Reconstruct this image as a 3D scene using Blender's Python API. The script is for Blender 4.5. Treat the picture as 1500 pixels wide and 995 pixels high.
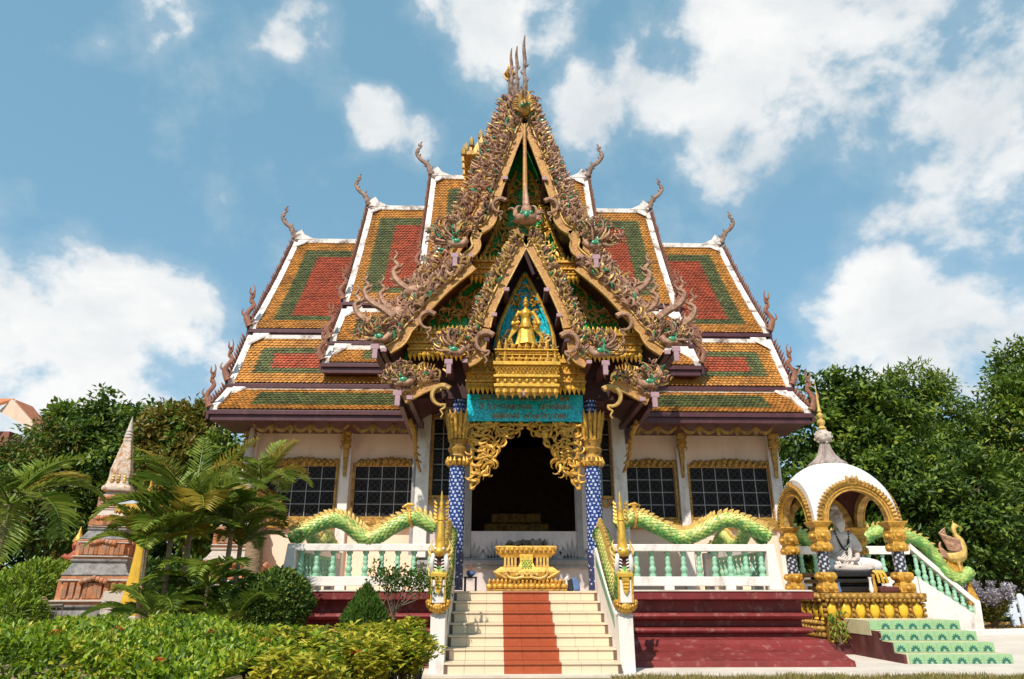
import bpy, bmesh, math, random
import numpy as np
from mathutils import Vector, Matrix
random.seed(7); rng = np.random.default_rng(7)
for o in list(bpy.data.objects): bpy.data.objects.remove(o)
SC = bpy.context.scene
COL = SC.collection
PI = math.pi
R = math.radians

# ------------------------------------------------------------ camera
F, CX, CY, HE = 1000., 750., 497.5, 1.22
PIT = R(20.0)
YAW = math.atan((CX - 723.) * math.cos(PIT) / F)
cp, sp, cy_, sy_ = math.cos(PIT), math.sin(PIT), math.cos(YAW), math.sin(YAW)
FW = (sy_*cp, cy_*cp, sp); RT = (cy_, -sy_, 0); UP = (-sy_*sp, -cy_*sp, cp)
cam = bpy.data.cameras.new('camera'); camo = bpy.data.objects.new('camera', cam); COL.objects.link(camo)
cam.sensor_width = 36; cam.lens = 36*F/1500.; cam.clip_end = 3000; cam.clip_start = .05
camo.location = (0, 0, HE); camo.rotation_euler = (PI/2 + PIT, 0, -YAW)
SC.camera = camo
SC.render.resolution_x, SC.render.resolution_y = 1024, 679

def ray(px, py):
    a = (px-CX)/F; b = (CY-py)/F
    return [FW[i] + a*RT[i] + b*UP[i] for i in range(3)]
def P(px, py, Y):                       # pixel -> point on the plane y = Y
    r = ray(px, py); t = Y/r[1]; return Vector((r[0]*t, Y, HE + r[2]*t))
def G(px, py, z=0.):                    # pixel -> point on a level z
    r = ray(px, py); t = (z-HE)/r[2]; return Vector((r[0]*t, r[1]*t, z))

# ------------------------------------------------------------ sky and sun
SUN_EL, SUN_AZ = R(49), R(-24)           # azimuth seen from the temple front: sun stands behind the camera, to its left
w = bpy.data.worlds.new('World'); SC.world = w; w.use_nodes = True
nt = w.node_tree; N = nt.nodes; L = nt.links
for n in list(N): N.remove(n)
out = N.new('ShaderNodeOutputWorld'); bg = N.new('ShaderNodeBackground'); L.new(bg.outputs[0], out.inputs[0])
sky = N.new('ShaderNodeTexSky'); sky.sky_type = 'NISHITA'; sky.sun_disc = False
sky.sun_elevation = SUN_EL; sky.sun_rotation = PI + SUN_AZ*-1 - 2*(-SUN_AZ)
sky.air_density = 1.0; sky.dust_density = .4; sky.ozone_density = 1.5
bg.inputs[1].default_value = 0.125
tint = N.new('ShaderNodeMix'); tint.data_type = 'RGBA'; tint.inputs[0].default_value = .62
L.new(sky.outputs[0], tint.inputs[6]); tint.inputs[7].default_value = (1.25, 2.75, 3.55, 1)
tc = N.new('ShaderNodeTexCoord')
def wmath(op, a, b=None, c=None):
    n = N.new('ShaderNodeMath'); n.operation = op
    for i, x in enumerate((a, b, c)):
        if x is None: continue
        if isinstance(x, (int, float)): n.inputs[i].default_value = x
        else: L.new(x, n.inputs[i])
    return n.outputs[0]
def wnoise(scale, detail, rough, vec, dist=0.):
    n = N.new('ShaderNodeTexNoise'); n.inputs['Scale'].default_value = scale; n.inputs['Detail'].default_value = detail
    n.inputs['Roughness'].default_value = rough; n.inputs['Distortion'].default_value = dist
    L.new(vec, n.inputs['Vector']); return n.outputs[0]
mp = N.new('ShaderNodeMapping'); mp.inputs['Scale'].default_value = (1, 1, 1.15); L.new(tc.outputs['Generated'], mp.inputs[0])
CLOUDS = [(1010,130,130,1),(1150,70,190,1),(1330,60,190,1),(1450,150,150,.9),(1110,220,130,.8),(1230,310,70,.55),
 (690,20,95,.9),(800,8,70,.6),(555,172,44,.9),(605,205,40,.8),(450,55,50,.42),(240,2,50,.45),(50,430,120,1.1),(170,440,90,1),
 (275,480,80,1),(90,530,170,1.15),(240,560,140,1.05),(150,600,160,1),(5,300,50,1),(1235,455,75,1),(1290,500,120,1.1),(1400,540,130,1.1),
 (1390,250,60,.55),(1420,320,75,.6),(205,370,40,.5),(890,170,80,.9),(1240,170,150,.75),(1000,290,120,.5),(1480,30,150,.9)]
acc = None
for px, py, rad, wt in CLOUDS:
    d = Vector(ray(px, py)).normalized(); k = Vector(ray(px, py)).length
    ang = rad/1000./k
    dp = N.new('ShaderNodeVectorMath'); dp.operation = 'DOT_PRODUCT'; L.new(tc.outputs['Generated'], dp.inputs[0]); dp.inputs[1].default_value = d
    mr = N.new('ShaderNodeMapRange'); mr.interpolation_type = 'SMOOTHSTEP'; L.new(dp.outputs['Value'], mr.inputs[0])
    mr.inputs[1].default_value = math.cos(ang*1.5); mr.inputs[2].default_value = math.cos(ang*.25); mr.inputs[4].default_value = wt
    acc = mr.outputs[0] if acc is None else wmath('MAXIMUM', acc, mr.outputs[0])
n1 = wnoise(6.5, 14, .56, mp.outputs[0], .1)
n2 = wnoise(2.2, 3, .5, mp.outputs[0])
den = wmath('ADD', wmath('MULTIPLY', acc, .30), wmath('ADD', wmath('MULTIPLY', n1, 1.25), wmath('MULTIPLY', n2, .15)))
mr = N.new('ShaderNodeMapRange'); mr.interpolation_type = 'SMOOTHSTEP'; L.new(den, mr.inputs[0])
mr.inputs[1].default_value = .83; mr.inputs[2].default_value = 1.02
mp2 = N.new('ShaderNodeMapping'); mp2.inputs['Scale'].default_value = (1, 1, 1.7); mp2.inputs['Location'].default_value = (.02, 0, .055); L.new(tc.outputs['Generated'], mp2.inputs[0])
n3 = wnoise(5.5, 6, .55, mp2.outputs[0], .2)
mr3 = N.new('ShaderNodeMapRange'); L.new(n3, mr3.inputs[0]); mr3.inputs[1].default_value = .38; mr3.inputs[2].default_value = .66
cc = N.new('ShaderNodeMix'); cc.data_type = 'RGBA'; L.new(mr3.outputs[0], cc.inputs[0])
cc.inputs[6].default_value = (5.5, 5.5, 5.45, 1); cc.inputs[7].default_value = (3.9, 4.2, 4.4, 1)
mx = N.new('ShaderNodeMix'); mx.data_type = 'RGBA'
mrs = N.new('ShaderNodeMapRange'); mrs.interpolation_type = 'SMOOTHSTEP'; L.new(den, mrs.inputs[0]); mrs.inputs[1].default_value = .70; mrs.inputs[2].default_value = 1.0; mrs.inputs[4].default_value = .26
L.new(wmath('MULTIPLY', wmath('MAXIMUM', mr.outputs[0], mrs.outputs[0]), .97), mx.inputs[0]); L.new(tint.outputs[2], mx.inputs[6]); L.new(cc.outputs[2], mx.inputs[7])
L.new(mx.outputs[2], bg.inputs[0])
sl = bpy.data.lights.new('sun', 'SUN'); sl.energy = 3.6; sl.angle = R(.53); sl.color = (1, .94, .84)
so = bpy.data.objects.new('sun', sl); COL.objects.link(so)
sdir = Vector((math.sin(SUN_AZ)*math.cos(SUN_EL), -math.cos(SUN_AZ)*math.cos(SUN_EL), math.sin(SUN_EL)))   # towards the sun
so.rotation_euler = sdir.to_track_quat('Z', 'Y').to_euler(); so.location = (-8, -15, 30)
sky.sun_rotation = math.atan2(sdir.x, sdir.y)
SC.view_settings.view_transform = 'Standard'; SC.view_settings.look = 'None'; SC.view_settings.gamma = 1
SC.view_settings.exposure = 0.52

# ------------------------------------------------------------ materials
MATS = {}
def mat(name, col, rough=.65, metal=0., var=.18, scale=5., bump=.15, bscale=40., dirt=None, dscale=2.5, dth=(.5, .7), streak=1., spec=.4, trans=0., island=0.):
    m = bpy.data.materials.new(name); m.use_nodes = True; MATS[name] = m
    nt = m.node_tree; N = nt.nodes; L = nt.links; b = N['Principled BSDF']
    b.inputs['Roughness'].default_value = rough; b.inputs['Metallic'].default_value = metal
    b.inputs['Specular IOR Level'].default_value = spec
    tc = N.new('ShaderNodeTexCoord')
    mp = N.new('ShaderNodeMapping'); L.new(tc.outputs['Object'], mp.inputs[0]); mp.inputs['Scale'].default_value = (1, 1, streak)
    n = N.new('ShaderNodeTexNoise'); n.inputs['Scale'].default_value = scale; n.inputs['Detail'].default_value = 6; n.inputs['Roughness'].default_value = .65
    L.new(mp.outputs[0], n.inputs['Vector'])
    r = N.new('ShaderNodeValToRGB'); L.new(n.outputs[0], r.inputs[0])
    r.color_ramp.elements[0].position = .3; r.color_ramp.elements[1].position = .7
    c0 = [max(0, c*(1-var)) for c in col]; c1 = [min(1, c*(1+var)) for c in col]
    r.color_ramp.elements[0].color = (*c0, 1); r.color_ramp.elements[1].color = (*c1, 1)
    cout = r.outputs[0]
    if dirt:
        n2 = N.new('ShaderNodeTexNoise'); n2.inputs['Scale'].default_value = dscale; n2.inputs['Detail'].default_value = 10; n2.inputs['Roughness'].default_value = .72
        L.new(mp.outputs[0], n2.inputs['Vector'])
        mr = N.new('ShaderNodeMapRange'); L.new(n2.outputs[0], mr.inputs[0]); mr.inputs[1].default_value = dth[0]; mr.inputs[2].default_value = dth[1]
        mx = N.new('ShaderNodeMix'); mx.data_type = 'RGBA'; L.new(mr.outputs[0], mx.inputs[0]); L.new(cout, mx.inputs[6]); mx.inputs[7].default_value = (*dirt, 1)
        cout = mx.outputs[2]
    if island:
        g = N.new('ShaderNodeNewGeometry'); mr = N.new('ShaderNodeMapRange'); L.new(g.outputs['Random Per Island'], mr.inputs[0]); mr.inputs[3].default_value = 1-island; mr.inputs[4].default_value = 1+island
        hs = N.new('ShaderNodeHueSaturation'); L.new(cout, hs.inputs['Color']); L.new(mr.outputs[0], hs.inputs['Value']); cout = hs.outputs[0]
        mr2 = N.new('ShaderNodeMapRange'); L.new(g.outputs['Random Per Island'], mr2.inputs[0]); mr2.inputs[3].default_value = rough+.15; mr2.inputs[4].default_value = rough-.2; L.new(mr2.outputs[0], b.inputs['Roughness'])
    L.new(cout, b.inputs['Base Color'])
    if bump:
        n3 = N.new('ShaderNodeTexNoise'); n3.inputs['Scale'].default_value = bscale; n3.inputs['Detail'].default_value = 4
        L.new(tc.outputs['Object'], n3.inputs['Vector'])
        bp = N.new('ShaderNodeBump'); bp.inputs['Strength'].default_value = bump; bp.inputs['Distance'].default_value = .02
        L.new(n3.outputs[0], bp.inputs['Height']); L.new(bp.outputs[0], b.inputs['Normal'])
    return m
def leafmat(name, c0, c1, rough=.45, trans=.35):
    m = bpy.data.materials.new(name); m.use_nodes = True; MATS[name] = m
    nt = m.node_tree; N = nt.nodes; L = nt.links; b = N['Principled BSDF']
    b.inputs['Roughness'].default_value = rough; b.inputs['Specular IOR Level'].default_value = .35
    g = N.new('ShaderNodeNewGeometry')
    mx = N.new('ShaderNodeMix'); mx.data_type = 'RGBA'; L.new(g.outputs['Random Per Island'], mx.inputs[0])
    mx.inputs[6].default_value = (*c0, 1); mx.inputs[7].default_value = (*c1, 1)
    L.new(mx.outputs[2], b.inputs['Base Color'])
    tr = N.new('ShaderNodeBsdfTranslucent'); L.new(mx.outputs[2], tr.inputs[0])
    ms = N.new('ShaderNodeMixShader'); ms.inputs[0].default_value = trans
    o = N['Material Output']; L.new(b.outputs[0], ms.inputs[1]); L.new(tr.outputs[0], ms.inputs[2]); L.new(ms.outputs[0], o.inputs[0])
    return m
def mosaic(name, cols, scale=30., rough=.25, metal=0.):
    """glittering small glass tesserae of mixed tone"""
    m = bpy.data.materials.new(name); m.use_nodes = True; MATS[name] = m
    nt = m.node_tree; N = nt.nodes; L = nt.links; b = N['Principled BSDF']
    tc = N.new('ShaderNodeTexCoord'); v = N.new('ShaderNodeTexVoronoi'); v.inputs['Scale'].default_value = scale
    L.new(tc.outputs['Object'], v.inputs['Vector'])
    r = N.new('ShaderNodeValToRGB'); r.color_ramp.interpolation = 'CONSTANT'
    sepc = N.new('ShaderNodeSeparateColor'); L.new(v.outputs['Color'], sepc.inputs[0]); L.new(sepc.outputs[0], r.inputs[0])
    while len(r.color_ramp.elements) < len(cols): r.color_ramp.elements.new(.5)
    for i, c in enumerate(cols):
        r.color_ramp.elements[i].position = i/len(cols); r.color_ramp.elements[i].color = (*c, 1)
    L.new(r.outputs[0], b.inputs['Base Color']); b.inputs['Roughness'].default_value = rough; b.inputs['Metallic'].default_value = metal
    bp = N.new('ShaderNodeBump'); bp.inputs['Strength'].default_value = .5; bp.inputs['Distance'].default_value = .01
    L.new(sepc.outputs[1], bp.inputs['Height']); L.new(bp.outputs[0], b.inputs['Normal'])
    return m
GRIME = (.10, .075, .06)
mat('white', (.80, .72, .66), .7, var=.07, dirt=(.27, .21, .17), dscale=3.0, dth=(.52, .80), streak=.45)
mat('ridge_plaster', (.76, .70, .65), .8, var=.12, dirt=(.17, .10, .07), dscale=2.6, dth=(.49, .64), streak=.8, bump=.5, bscale=18)
mat('wall_cream', (.86, .63, .48), .8, var=.05, scale=1.5, dirt=(.55, .38, .28), dscale=1.3, dth=(.5, .85), streak=.35, bump=.1)
mat('wall_grey', (.34, .31, .30), .8, var=.2, scale=4)
mat('wall_white', (.66, .56, .54), .75, var=.08, dirt=(.4, .33, .3), dscale=2, dth=(.5, .8))
mat('plum', (.085, .028, .035), .45, var=.25, scale=3, dirt=(.16, .08, .08), dscale=5, dth=(.55, .8), streak=.3)
mat('plum_light', (.40, .24, .27), .6, var=.12, scale=8)
mat('plum_dark', (.045, .015, .014), .7, var=.3, scale=3)
mat('gold', (.66, .36, .06), .42, .3, var=.25, scale=10, bump=.4, bscale=60, dirt=(.15, .065, .015), dscale=9, dth=(.48, .72))
mat('gold_bright', (.72, .42, .06), .40, .35, var=.22, scale=9, bump=.3, bscale=50, dirt=(.26, .12, .02), dscale=8, dth=(.5, .75))
mat('gold_old', (.46, .25, .05), .5, .25, var=.3, scale=12, bump=.6, bscale=45, dirt=(.09, .045, .02), dscale=9, dth=(.48, .66))
mat('ochre_board', (.50, .25, .07), .5, .1, var=.25, scale=14, bump=.6, bscale=35, dirt=(.28, .10, .06), dscale=8, dth=(.5, .7))
mat('carving', (.44, .245, .155), .65, .05, var=.35, scale=9, bump=.5, bscale=50, dirt=(.17, .07, .04), dscale=8, dth=(.47, .66), island=.25)
mat('carving_gold', (.58, .36, .11), .5, .2, var=.3, scale=8, bump=.5, bscale=50, dirt=(.20, .09, .04), dscale=6, dth=(.5, .68), island=.25)
mat('carving_dark', (.26, .13, .08), .65, .05, var=.35, scale=9, bump=.5, bscale=50, dirt=(.09, .04, .03), dscale=8, dth=(.45, .65), island=.2)
mat('finial', (.30, .19, .14), .7, .05, var=.35, scale=6, bump=.5, bscale=40, dirt=(.10, .05, .04), dscale=5, dth=(.45, .65))
mat('finial_red', (.26, .10, .07), .65, .05, var=.4, scale=8, bump=.5, bscale=40, dirt=(.30, .17, .07), dscale=9, dth=(.5, .65))
mat('tile_yellow', (.50, .22, .045), .5, var=.22, scale=2.2, bump=.25, bscale=30, dirt=(.26, .105, .028), dscale=1.3, dth=(.48, .72), streak=.6, island=.28)
mat('tile_green', (.115, .125, .045), .5, var=.3, scale=2.5, bump=.25, bscale=30, dirt=(.045, .05, .028), dscale=1.6, dth=(.5, .75), island=.35)
mat('tile_red', (.36, .072, .030), .55, var=.2, scale=2.2, bump=.25, bscale=30, dirt=(.22, .06, .03), dscale=1.4, dth=(.5, .75), island=.28)
mosaic('green_glass', [(.01, .32, .06), (.02, .46, .09), (.04, .60, .14), (.01, .22, .05)], 45)
mosaic('teal_glass', [(.0, .38, .48), (.005, .50, .62), (.02, .62, .72), (.0, .24, .34), (.01, .56, .66)], 40)
mosaic('cheek_green', [(.02, .22, .10), (.04, .30, .14), (.10, .38, .20), (.01, .12, .06)], 60)
mat('blue_tile', (.020, .038, .17), .2, var=.35, scale=20, bump=.1, island=.4)
mat('pale_tile', (.46, .50, .62), .22, var=.25, scale=20, bump=.1, island=.4)
mat('dark_tile', (.06, .05, .05), .25, var=.5, scale=20, bump=.2)
mat('red_paint', (.19, .023, .021), .55, var=.25, scale=2, dirt=(.40, .19, .16), dscale=6, dth=(.54, .76), bump=.3, streak=.7)
mat('cream_tile', (.74, .59, .41), .4, var=.07, scale=3, dirt=(.38, .27, .18), dscale=4, dth=(.52, .82), bump=.08, island=.06)
mat('red_tile', (.40, .085, .030), .4, var=.14, scale=6, dirt=(.45, .19, .12), dscale=7, dth=(.52, .85), bump=.08, island=.12)
mat('grout', (.16, .10, .07), .85, var=.2)
mat('mint', (.30, .54, .36), .45, var=.15, scale=8, dirt=(.13, .22, .14), dscale=9, dth=(.58, .8))
mat('mint_dark', (.12, .30, .20), .5, var=.25, scale=8)
mat('scale_green', (.32, .45, .11), .4, var=.35, scale=7, bump=.2, dirt=(.42, .42, .16), dscale=9, dth=(.55, .7), island=.2)
mat('scale_yellow', (.60, .56, .17), .4, var=.25, scale=7, bump=.2, island=.15)
mat('scale_deep', (.12, .30, .07), .4, var=.35, scale=6, bump=.2, island=.2)
mat('crest_gold', (.66, .43, .12), .5, .1, var=.25, scale=12, bump=.4, bscale=50, dirt=(.30, .15, .05), dscale=8, dth=(.5, .72))
mat('mouth', (.10, .025, .02), .6, var=.3)
mat('glass_dark', (.008, .008, .009), .35, var=.3, bump=0, spec=.12)
mat('lattice', (.07, .06, .055), .6, var=.3)
mat('bar_grey', (.33, .32, .31), .5, .2, var=.15)
mat('interior', (.24, .14, .10), .6, var=.3)
mat('stone_grey', (.27, .25, .24), .9, var=.3, scale=5, bump=.6, bscale=25, dirt=(.07, .06, .055), dscale=3.5, dth=(.48, .68))
mat('stone_pale', (.56, .47, .40), .85, var=.2, scale=5, bump=.5, bscale=25, dirt=(.18, .14, .12), dscale=5, dth=(.5, .72))
mat('brick_orange', (.50, .19, .08), .8, var=.3, scale=6, bump=.5, bscale=30, dirt=(.34, .25, .19), dscale=4.5, dth=(.48, .66), island=.15)
mat('chedi_stucco', (.60, .48, .38), .8, var=.25, scale=7, bump=.7, bscale=22, dirt=(.46, .20, .075), dscale=9, dth=(.50, .60))
mat('cloth_gold', (.62, .36, .03), .6, var=.2, scale=5)
mat('canopy_grey', (.34, .36, .38), .5, var=.12)
mat('statue_white', (.78, .73, .69), .6, var=.1, scale=6, dirt=(.36, .31, .28), dscale=5, dth=(.52, .8), bump=.1)
mat('statue_skin', (.56, .48, .43), .6, var=.12, scale=6, bump=.1)
mat('beads', (.03, .025, .022), .4, var=.3)
mat('lacquer_black', (.018, .014, .013), .35, var=.4)
mat('dome_white', (.83, .79, .76), .55, var=.05, dirt=(.5, .42, .37), dscale=2.6, dth=(.6, .85), bump=.25, bscale=30)
mat('lead_ridge', (.34, .27, .24), .7, var=.35, scale=6, bump=.4, bscale=25, dirt=(.14, .09, .08), dscale=5, dth=(.5, .7), streak=.25)
mat('maroon', (.10, .022, .022), .6, var=.35, scale=3, dirt=(.17, .08, .07), dscale=3, dth=(.5, .72), streak=.4, bump=.3)
mat('lotus_yellow', (.75, .44, .03), .4, .1, var=.2, scale=8, bump=.3, bscale=40)
mat('green_step', (.30, .47, .24), .3, var=.16, scale=4, dirt=(.44, .42, .26), dscale=3, dth=(.56, .85), bump=.08)
mat('motif_dark', (.03, .15, .11), .3, var=.3)
mat('motif_pale', (.36, .50, .42), .3, var=.1)
mat('step_pale', (.62, .55, .34), .45, var=.15, scale=4)
mat('concrete', (.66, .57, .48), .9, var=.1, scale=1.5, dirt=(.44, .36, .28), dscale=1.1, dth=(.5, .8), bump=.2)
mat('earth', (.30, .20, .11), .95, var=.3, scale=1.2, dirt=(.16, .14, .05), dscale=.5, dth=(.4, .65), bump=.6, bscale=12)
mat('leaf_litter', (.30, .19, .11), .95, var=.4, scale=6, bump=.8, bscale=20)
mat('bark', (.16, .11, .075), .9, var=.35, scale=9, bump=.8, bscale=30, streak=.3)
mat('palm_bark', (.30, .20, .12), .85, var=.3, scale=9, bump=.6, bscale=25, streak=3)
mat('roof_clay', (.50, .17, .07), .7, var=.2)
mat('house_wall', (.28, .11, .07), .8, var=.15)
mat('fence_white', (.66, .70, .76), .6, var=.06)
mat('fence_dark', (.17, .15, .12), .7, var=.3)
mat('cloth_blue', (.10, .17, .34), .7, var=.25)
mat('statue_red', (.36, .07, .03), .5, var=.25)
mat('black_cloth', (.02, .018, .018), .8, var=.4)
leafmat('leaf_mid', (.065, .125, .014), (.17, .25, .03))
leafmat('leaf_dark', (.026, .062, .010), (.075, .13, .020))
leafmat('leaf_light', (.15, .22, .02), (.32, .37, .045))
leafmat('leaf_olive', (.14, .115, .014), (.27, .20, .035))
leafmat('hedge_leaf', (.12, .23, .008), (.36, .46, .03), .35)
leafmat('hedge_yellow', (.36, .36, .02), (.68, .58, .08), .35)
leafmat('leaf_cypress', (.04, .11, .012), (.12, .22, .03))
leafmat('palm_green', (.13, .21, .02), (.32, .38, .06), .35)
leafmat('palm_dry', (.30, .15, .04), (.42, .25, .07), .6)
leafmat('palm_yellow', (.34, .28, .04), (.50, .38, .06), .45)
leafmat('grass_dry', (.24, .19, .05), (.40, .30, .10), .7, .2)
leafmat('petal_orange', (.55, .08, .02), (.70, .20, .05), .5)
leafmat('shrub_grey', (.25, .21, .23), (.42, .38, .42), .7, .2)

# ------------------------------------------------------------ mesh builder
ORG = {}
class MB:
    def __init__(s): s.v = []; s.f = []; s.m = []
    def add(s, vs, fs, mi=0):
        b = len(s.v); s.v += [tuple(p) for p in vs]
        for q in fs: s.f.append(tuple(i+b for i in q)); s.m.append(mi)
    def box(s, x0, x1, y0, y1, z0, z1, mi=0):
        s.add([(x0,y0,z0),(x1,y0,z0),(x1,y1,z0),(x0,y1,z0),(x0,y0,z1),(x1,y0,z1),(x1,y1,z1),(x0,y1,z1)],
              [(0,3,2,1),(4,5,6,7),(0,1,5,4),(1,2,6,5),(2,3,7,6),(3,0,4,7)], mi)
    def prism(s, pts, vec, mi=0):
        n = len(pts); vec = Vector(vec); a = [Vector(p) for p in pts]; b = [p+vec for p in a]
        s.add(a+b, [tuple(range(n)), tuple(range(2*n-1, n-1, -1))] + [(i, i+n, (i+1) % n+n, (i+1) % n) for i in range(n)], mi)
    def strip(s, prof, vec, mi=0):          # open polyline swept by vec (a sheet)
        n = len(prof); vec = Vector(vec); a = [Vector(p) for p in prof]
        s.add(a+[p+vec for p in a], [(i, i+1, i+1+n, i+n) for i in range(n-1)], mi)
    def tube(s, path, r, n=6, mi=0, flat=None):
        path = [Vector(p) for p in path]; k = len(path)
        if not hasattr(r, '__len__'): r = [r]*k
        vs = []; up = None
        for i, p in enumerate(path):
            t = (path[min(i+1, k-1)]-path[max(i-1, 0)])
            t = t.normalized() if t.length > 1e-9 else Vector((0, 0, 1))
            if up is None: up = Vector((0, 1, 0)) if abs(t.y) < .9 else Vector((1, 0, 0))
            a = (up - t*up.dot(t))
            a = a.normalized() if a.length > 1e-6 else t.orthogonal().normalized()
            up = a; b = t.cross(a)
            fa = flat or 1.
            for j in range(n):
                th = 2*PI*j/n; vs.append(p + a*(math.cos(th)*r[i]*fa) + b*(math.sin(th)*r[i]))
        fs = [(i*n+j, i*n+(j+1) % n, (i+1)*n+(j+1) % n, (i+1)*n+j) for i in range(k-1) for j in range(n)]
        fs += [tuple(range(n-1, -1, -1)), tuple(range((k-1)*n, k*n))]
        s.add(vs, fs, mi)
    def lathe(s, prof, c, n=12, mi=0, square=False, sx=1., sy=1., mfun=None):
        k = len(prof); vs = []
        if square: n = 4
        q = math.sqrt(2) if square else 1.
        o = PI/4 if square else 0
        for r_, z in prof:
            for j in range(n):
                th = 2*PI*j/n+o; vs.append((c[0]+r_*q*math.cos(th)*sx, c[1]+r_*q*math.sin(th)*sy, c[2]+z))
        b = len(s.v); s.v += vs
        for i in range(k-1):
            for j in range(n):
                s.f.append((b+i*n+j, b+i*n+(j+1) % n, b+(i+1)*n+(j+1) % n, b+(i+1)*n+j)); s.m.append(mfun(i, j) if mfun else mi)
        s.f.append(tuple(b+j for j in range(n-1, -1, -1))); s.m.append(mi)
        s.f.append(tuple(b+(k-1)*n+j for j in range(n))); s.m.append(mi)
    def ell(s, c, r, nu=10, nv=7, mi=0, rot=None):
        if not hasattr(r, '__len__'): r = (r, r, r)
        vs = []
        for i in range(nv+1):
            ph = PI*i/nv
            for j in range(nu):
                th = 2*PI*j/nu; p = Vector((r[0]*math.sin(ph)*math.cos(th), r[1]*math.sin(ph)*math.sin(th), r[2]*math.cos(ph)))
                if rot: p = rot @ p
                vs.append((c[0]+p.x, c[1]+p.y, c[2]+p.z))
        s.add(vs, [(i*nu+j, (i+1)*nu+j, (i+1)*nu+(j+1) % nu, i*nu+(j+1) % nu) for i in range(nv) for j in range(nu)], mi)
    def mesh(s, name, mats, org=(0, 0, 0), smooth=False, ang=42):
        me = bpy.data.meshes.new(name)
        ox, oy, oz = org
        me.from_pydata([(x-ox, y-oy, z-oz) for x, y, z in s.v], [], s.f)
        for mname in (mats if isinstance(mats, (list, tuple)) else [mats]): me.materials.append(MATS[mname])
        me.polygons.foreach_set('material_index', s.m)
        if smooth:
            me.polygons.foreach_set('use_smooth', [True]*len(me.polygons)); me.set_sharp_from_angle(angle=R(ang))
        me.update(); return me
    def build(s, name, mats, parent=None, smooth=False, bevel=0., kind=None, fix=False, remesh=0.):
        org = ORG[parent.name] if parent else (0, 0, 0)
        me = s.mesh(name, mats, org, smooth)
        if fix:
            bm = bmesh.new(); bm.from_mesh(me); bmesh.ops.recalc_face_normals(bm, faces=bm.faces); bm.to_mesh(me); bm.free()
        o = bpy.data.objects.new(name, me); COL.objects.link(o)
        if parent: o.parent = parent
        ORG[o.name] = org
        if kind: o['kind'] = kind
        if remesh:
            md = o.modifiers.new('remesh', 'REMESH'); md.mode = 'VOXEL'; md.voxel_size = remesh; md.use_smooth_shade = True
            md = o.modifiers.new('smooth', 'SMOOTH'); md.factor = .5; md.iterations = 4
        if bevel:
            md = o.modifiers.new('bevel', 'BEVEL'); md.width = bevel; md.segments = 2; md.limit_method = 'ANGLE'; md.angle_limit = R(40)
        return o
def thing(name, label, cat, loc=(0, 0, 0), group=None):
    o = bpy.data.objects.new(name, None); COL.objects.link(o); o.location = loc; o.empty_display_size = .2
    o['label'] = label; o['category'] = cat
    if group: o['group'] = group
    ORG[o.name] = tuple(loc); return o
def tag(o, label, cat, group=None):
    o['label'] = label; o['category'] = cat
    if group: o['group'] = group
    return o
def struct(o): o['kind'] = 'structure'; return o
def put(me, name, parent, loc=(0, 0, 0), rz=0., sc=None):
    """place a copy that shares mesh data; loc in world space"""
    o = bpy.data.objects.new(name, me); COL.objects.link(o); o.parent = parent
    org = ORG[parent.name]; o.location = (loc[0]-org[0], loc[1]-org[1], loc[2]-org[2]); o.rotation_euler = (0, 0, rz)
    if sc: o.scale = sc
    ORG[o.name] = tuple(loc); return o
def rebase(o, loc):
    """move a mesh object's origin to its base, keeping it in place"""
    d = Vector(loc)
    o.data.transform(Matrix.Translation(-d)); o.location = d; ORG[o.name] = tuple(loc); return o
def bez(pts, n=8):                         # Catmull-Rom through points
    pts = [Vector(p) for p in pts]; out = []
    for i in range(len(pts)-1):
        p0 = pts[max(i-1, 0)]; p1 = pts[i]; p2 = pts[i+1]; p3 = pts[min(i+2, len(pts)-1)]
        for k in range(n):
            t = k/n
            out.append(.5*((2*p1)+(p2-p0)*t+(2*p0-5*p1+4*p2-p3)*t*t+(3*p1-p0-3*p2+p3)*t**3))
    out.append(pts[-1]); return out
def taper(n, r0, r1, power=1.): return [r0+(r1-r0)*(i/(n-1))**power for i in range(n)]

# ------------------------------------------------------------ ground
m = MB(); m.add([(-400,-60,-.02),(400,-60,-.02),(400,900,-.02),(-400,900,-.02)], [(0,1,2,3)]); struct(m.build('ground', 'earth'))
m = MB(); m.box(-2.2, 9.6, 11.08, 12.6, -.1, .012); m.box(6.0, 17.0, 12.6, 17.2, -.1, .012); m.box(9.6, 13, 11.5, 12.6, -.1, .012)
struct(m.build('pavement', 'concrete'))
m = MB(); m.prism([(9.6, 17.2, -.05), (17, 17.2, -.05), (26, 21.5, -.05), (14, 24.5, -.05)], (0, 0, .07)); struct(m.build('path', 'concrete', fix=True))
m = MB(); m.prism([(11.5, 19.3, -.05), (40, 27.5, -.05), (40, 27.8, -.05), (11.5, 19.6, -.05)], (0, 0, .2)); struct(m.build('kerb', 'white', bevel=.02, fix=True))
m = MB(); m.add([(11, 19.7, .03), (60, 33, .03), (60, 60, .3), (11, 60, .3)], [(0, 1, 2, 3)]); struct(m.build('leaf_litter_bank', 'leaf_litter'))

XC, ZP, YL = .60, 1.16, 13.6          # stair axis, terrace level, landing edge
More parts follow.
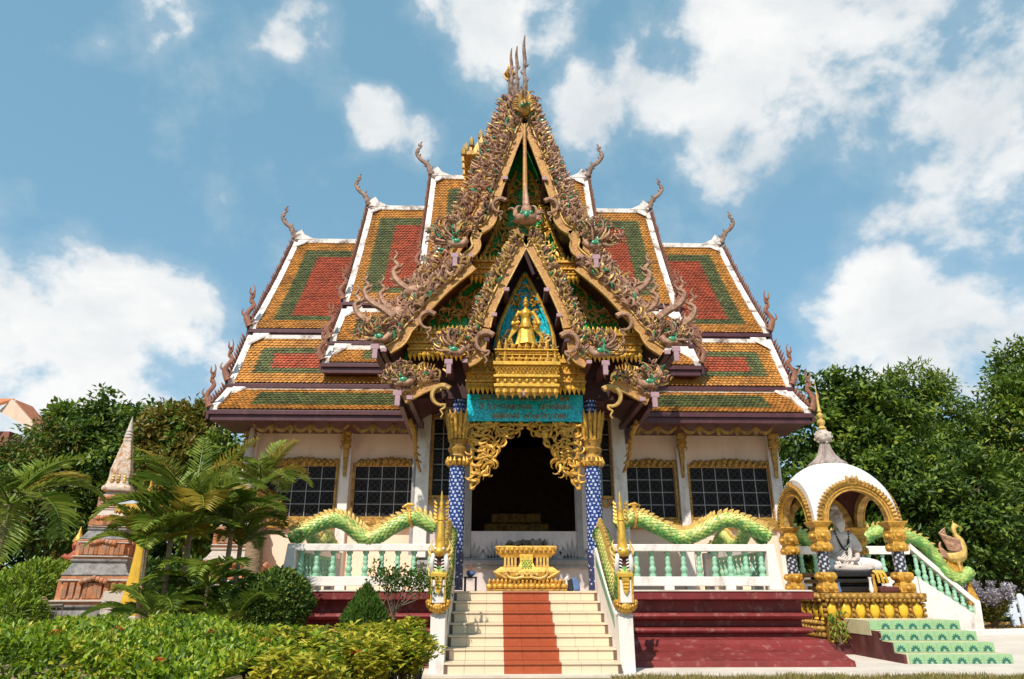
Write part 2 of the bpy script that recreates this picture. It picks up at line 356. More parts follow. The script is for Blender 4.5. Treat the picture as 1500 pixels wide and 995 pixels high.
# ------------------------------------------------------------ terrace plinth
prof = [(13.30,1.155),(13.30,1.02),(13.55,1.0),(13.55,.80),(13.42,.78),(13.38,.74),(13.42,.68),(13.62,.66),(13.62,.55),(13.42,.53),(13.40,.49),(13.42,.45),(13.52,.43),(13.52,.38),(13.02,.36),(12.95,.30),(12.78,.22),(12.50,.195),(12.28,.12),(12.12,.10),(12.10,0)]
def plinth(x0, x1, label):
    t = thing('terrace_plinth', label, 'plinth', ((x0+x1)/2, 13.6, 0), 'red stepped plinths either side of the stairs')
    m = MB(); n = len(prof)
    vs = []
    for y, z in prof:
        e = max(-.12, min(.06, 13.42-y)) * .9
        vs += [(x0-e, 15.9, z), (x0-e, y, z), (x1+e, y, z), (x1+e, 15.9, z)]
    m.add(vs, [(i*4+k, i*4+4+k, i*4+5+k, i*4+1+k) for i in range(n-1) for k in range(3)] + [(3, 2, 1, 0)])
    m.build('moulded_base', 'red_paint', t, bevel=.012)
    m = MB(); m.box(x0-.02, x1+.02, 13.28, 15.9, 1.158, 1.185); m.build('coping', 'concrete', t, bevel=.008)
    return t
plinth(2.19, 5.86, 'red painted stepped plinth running from the stairs to the domed pavilion')
plinth(-4.75, -.99, 'red painted stepped plinth mostly hidden behind the shrubs and hedge')
t = thing('terrace', 'pale tiled temple terrace carrying the hall behind the balustrades', 'terrace', (.5, 20, 0))
m = MB(); m.box(-.99, 2.19, 13.66, 15.9, 0, 1.15); m.box(-8.4, 9.4, 15.9, 29, 0, 1.15); m.build('body', 'stone_pale', t)
m = MB()
for i in range(6):
    for j in range(5):
        m.box(-.98+i*.528, -.98+i*.528+.522, 13.62+j*.46, 13.62+j*.46+.455, 1.15, 1.162)
m.build('floor_tiles', 'cream_tile', t, kind='stuff')
m = MB(); m.box(-8.38, 9.38, 15.92, 28.9, 1.151, 1.158); m.build('bounce_floor', 'cream_tile', t)  # cream floor sheet added to bounce warm sunlight onto the hall walls

# ------------------------------------------------------------ staircase
st = thing('staircase', 'cream tiled staircase with a red tiled strip up its middle', 'stairs', (XC, 12.3, 0))
RS, TR, HW, CW = ZP/7, .385, 1.33, .43
def tilemesh(name, w_, d_, h_, mt):
    m = MB(); m.box(-w_/2, w_/2, 0, d_, 0, h_); return m.mesh(name, mt)
cw_, rw_ = (HW-CW)/3, 2*CW/3
rt_c = tilemesh('riser_tile', cw_-.004, .012, RS-.034, 'cream_tile'); rt_r = tilemesh('riser_tile', rw_-.003, .012, RS-.034, 'red_tile')
tt_c = tilemesh('tread_tile', cw_-.004, TR+.02, .024, 'cream_tile'); tt_r = tilemesh('tread_tile', rw_-.003, TR+.02, .024, 'red_tile')
for i in range(7):
    y = YL - TR*i; z1 = ZP - RS*i; z0 = z1 - RS
    m = MB(); m.box(XC-HW, XC+HW, y, y+TR+.2 if i else y+.06, 0 if i > 3 else z0-.3, z1-.026); s = m.build('step', 'grout', st)
    for k in range(9):
        red = 3 <= k < 6
        x = XC-HW+cw_*(k+.5) if k < 3 else (XC-CW+rw_*(k-2.5) if red else XC+CW+cw_*(k-5.5))
        jx = random.uniform(-.001, .001)
        put(rt_r if red else rt_c, 'tile', s, (x+jx, y-.012, z0+.004))
        put(tt_r if red else tt_c, 'tile', s, (x+jx, y-.034, z1-.025+random.uniform(0, .001)))
for sgn in (-1, 1):                                      # side walls with posts
    x0 = XC+sgn*(HW+.005); x1 = XC+sgn*(HW+.235)
    m = MB()
    m.prism([(x0, 11.36, 0), (x0, 11.36, .80), (x0, 11.62, .84), (x0, 12.3, 1.12), (x0, 13.0, 1.55), (x0, 13.66, 1.95), (x0, 13.8, 1.95), (x0, 13.8, 0)], (x1-x0, 0, 0))
    m.build('side_wall', 'white', st, bevel=.012, fix=True)
    m = MB(); m.prism([(x0-sgn*.006, 11.7, .62), (x0-sgn*.006, 11.75, .80), (x0-sgn*.006, 13.55, 1.80), (x0-sgn*.006, 13.55, 1.62)], (sgn*.005, 0, 0)); m.build('painted_stripe', 'mint_dark', st, fix=True)
    m = MB()
    for i in range(7):
        y = YL-TR*i; m.box(min(x0, x0-sgn*.055), max(x0, x0-sgn*.055), y-.022, y-.013, ZP-RS*(i+1)+.005, ZP-RS*i-.03)
    m.build('edge_trim', 'grout', st, kind='stuff')

# ------------------------------------------------------------ naga helpers
def naga_scales(path, rad, n=11, step=.055, lo=0, mi_fun=None, size=1.0):
    """overlapping scale plates over a body path"""
    m = MB(); path = [Vector(p) for p in path]
    d = [0.]
    for i in range(1, len(path)): d.append(d[-1]+(path[i]-path[i-1]).length)
    tot = d[-1]; k = int(tot/step); up = Vector((0, 0, 1)); j0 = 0
    for q in range(k):
        s_ = q*step
        while j0 < len(d)-2 and d[j0+1] < s_: j0 += 1
        f_ = (s_-d[j0])/max(1e-6, d[j0+1]-d[j0]); p = path[j0].lerp(path[j0+1], f_)
        t = (path[min(j0+1, len(path)-1)]-path[max(j0-1, 0)]).normalized()
        r = rad(s_/tot) if callable(rad) else rad
        a = up - t*up.dot(t); a = a.normalized() if a.length > .05 else t.orthogonal().normalized(); b = t.cross(a)
        for c in range(n):
            th = 2*PI*(c+.5*(q % 2))/n
            nrm = a*math.cos(th)+b*math.sin(th); tan = b*math.cos(th)-a*math.sin(th)
            w_ = PI*r/n*1.15*size; l_ = step*1.5
            base = p+nrm*(r+.002)
            v = [base-tan*w_-t*l_*.1+nrm*.004, base-t*l_*.55, base+tan*w_-t*l_*.1+nrm*.004, base+tan*w_*.6+t*l_*.35+nrm*.016, base+t*l_*.6+nrm*.02, base-tan*w_*.6+t*l_*.35+nrm*.016, base+nrm*.018]
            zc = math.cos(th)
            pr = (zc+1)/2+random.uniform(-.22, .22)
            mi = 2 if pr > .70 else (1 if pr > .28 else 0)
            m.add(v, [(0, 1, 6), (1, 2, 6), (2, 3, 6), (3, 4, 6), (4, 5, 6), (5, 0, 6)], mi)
    return m
def crest_row(m, path, r, h, step=.07, mi=0, lean=.5, thick=.028):
    path = [Vector(p) for p in path]; accd = 0
    for i in range(1, len(path)-1):
        accd += (path[i]-path[i-1]).length
        if accd < step: continue
        accd = 0
        t = (path[i+1]-path[i-1]).normalized(); up = Vector((0, 0, 1)); a = up-t*up.dot(t)
        if a.length < .05: continue
        a.normalize(); b = path[i]+a*(r-.015); hh = h*random.uniform(.85, 1.15)
        m.tube([b-t*.03, b+a*hh*.35-t*.01, b+a*hh*.7+t*hh*lean*.4, b+a*hh+t*hh*lean], [thick*1.5, thick*1.7, thick*1.1, .004], 5, mi)
def make_baluster():
    m = MB(); m.lathe([(.062,0),(.062,.05),(.04,.06),(.058,.10),(.07,.14),(.055,.175),(.036,.20),(.05,.235),(.05,.26),(.036,.28),(.05,.31),(.045,.35),(.034,.40),(.055,.415),(.06,.44),(.06,.465)], (0,0,0), 12)
    return m.mesh('baluster', 'mint', smooth=True, ang=60)
BAL = make_baluster()
def wave(pts, Y): return bez([P(x, y, Y) for x, y in pts], 7)
R_PTS = [(905,770),(924,760),(943,763),(967,775),(999,788),(1027,779),(1055,764),(1078,763),(1102,774),(1128,787)]
L_PTS = [(636,772),(615,761),(599,761),(575,772),(555,785),(539,790),(526,783),(510,769),(494,762.5),(478,764),(454,775),(424,789)]
def balustrade(xa, xb, sgn, pts, label, slabel, glabel):
    """front balustrade from the stairs (xa) to its end post (xb), plus its return along the terrace side"""
    t = thing('naga_balustrade', label, 'balustrade', ((xa+xb)/2, 13.5, ZP), 'balustrades with green serpents on top')
    lo, hi = min(xa, xb), max(xa, xb)
    m = MB(); m.box(lo, hi, 13.40, 13.62, 1.872, 2.0); m.build('top_rail', 'white', t, bevel=.012)
    m = MB(); m.box(lo, hi, 13.42, 13.60, 1.255, 1.42); m.build('bottom_rail', 'white', t, bevel=.012)
    m = MB(); m.prism([(xb+sgn*.10, 13.38, 1.186), (xb-sgn*.16, 13.38, 1.186), (xb-sgn*.13, 13.38, 2.003), (xb+sgn*.02, 13.38, 2.003)], (0, .26, 0)); m.build('end_post', 'white', t, bevel=.015, fix=True)
    for x in (lo+.35*(hi-lo), lo+.72*(hi-lo)):
        m = MB(); m.box(x-.09, x+.09, 13.41, 13.61, 1.186, 1.254); m.build('foot', 'white', t, bevel=.008)
    n = int((hi-lo-.3)/.275)
    for i in range(n): put(BAL, 'baluster', t, (lo+.22+(hi-lo-.44)*i/(n-1), 13.51, 1.418), random.uniform(0, 6), (1, 1, .98))
    path = wave(pts, 13.50)
    m = MB(); rr = .135
    m.tube(path, [rr*.93]*(len(path)-9)+taper(9, rr*.93, rr*.72), 14); b = m.build('serpent_body', 'scale_deep', t, smooth=True)
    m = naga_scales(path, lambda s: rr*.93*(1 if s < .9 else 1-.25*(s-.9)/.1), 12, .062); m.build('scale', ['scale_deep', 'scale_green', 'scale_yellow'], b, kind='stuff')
    m = MB(); crest_row(m, path, rr, .10, .055); m.build('crest', 'crest_gold', b, smooth=True, kind='stuff')
    i = len(path)//7 if sgn > 0 else len(path)//6
    p = path[i]; m = MB(); tn = (path[i+1]-path[i-1]).normalized(); up = Vector((0, 0, 1)); a = (up-tn*up.dot(tn)).normalized(); bb = tn.cross(a)
    m.tube([p+(a*math.cos(q*PI/8)+bb*math.sin(q*PI/8))*(rr+.02) for q in range(17)], .028, 6); m.tube([p+a*rr, p+a*(rr+.12)], [.03, .05], 6)
    m.tube([p+a*(rr+.11)-tn*.12, p+a*(rr+.14), p+a*(rr+.11)+tn*.12], [.02, .04, .02], 6); m.build('gold_band', 'gold', b, smooth=True)
    # return along the terrace side
    t2 = thing('naga_balustrade', slabel, 'balustrade', (xb-sgn*.06, 15.3, ZP), 'balustrades with green serpents on top')
    x = xb-sgn*.06
    m = MB(); m.box(x-.1, x+.1, 13.66, 17.2, 1.872, 2.0); m.build('top_rail', 'white', t2, bevel=.012)
    m = MB(); m.box(x-.09, x+.09, 13.66, 17.2, 1.255, 1.42); m.build('bottom_rail', 'white', t2, bevel=.012)
    m = MB(); m.box(x-.13, x+.13, 17.2, 17.46, 1.17, 2.02); m.build('end_post', 'white', t2, bevel=.012)
    for i in range(3):
        m = MB(); m.box(x-.09, x+.09, 14.2+i*1.2, 14.4+i*1.2, 1.17, 1.254); m.build('foot', 'white', t2)
    for i in range(12): put(BAL, 'baluster', t2, (x, 13.85+i*.28, 1.418), 0, (1, 1, .98))
    path = bez([(x, 13.75+i*.42, 2.12+(.19 if i % 4 in (1, 2) else 0)) for i in range(9)], 6)
    m = MB(); m.tube(path, .115, 12); b = m.build('serpent_body', 'scale_deep', t2, smooth=True)
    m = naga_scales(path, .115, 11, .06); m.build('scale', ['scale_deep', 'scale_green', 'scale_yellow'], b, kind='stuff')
    m = MB(); crest_row(m, path, .12, .09, .06); m.build('crest', 'crest_gold', b, smooth=True, kind='stuff')
balustrade(XC+HW+.25, 5.30, 1, R_PTS, 'white balustrade with green serpent on its rail above the exposed red plinth', 'balustrade returning along the terrace side next to the domed pavilion', '')
balustrade(XC-HW-.25, -3.83, -1, L_PTS, 'white balustrade with green serpent on its rail above the shrubs', 'balustrade returning along the terrace side behind the palms', '')

# ------------------------------------------------------------ serpents rearing at the foot of the stairs
def stair_naga(sgn, label):
    x = XC+sgn*(HW+.125)
    t = thing('stair_serpent', label, 'serpent', (x, 11.5, .8), 'gold faced serpents at the foot of the stairs')
    # body runs down the side wall, swings up into the neck
    path = bez([(x, 13.75, 2.16), (x, 13.5, 2.18), (x, 13.1, 1.92), (x, 12.6, 1.58), (x, 12.15, 1.30), (x, 11.8, 1.12), (x, 11.56, 1.08), (x, 11.42, 1.22), (x, 11.40, 1.42), (x, 11.44, 1.60)], 6)
    k = len(path)
    rr = [.135]*(k-18)+taper(18, .135, .12)
    m = MB(); m.tube(path, rr, 14); b = m.build('serpent_body', 'scale_deep', t, smooth=True)
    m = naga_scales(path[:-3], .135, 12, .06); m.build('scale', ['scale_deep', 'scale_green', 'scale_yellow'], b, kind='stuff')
    m = MB(); crest_row(m, path[:36], .14, .17, .06, thick=.036)
    m.build('crest', 'crest_gold', b, smooth=True, kind='stuff')
    # belly plate with a framed panel
    m = MB()
    for i in range(9):
        a = -PI/2 - 1.5 + 3.0*i/8
        m.ell((x+.15*math.cos(a), 11.33, 1.02+.13*math.sin(a)), (.05, .06, .05), 7, 5)
    m.ell((x, 11.34, .95), (.13, .09, .10), 10, 6)
    for i in range(8):
        m.ell((x-.14+.04*i, 11.27, .915+.018*abs(i-3.5)), (.022, .02, .03), 6, 4)
    m.build('chin_scroll', 'gold', b, smooth=True)
    m = MB(); m.box(x-.095, x+.095, 11.255, 11.34, 1.0, 1.34); m.build('belly_panel', 'white', b, bevel=.01)
    m = MB()
    m.box(x-.118, x-.096, 11.24, 11.33, 1.0, 1.38); m.box(x+.096, x+.118, 11.24, 11.33, 1.0, 1.38); m.box(x-.125, x+.125, 11.235, 11.34, 1.381, 1.44)
    m.prism([(x-.06, 11.25, 1.37), (x+.06, 11.25, 1.37), (x+.035, 11.25, 1.17), (x, 11.25, 1.12), (x-.035, 11.25, 1.17)], (0, -.03, 0))
    for z in (1.22, 1.27, 1.32): m.tube([(x-.05, 11.215, z), (x+.05, 11.215, z)], .012, 5)
    m.build('belly_frame', 'gold_bright', b, bevel=.004, fix=True)
    # head: open mouth, gold face, crown spike
    m = MB()
    m.box(x-.075, x+.075, 11.30, 11.46, 1.441, 1.70); m.build('mouth', 'mouth', t, bevel=.02)
    m = MB()
    for s2 in (-1, 1):
        m.tube(bez([(x+s2*.10, 11.36, 1.42), (x+s2*.115, 11.29, 1.53), (x+s2*.11, 11.27, 1.63), (x+s2*.09, 11.30, 1.72)], 5), .035, 7)
        for q in range(4): m.tube([(x+s2*.075, 11.285, 1.50+q*.05), (x+s2*.045, 11.265, 1.49+q*.05), (x+s2*.03, 11.262, 1.475+q*.05)], [.014, .011, .002], 5, 0)
    m.build('jaw', 'statue_white', t, smooth=True)
    m = MB()
    m.ell((x, 11.30, 1.76), (.10, .12, .085), 12, 8); m.ell((x, 11.24, 1.79), (.06, .05, .04), 8, 6)
    m.lathe([(.085, 0), (.09, .03), (.075, .07), (.08, .10), (.07, .2), (.06, .34), (.05, .42), (.065, .44), (.055, .50), (.04, .58), (.046, .60), (.025, .66), (.034, .70), (.016, .76), (.024, .79), (.005, .90)], (x, 11.36, 1.81), 10)
    for q in range(6):
        for s2 in (-1, 1): m.tube([(x+s2*.07, 11.34, 2.2+q*.06), (x+s2*.11, 11.36, 2.23+q*.06), (x+s2*.10, 11.37, 2.27+q*.06)], [.022, .018, .003], 5)
    m.build('face', 'gold_bright', t, smooth=True)
    m = MB()
    for s2 in (-1, 1):
        m.ell((x+s2*.062, 11.215, 1.80), .022, 8, 6)
    m.build('eye', 'statue_white', t, smooth=True)
    m = MB()
    for s2 in (-1, 1):
        for q in range(7):
            z = 1.28+q*.085; l_ = .04+.02*(q % 3)
            m.tube(bez([(x+s2*.10, 11.40, z), (x+s2*(.10+l_*.7), 11.40, z+.02), (x+s2*(.11+l_), 11.42, z+.10), (x+s2*(.09+l_*.8), 11.42, z+.16)], 3), taper(10, .035, .004), 5)
    m.build('mane', 'crest_gold', t, smooth=True, kind='stuff')
    m = MB(); m.box(x-.115, x+.115, 11.37, 11.60, .802, .84)
    m.build('cap', 'white', t)
stair_naga(1, 'gold faced green serpent rearing on the stair post beside the bare red plinth')
stair_naga(-1, 'gold faced green serpent rearing on the stair post beside the hedge')

# ------------------------------------------------------------ altar and things on the landing
ax, ay = P(771, 860, 14.6).x, 14.6
t = thing('altar_pedestal', 'ornate gold altar pedestal with green mosaic centre at the top of the stairs', 'pedestal', (ax, ay, ZP))
def rbox(m, hw, z0, z1, mi=0, yd=.5): m.box(ax-hw, ax+hw, ay-.15-hw*yd+.3, ay+.45, z0, z1, mi)
m = MB(); rbox(m, .80, 1.165, 1.20); rbox(m, .76, 1.20, 1.31); rbox(m, .72, 1.31, 1.36); m.build('base', 'gold_old', t, bevel=.01)
m = MB()
for i in range(15):
    u = -.74+i*.1057
    m.ell((ax+u, ay-.15-.76*.5+.29, 1.255), (.05 if i % 2 else .075, .045, .05), 8, 5, 0)
for i in range(19): m.tube([(ax-.74+i*.0822, ay-.22, 1.31), (ax-.74+i*.0822, ay-.25, 1.36), (ax-.74+i*.0822, ay-.24, 1.40)], [.035, .03, .004], 5)
m.build('base_ornament', 'gold', t, smooth=True)
m = MB()
vs = []
for hw, z in [(.50, 1.36), (.62, 1.44), (.66, 1.52), (.60, 1.57), (.52, 1.62)]: vs += [(ax-hw, ay-.05-hw*.28, z), (ax+hw, ay-.05-hw*.28, z), (ax+hw, ay+.4, z), (ax-hw, ay+.4, z)]
m.add(vs, [(i*4+k, i*4+(k+1) % 4, i*4+4+(k+1) % 4, i*4+4+k) for i in range(4) for k in range(4)] + [(16, 17, 18, 19)])
m.build('bowl', 'gold', t, bevel=.012)
m = MB()
for s2 in (-1, 1):
    m.tube(bez([(ax+s2*.06, ay-.27, 1.44), (ax+s2*.22, ay-.28, 1.40), (ax+s2*.36, ay-.27, 1.43), (ax+s2*.42, ay-.27, 1.52), (ax+s2*.36, ay-.26, 1.54)], 5), .028, 6)
    m.tube(bez([(ax+s2*.40, ay-.25, 1.40), (ax+s2*.52, ay-.25, 1.46), (ax+s2*.66, ay-.24, 1.53)], 4), .022, 6)
m.tube(bez([(ax-.35, ay-.25, 1.38), (ax, ay-.29, 1.42), (ax+.35, ay-.25, 1.38)], 6), .014, 5)
for i in range(9): m.ell((ax-.2+i*.05, ay-.27, 1.47+.02*(i % 2)), .035, 7, 5)
m.build('scroll', 'crest_gold', t, smooth=True)
m = MB(); m.box(ax-.46, ax+.46, ay-.02, ay+.4, 1.62, 1.80); m.build('waist', 'mouth', t)
m = MB()
for s2 in (-1, 1):
    for u in (.22, .29, .36, .43): m.box(ax+s2*u-.022, ax+s2*u+.022, ay-.08, ay-.02, 1.62, 1.80)
    m.box(ax+min(s2*.19, s2*.46), ax+max(s2*.19, s2*.46), ay-.075, ay-.02, 1.63, 1.65)
m.build('waist_bars', 'crest_gold', t, kind='stuff')
m = MB(); m.prism([(ax-.14, ay-.10, 1.86), (ax+.14, ay-.10, 1.86), (ax+.13, ay-.13, 1.7), (ax+.20, ay-.2, 1.56), (ax-.20, ay-.2, 1.56), (ax-.13, ay-.13, 1.7)], (0, .06, 0)); m.build('front_tongue', 'gold_bright', t, fix=True, bevel=.01)
m = MB()
for r_ in range(5):
    for c in range(3 - (r_ % 2) + 1):
        u = (c-(3-(r_ % 2))/2)*.055; z = 1.60+r_*.036
        m.add([(ax+u-.024, ay-.16+(z-1.6)*.25-.05, z), (ax+u, ay-.16+(z-1.6)*.25-.05, z-.03), (ax+u+.024, ay-.16+(z-1.6)*.25-.05, z), (ax+u, ay-.16+(z-1.6)*.25-.05, z+.03), (ax+u, ay-.19+(z-1.6)*.25-.05, z)], [(0, 1, 4), (1, 2, 4), (2, 3, 4), (3, 0, 4)], 0)
m.build('green_scales', 'scale_green', t, kind='stuff')
m = MB(); vs = []
for hw, z in [(.50, 1.80), (.54, 1.85), (.62, 1.90), (.60, 1.96), (.64, 2.0), (.60, 2.03)]: vs += [(ax-hw, ay+.1-hw*.34, z), (ax+hw, ay+.1-hw*.34, z), (ax+hw, ay+.42, z), (ax-hw, ay+.42, z)]
m.add(vs, [(i*4+k, i*4+(k+1) % 4, i*4+4+(k+1) % 4, i*4+4+k) for i in range(5) for k in range(4)] + [(20, 21, 22, 23)])
for i in range(13): m.ell((ax-.58+i*.0967, ay-.12, 1.955), (.045, .03, .04), 7, 5)
m.build('top', 'gold', t, bevel=.008)
m = MB()
gp = [(ax-.38+i*.06, ay+.02+.14*math.sin(i*1.7)*.4, 2.045+.055*abs(math.sin(i*1.1))) for i in range(14)]
m.tube(bez(gp, 3), [.045+.02*math.sin(i*.8) for i in range(40)], 7, flat=2.)
tag(m.build('dark_cloth', 'black_cloth', smooth=True), 'crumpled dark cloth lying on top of the gold altar pedestal', 'cloth')
sx = P(689, 860, 14.25).x
t = thing('stool', 'small dark square stool on the landing beside the gold pedestal', 'stool', (sx, 14.25, ZP))
m = MB(); m.box(sx-.13, sx+.13, 14.12, 14.38, 1.40, 1.43); m.build('seat', 'lacquer_black', t, bevel=.006)
for a in (-1, 1):
    for b in (-1, 1):
        m = MB(); m.box(sx+a*.105-.018, sx+a*.105+.018, 14.25+b*.105-.018, 14.25+b*.105+.018, 1.163, 1.40); m.build('leg', 'lacquer_black', t)
t = thing('incense_bowl', 'blue and white incense bowl standing on the small dark stool', 'bowl', (sx, 14.25, 1.43))
m = MB(); m.lathe([(.035, 0), (.075, .03), (.085, .07), (.07, .10), (.08, .11), (.06, .105), (.05, .08)], (sx, 14.25, 1.431), 14); m.build('bowl', 'cloth_blue', t, smooth=True)
m = MB()
for i in range(5): m.tube([(sx+random.uniform(-.03, .03), 14.25, 1.5), (sx+random.uniform(-.07, .09), 14.25, 1.64)], .004, 4)
m.build('incense_sticks', 'statue_red', t)
bx_ = P(838, 852, 14.5).x
for i, (dx, h, mt, nm, lb) in enumerate([(-.04, .24, 'black_cloth', 'bag', 'dark bag leaning beside the gold altar pedestal'), (.09, .27, 'cloth_blue', 'bag', 'blue bag standing beside the gold altar pedestal'), (-.14, .30, 'statue_white', 'bag', 'pale bag slumped against the gold altar pedestal')]):
    m = MB(); x = bx_+dx
    m.prism([(x-.07, 14.42+i*.02, 1.163), (x+.07, 14.42+i*.02, 1.163), (x+.05, 14.46, 1.163+h*.7), (x+.02-dx*.4, 14.48, 1.163+h), (x-.06-dx*.4, 14.48, 1.163+h*.85)], (0, .1, 0))
    tag(m.build(nm, mt, bevel=.03, fix=True), lb, 'bag', None)

# ------------------------------------------------------------ temple hall
TM = thing('temple', 'ornate temple hall with tiered orange, green and red tiled roofs and carved gable', 'temple', (.5, 19, ZP))
WY = 19.0
def wall_open(m, x0, x1, y0, y1, z0, z1, ops):
    xs = x0
    for a, b, c, d in sorted(ops):
        m.box(xs, a, y0, y1, z0, z1); m.box(a, b, y0, y1, z0, c); m.box(a, b, y0, y1, d, z1); xs = b
    m.box(xs, x1, y0, y1, z0, z1)
ZT = 5.9
wins = [(-6.3, -4.36), (-3.83, -2.0), (3.62, 4.98), (5.42, 7.62)]
WZ0, WZ1 = 3.02, 4.38
m = MB(); wall_open(m, -6.85, -1.8, WY, WY+.25, ZP-.01, ZT, [(a, b, WZ0, WZ1) for a, b in wins[:2]]); m.build('front_wall', 'wall_cream', TM)
m = MB(); wall_open(m, 3.0, 7.95, WY, WY+.25, ZP-.01, ZT, [(a, b, WZ0, WZ1) for a, b in wins[2:]])
m.build('front_wall', 'wall_cream', TM)
m = MB(); m.box(-6.85, -6.6, WY+.25, 27.6, ZP-.01, ZT); m.box(7.7, 7.95, WY+.25, 27.6, ZP-.01, ZT); m.box(-6.85, 7.95, 27.6, 27.85, ZP-.01, ZT); m.build('side_wall', 'wall_cream', TM)
m = MB(); m.box(-6.84, 7.94, 19.0, 27.6, 5.901, 5.95); m.build('ceiling', 'plum_dark', TM)
m = MB(); m.box(-6.5, 7.6, 24, 24.1, 1.2, 5.88); m.build('inner_wall', 'interior', TM)
# vestibule in front
VY = 15.9
m = MB(); wall_open(m, -1.78, 3.02, VY, VY+.22, ZP-.01, 5.6, [(-1.43, -.99, 3.20, 5.0), (-.52, 1.86, 2.42, 5.2), (2.28, 2.70, 3.20, 5.0)])
m.box(-1.78, -1.56, VY+.22, WY+.25, ZP-.01, 5.6); m.box(2.80, 3.02, VY+.22, WY+.25, ZP-.01, 5.6)
m.build('vestibule_wall', 'wall_white', TM)
m = MB(); m.box(-1.55, 2.79, 16.13, 24, 2.3, 2.36); m.build('inner_floor', 'interior', TM)
m = MB(); m.lathe([(1.1, 2.361), (1.1, 2.6), (.9, 2.65), (.9, 2.9), (.7, 2.95), (.7, 3.2)], (.62, 20.5, 0), square=True); m.build('inner_altar', 'gold_old', TM, bevel=.02)
for x in (-1.2, 2.44): m = MB(); m.lathe([(.2, 2.361), (.2, 2.5), (.14, 2.55), (.14, 5.3)], (x, 19.6, 0), 14); m.build('inner_column', 'interior', TM, smooth=True)
m = MB()
for z0, z1, d in [(1.62, 1.70, .07), (1.70, 1.80, .11), (1.80, 1.84, .05)]: m.box(-1.82, 3.06, VY-d, VY-.001, z0, z1)
m.build('dark_moulding', 'wall_grey', TM, bevel=.01)
m = MB()                                                   # weathered grey stucco leaf ornaments under the door
for k, cx in enumerate([-1.1, -.55, .05, 1.2, 1.75, 2.35]):
    m = MB()
    for q in range(-3, 4):
        h = .42-.07*abs(q); m.prism([(cx+q*.07-.05, VY-.012, 1.85), (cx+q*.09-.02, VY-.012, 1.85+h*.6), (cx+q*.12, VY-.012, 1.85+h), (cx+q*.09+.045, VY-.012, 1.85+h*.5), (cx+q*.06+.05, VY-.012, 1.85)], (0, .008, 0))
    m.build('stucco_ornament', 'wall_grey', TM, fix=True)
m = MB(); m.box(-.66, -.525, VY-.03, VY+.2, 1.85, 4.9); m.build('door_jamb', 'wall_grey', TM, bevel=.01); m = MB(); m.box(1.865, 2.0, VY-.03, VY+.2, 1.85, 4.9); m.build('door_jamb', 'wall_grey', TM, bevel=.01)
for x0, x1, dk in ((-1.80, -1.50, 1), (2.74, 3.04, -1)):
    m = MB(); m.box(x0, x1, VY-.16, VY+.04, 1.85, 5.4); m.build('pillar', 'white', TM, bevel=.012)
m = MB(); m.tube([(-1.84, VY-.1, 1.9), (-1.84, VY-.1, 5.0)], .05, 8); m.build('drain_pipe', 'wall_grey', TM, smooth=True)
def window(x0, x1, z0, z1, y, cols, rows, frame_top=True):
    wdw = bpy.data.objects.new('window', None); COL.objects.link(wdw); wdw.parent = TM; wdw.location = (0, 0, 0); ORG[wdw.name] = ORG[TM.name]
    m = MB(); e = .07
    m.box(x0-e, x0-.001, y-.06, y+.05, z0-e, z1+e); m.box(x1+.001, x1+e, y-.06, y+.05, z0-e, z1+e); m.box(x0-.001, x1+.001, y-.055, y+.05, z1+.001, z1+e); m.box(x0-.001, x1+.001, y-.1, y+.05, z0-e, z0-.001)
    m.build('frame', 'gold_old', wdw, bevel=.008)
    if frame_top:
        m = MB(); n = int((x1-x0)/.16)
        for i in range(n):
            f = (i+.5)/n; h = .05+.11*math.exp(-((f-.5)/.2)**2)+.02*(i % 2)
            x = x0+(x1-x0)*f
            m.tube(bez([(x, y-.05, z1+.05), (x+.03, y-.09, z1+.05+h*.5), (x-.02*(1 if f < .5 else -1), y-.07, z1+.07+h)], 3), taper(7, .085, .01), 6)
            m.ell((x+.08, y-.06, z1+.11+h*.3), (.085, .05, .06+h*.2), 7, 5)
        m.build('lintel_carving', 'gold_old', wdw, smooth=True)
        m = MB(); m.box(x0-.1, x1+.1, y-.14, y-.002, z0-.30, z0-.075)
        for i in range(int((x1-x0)/.3)): m.ell((x0+.15+.3*i, y-.14, z0-.18), (.11, .04, .075), 8, 5)
        m.build('sill', 'gold_old', wdw, bevel=.01)
    cw = (x1-x0)/cols; rh = (z1-z0)/rows
    pm = MB(); pm.box(-cw/2+.012, cw/2-.012, 0, .012, -rh/2+.012, rh/2-.012); pm = pm.mesh('pane', 'glass_dark')
    for c in range(cols):
        for r_ in range(rows):
            o = put(pm, 'pane', wdw, (x0+cw*(c+.5), y+.06, z0+rh*(r_+.5))); o.rotation_euler = (random.uniform(-.02, .02), 0, random.uniform(-.02, .02))
    m = MB()
    for c in range(1, cols): m.box(x0+cw*c-.011, x0+cw*c+.011, y+.035, y+.058, z0, z1)
    for r_ in range(1, rows): m.box(x0, x1, y+.036, y+.057, z0+rh*r_-.010, z0+rh*r_+.010)
    m.build('glazing_bars', 'bar_grey', wdw)
    m = MB()
    for c in range(cols):
        for r_ in range(rows):
            cx, cz = x0+cw*(c+.5), z0+rh*(r_+.5); q = min(cw, rh)*.42
            m.tube([(cx+q*math.cos(a*PI/6), y+.052, cz+q*math.sin(a*PI/6)) for a in range(13)], .008, 4)
            m.tube([(cx-q, y+.052, cz-q), (cx+q, y+.052, cz+q)], .007, 4); m.tube([(cx-q, y+.052, cz+q), (cx+q, y+.052, cz-q)], .007, 4)
    m.build('lattice', 'lattice', wdw, kind='stuff')
for i, (a, b) in enumerate(wins): window(a, b, WZ0, WZ1, WY, [5, 5, 4, 6][i], 4)
window(-1.43, -.99, 3.20, 5.0, VY, 2, 5, False); window(2.28, 2.70, 3.20, 5.0, VY, 2, 5, False)
m = MB()
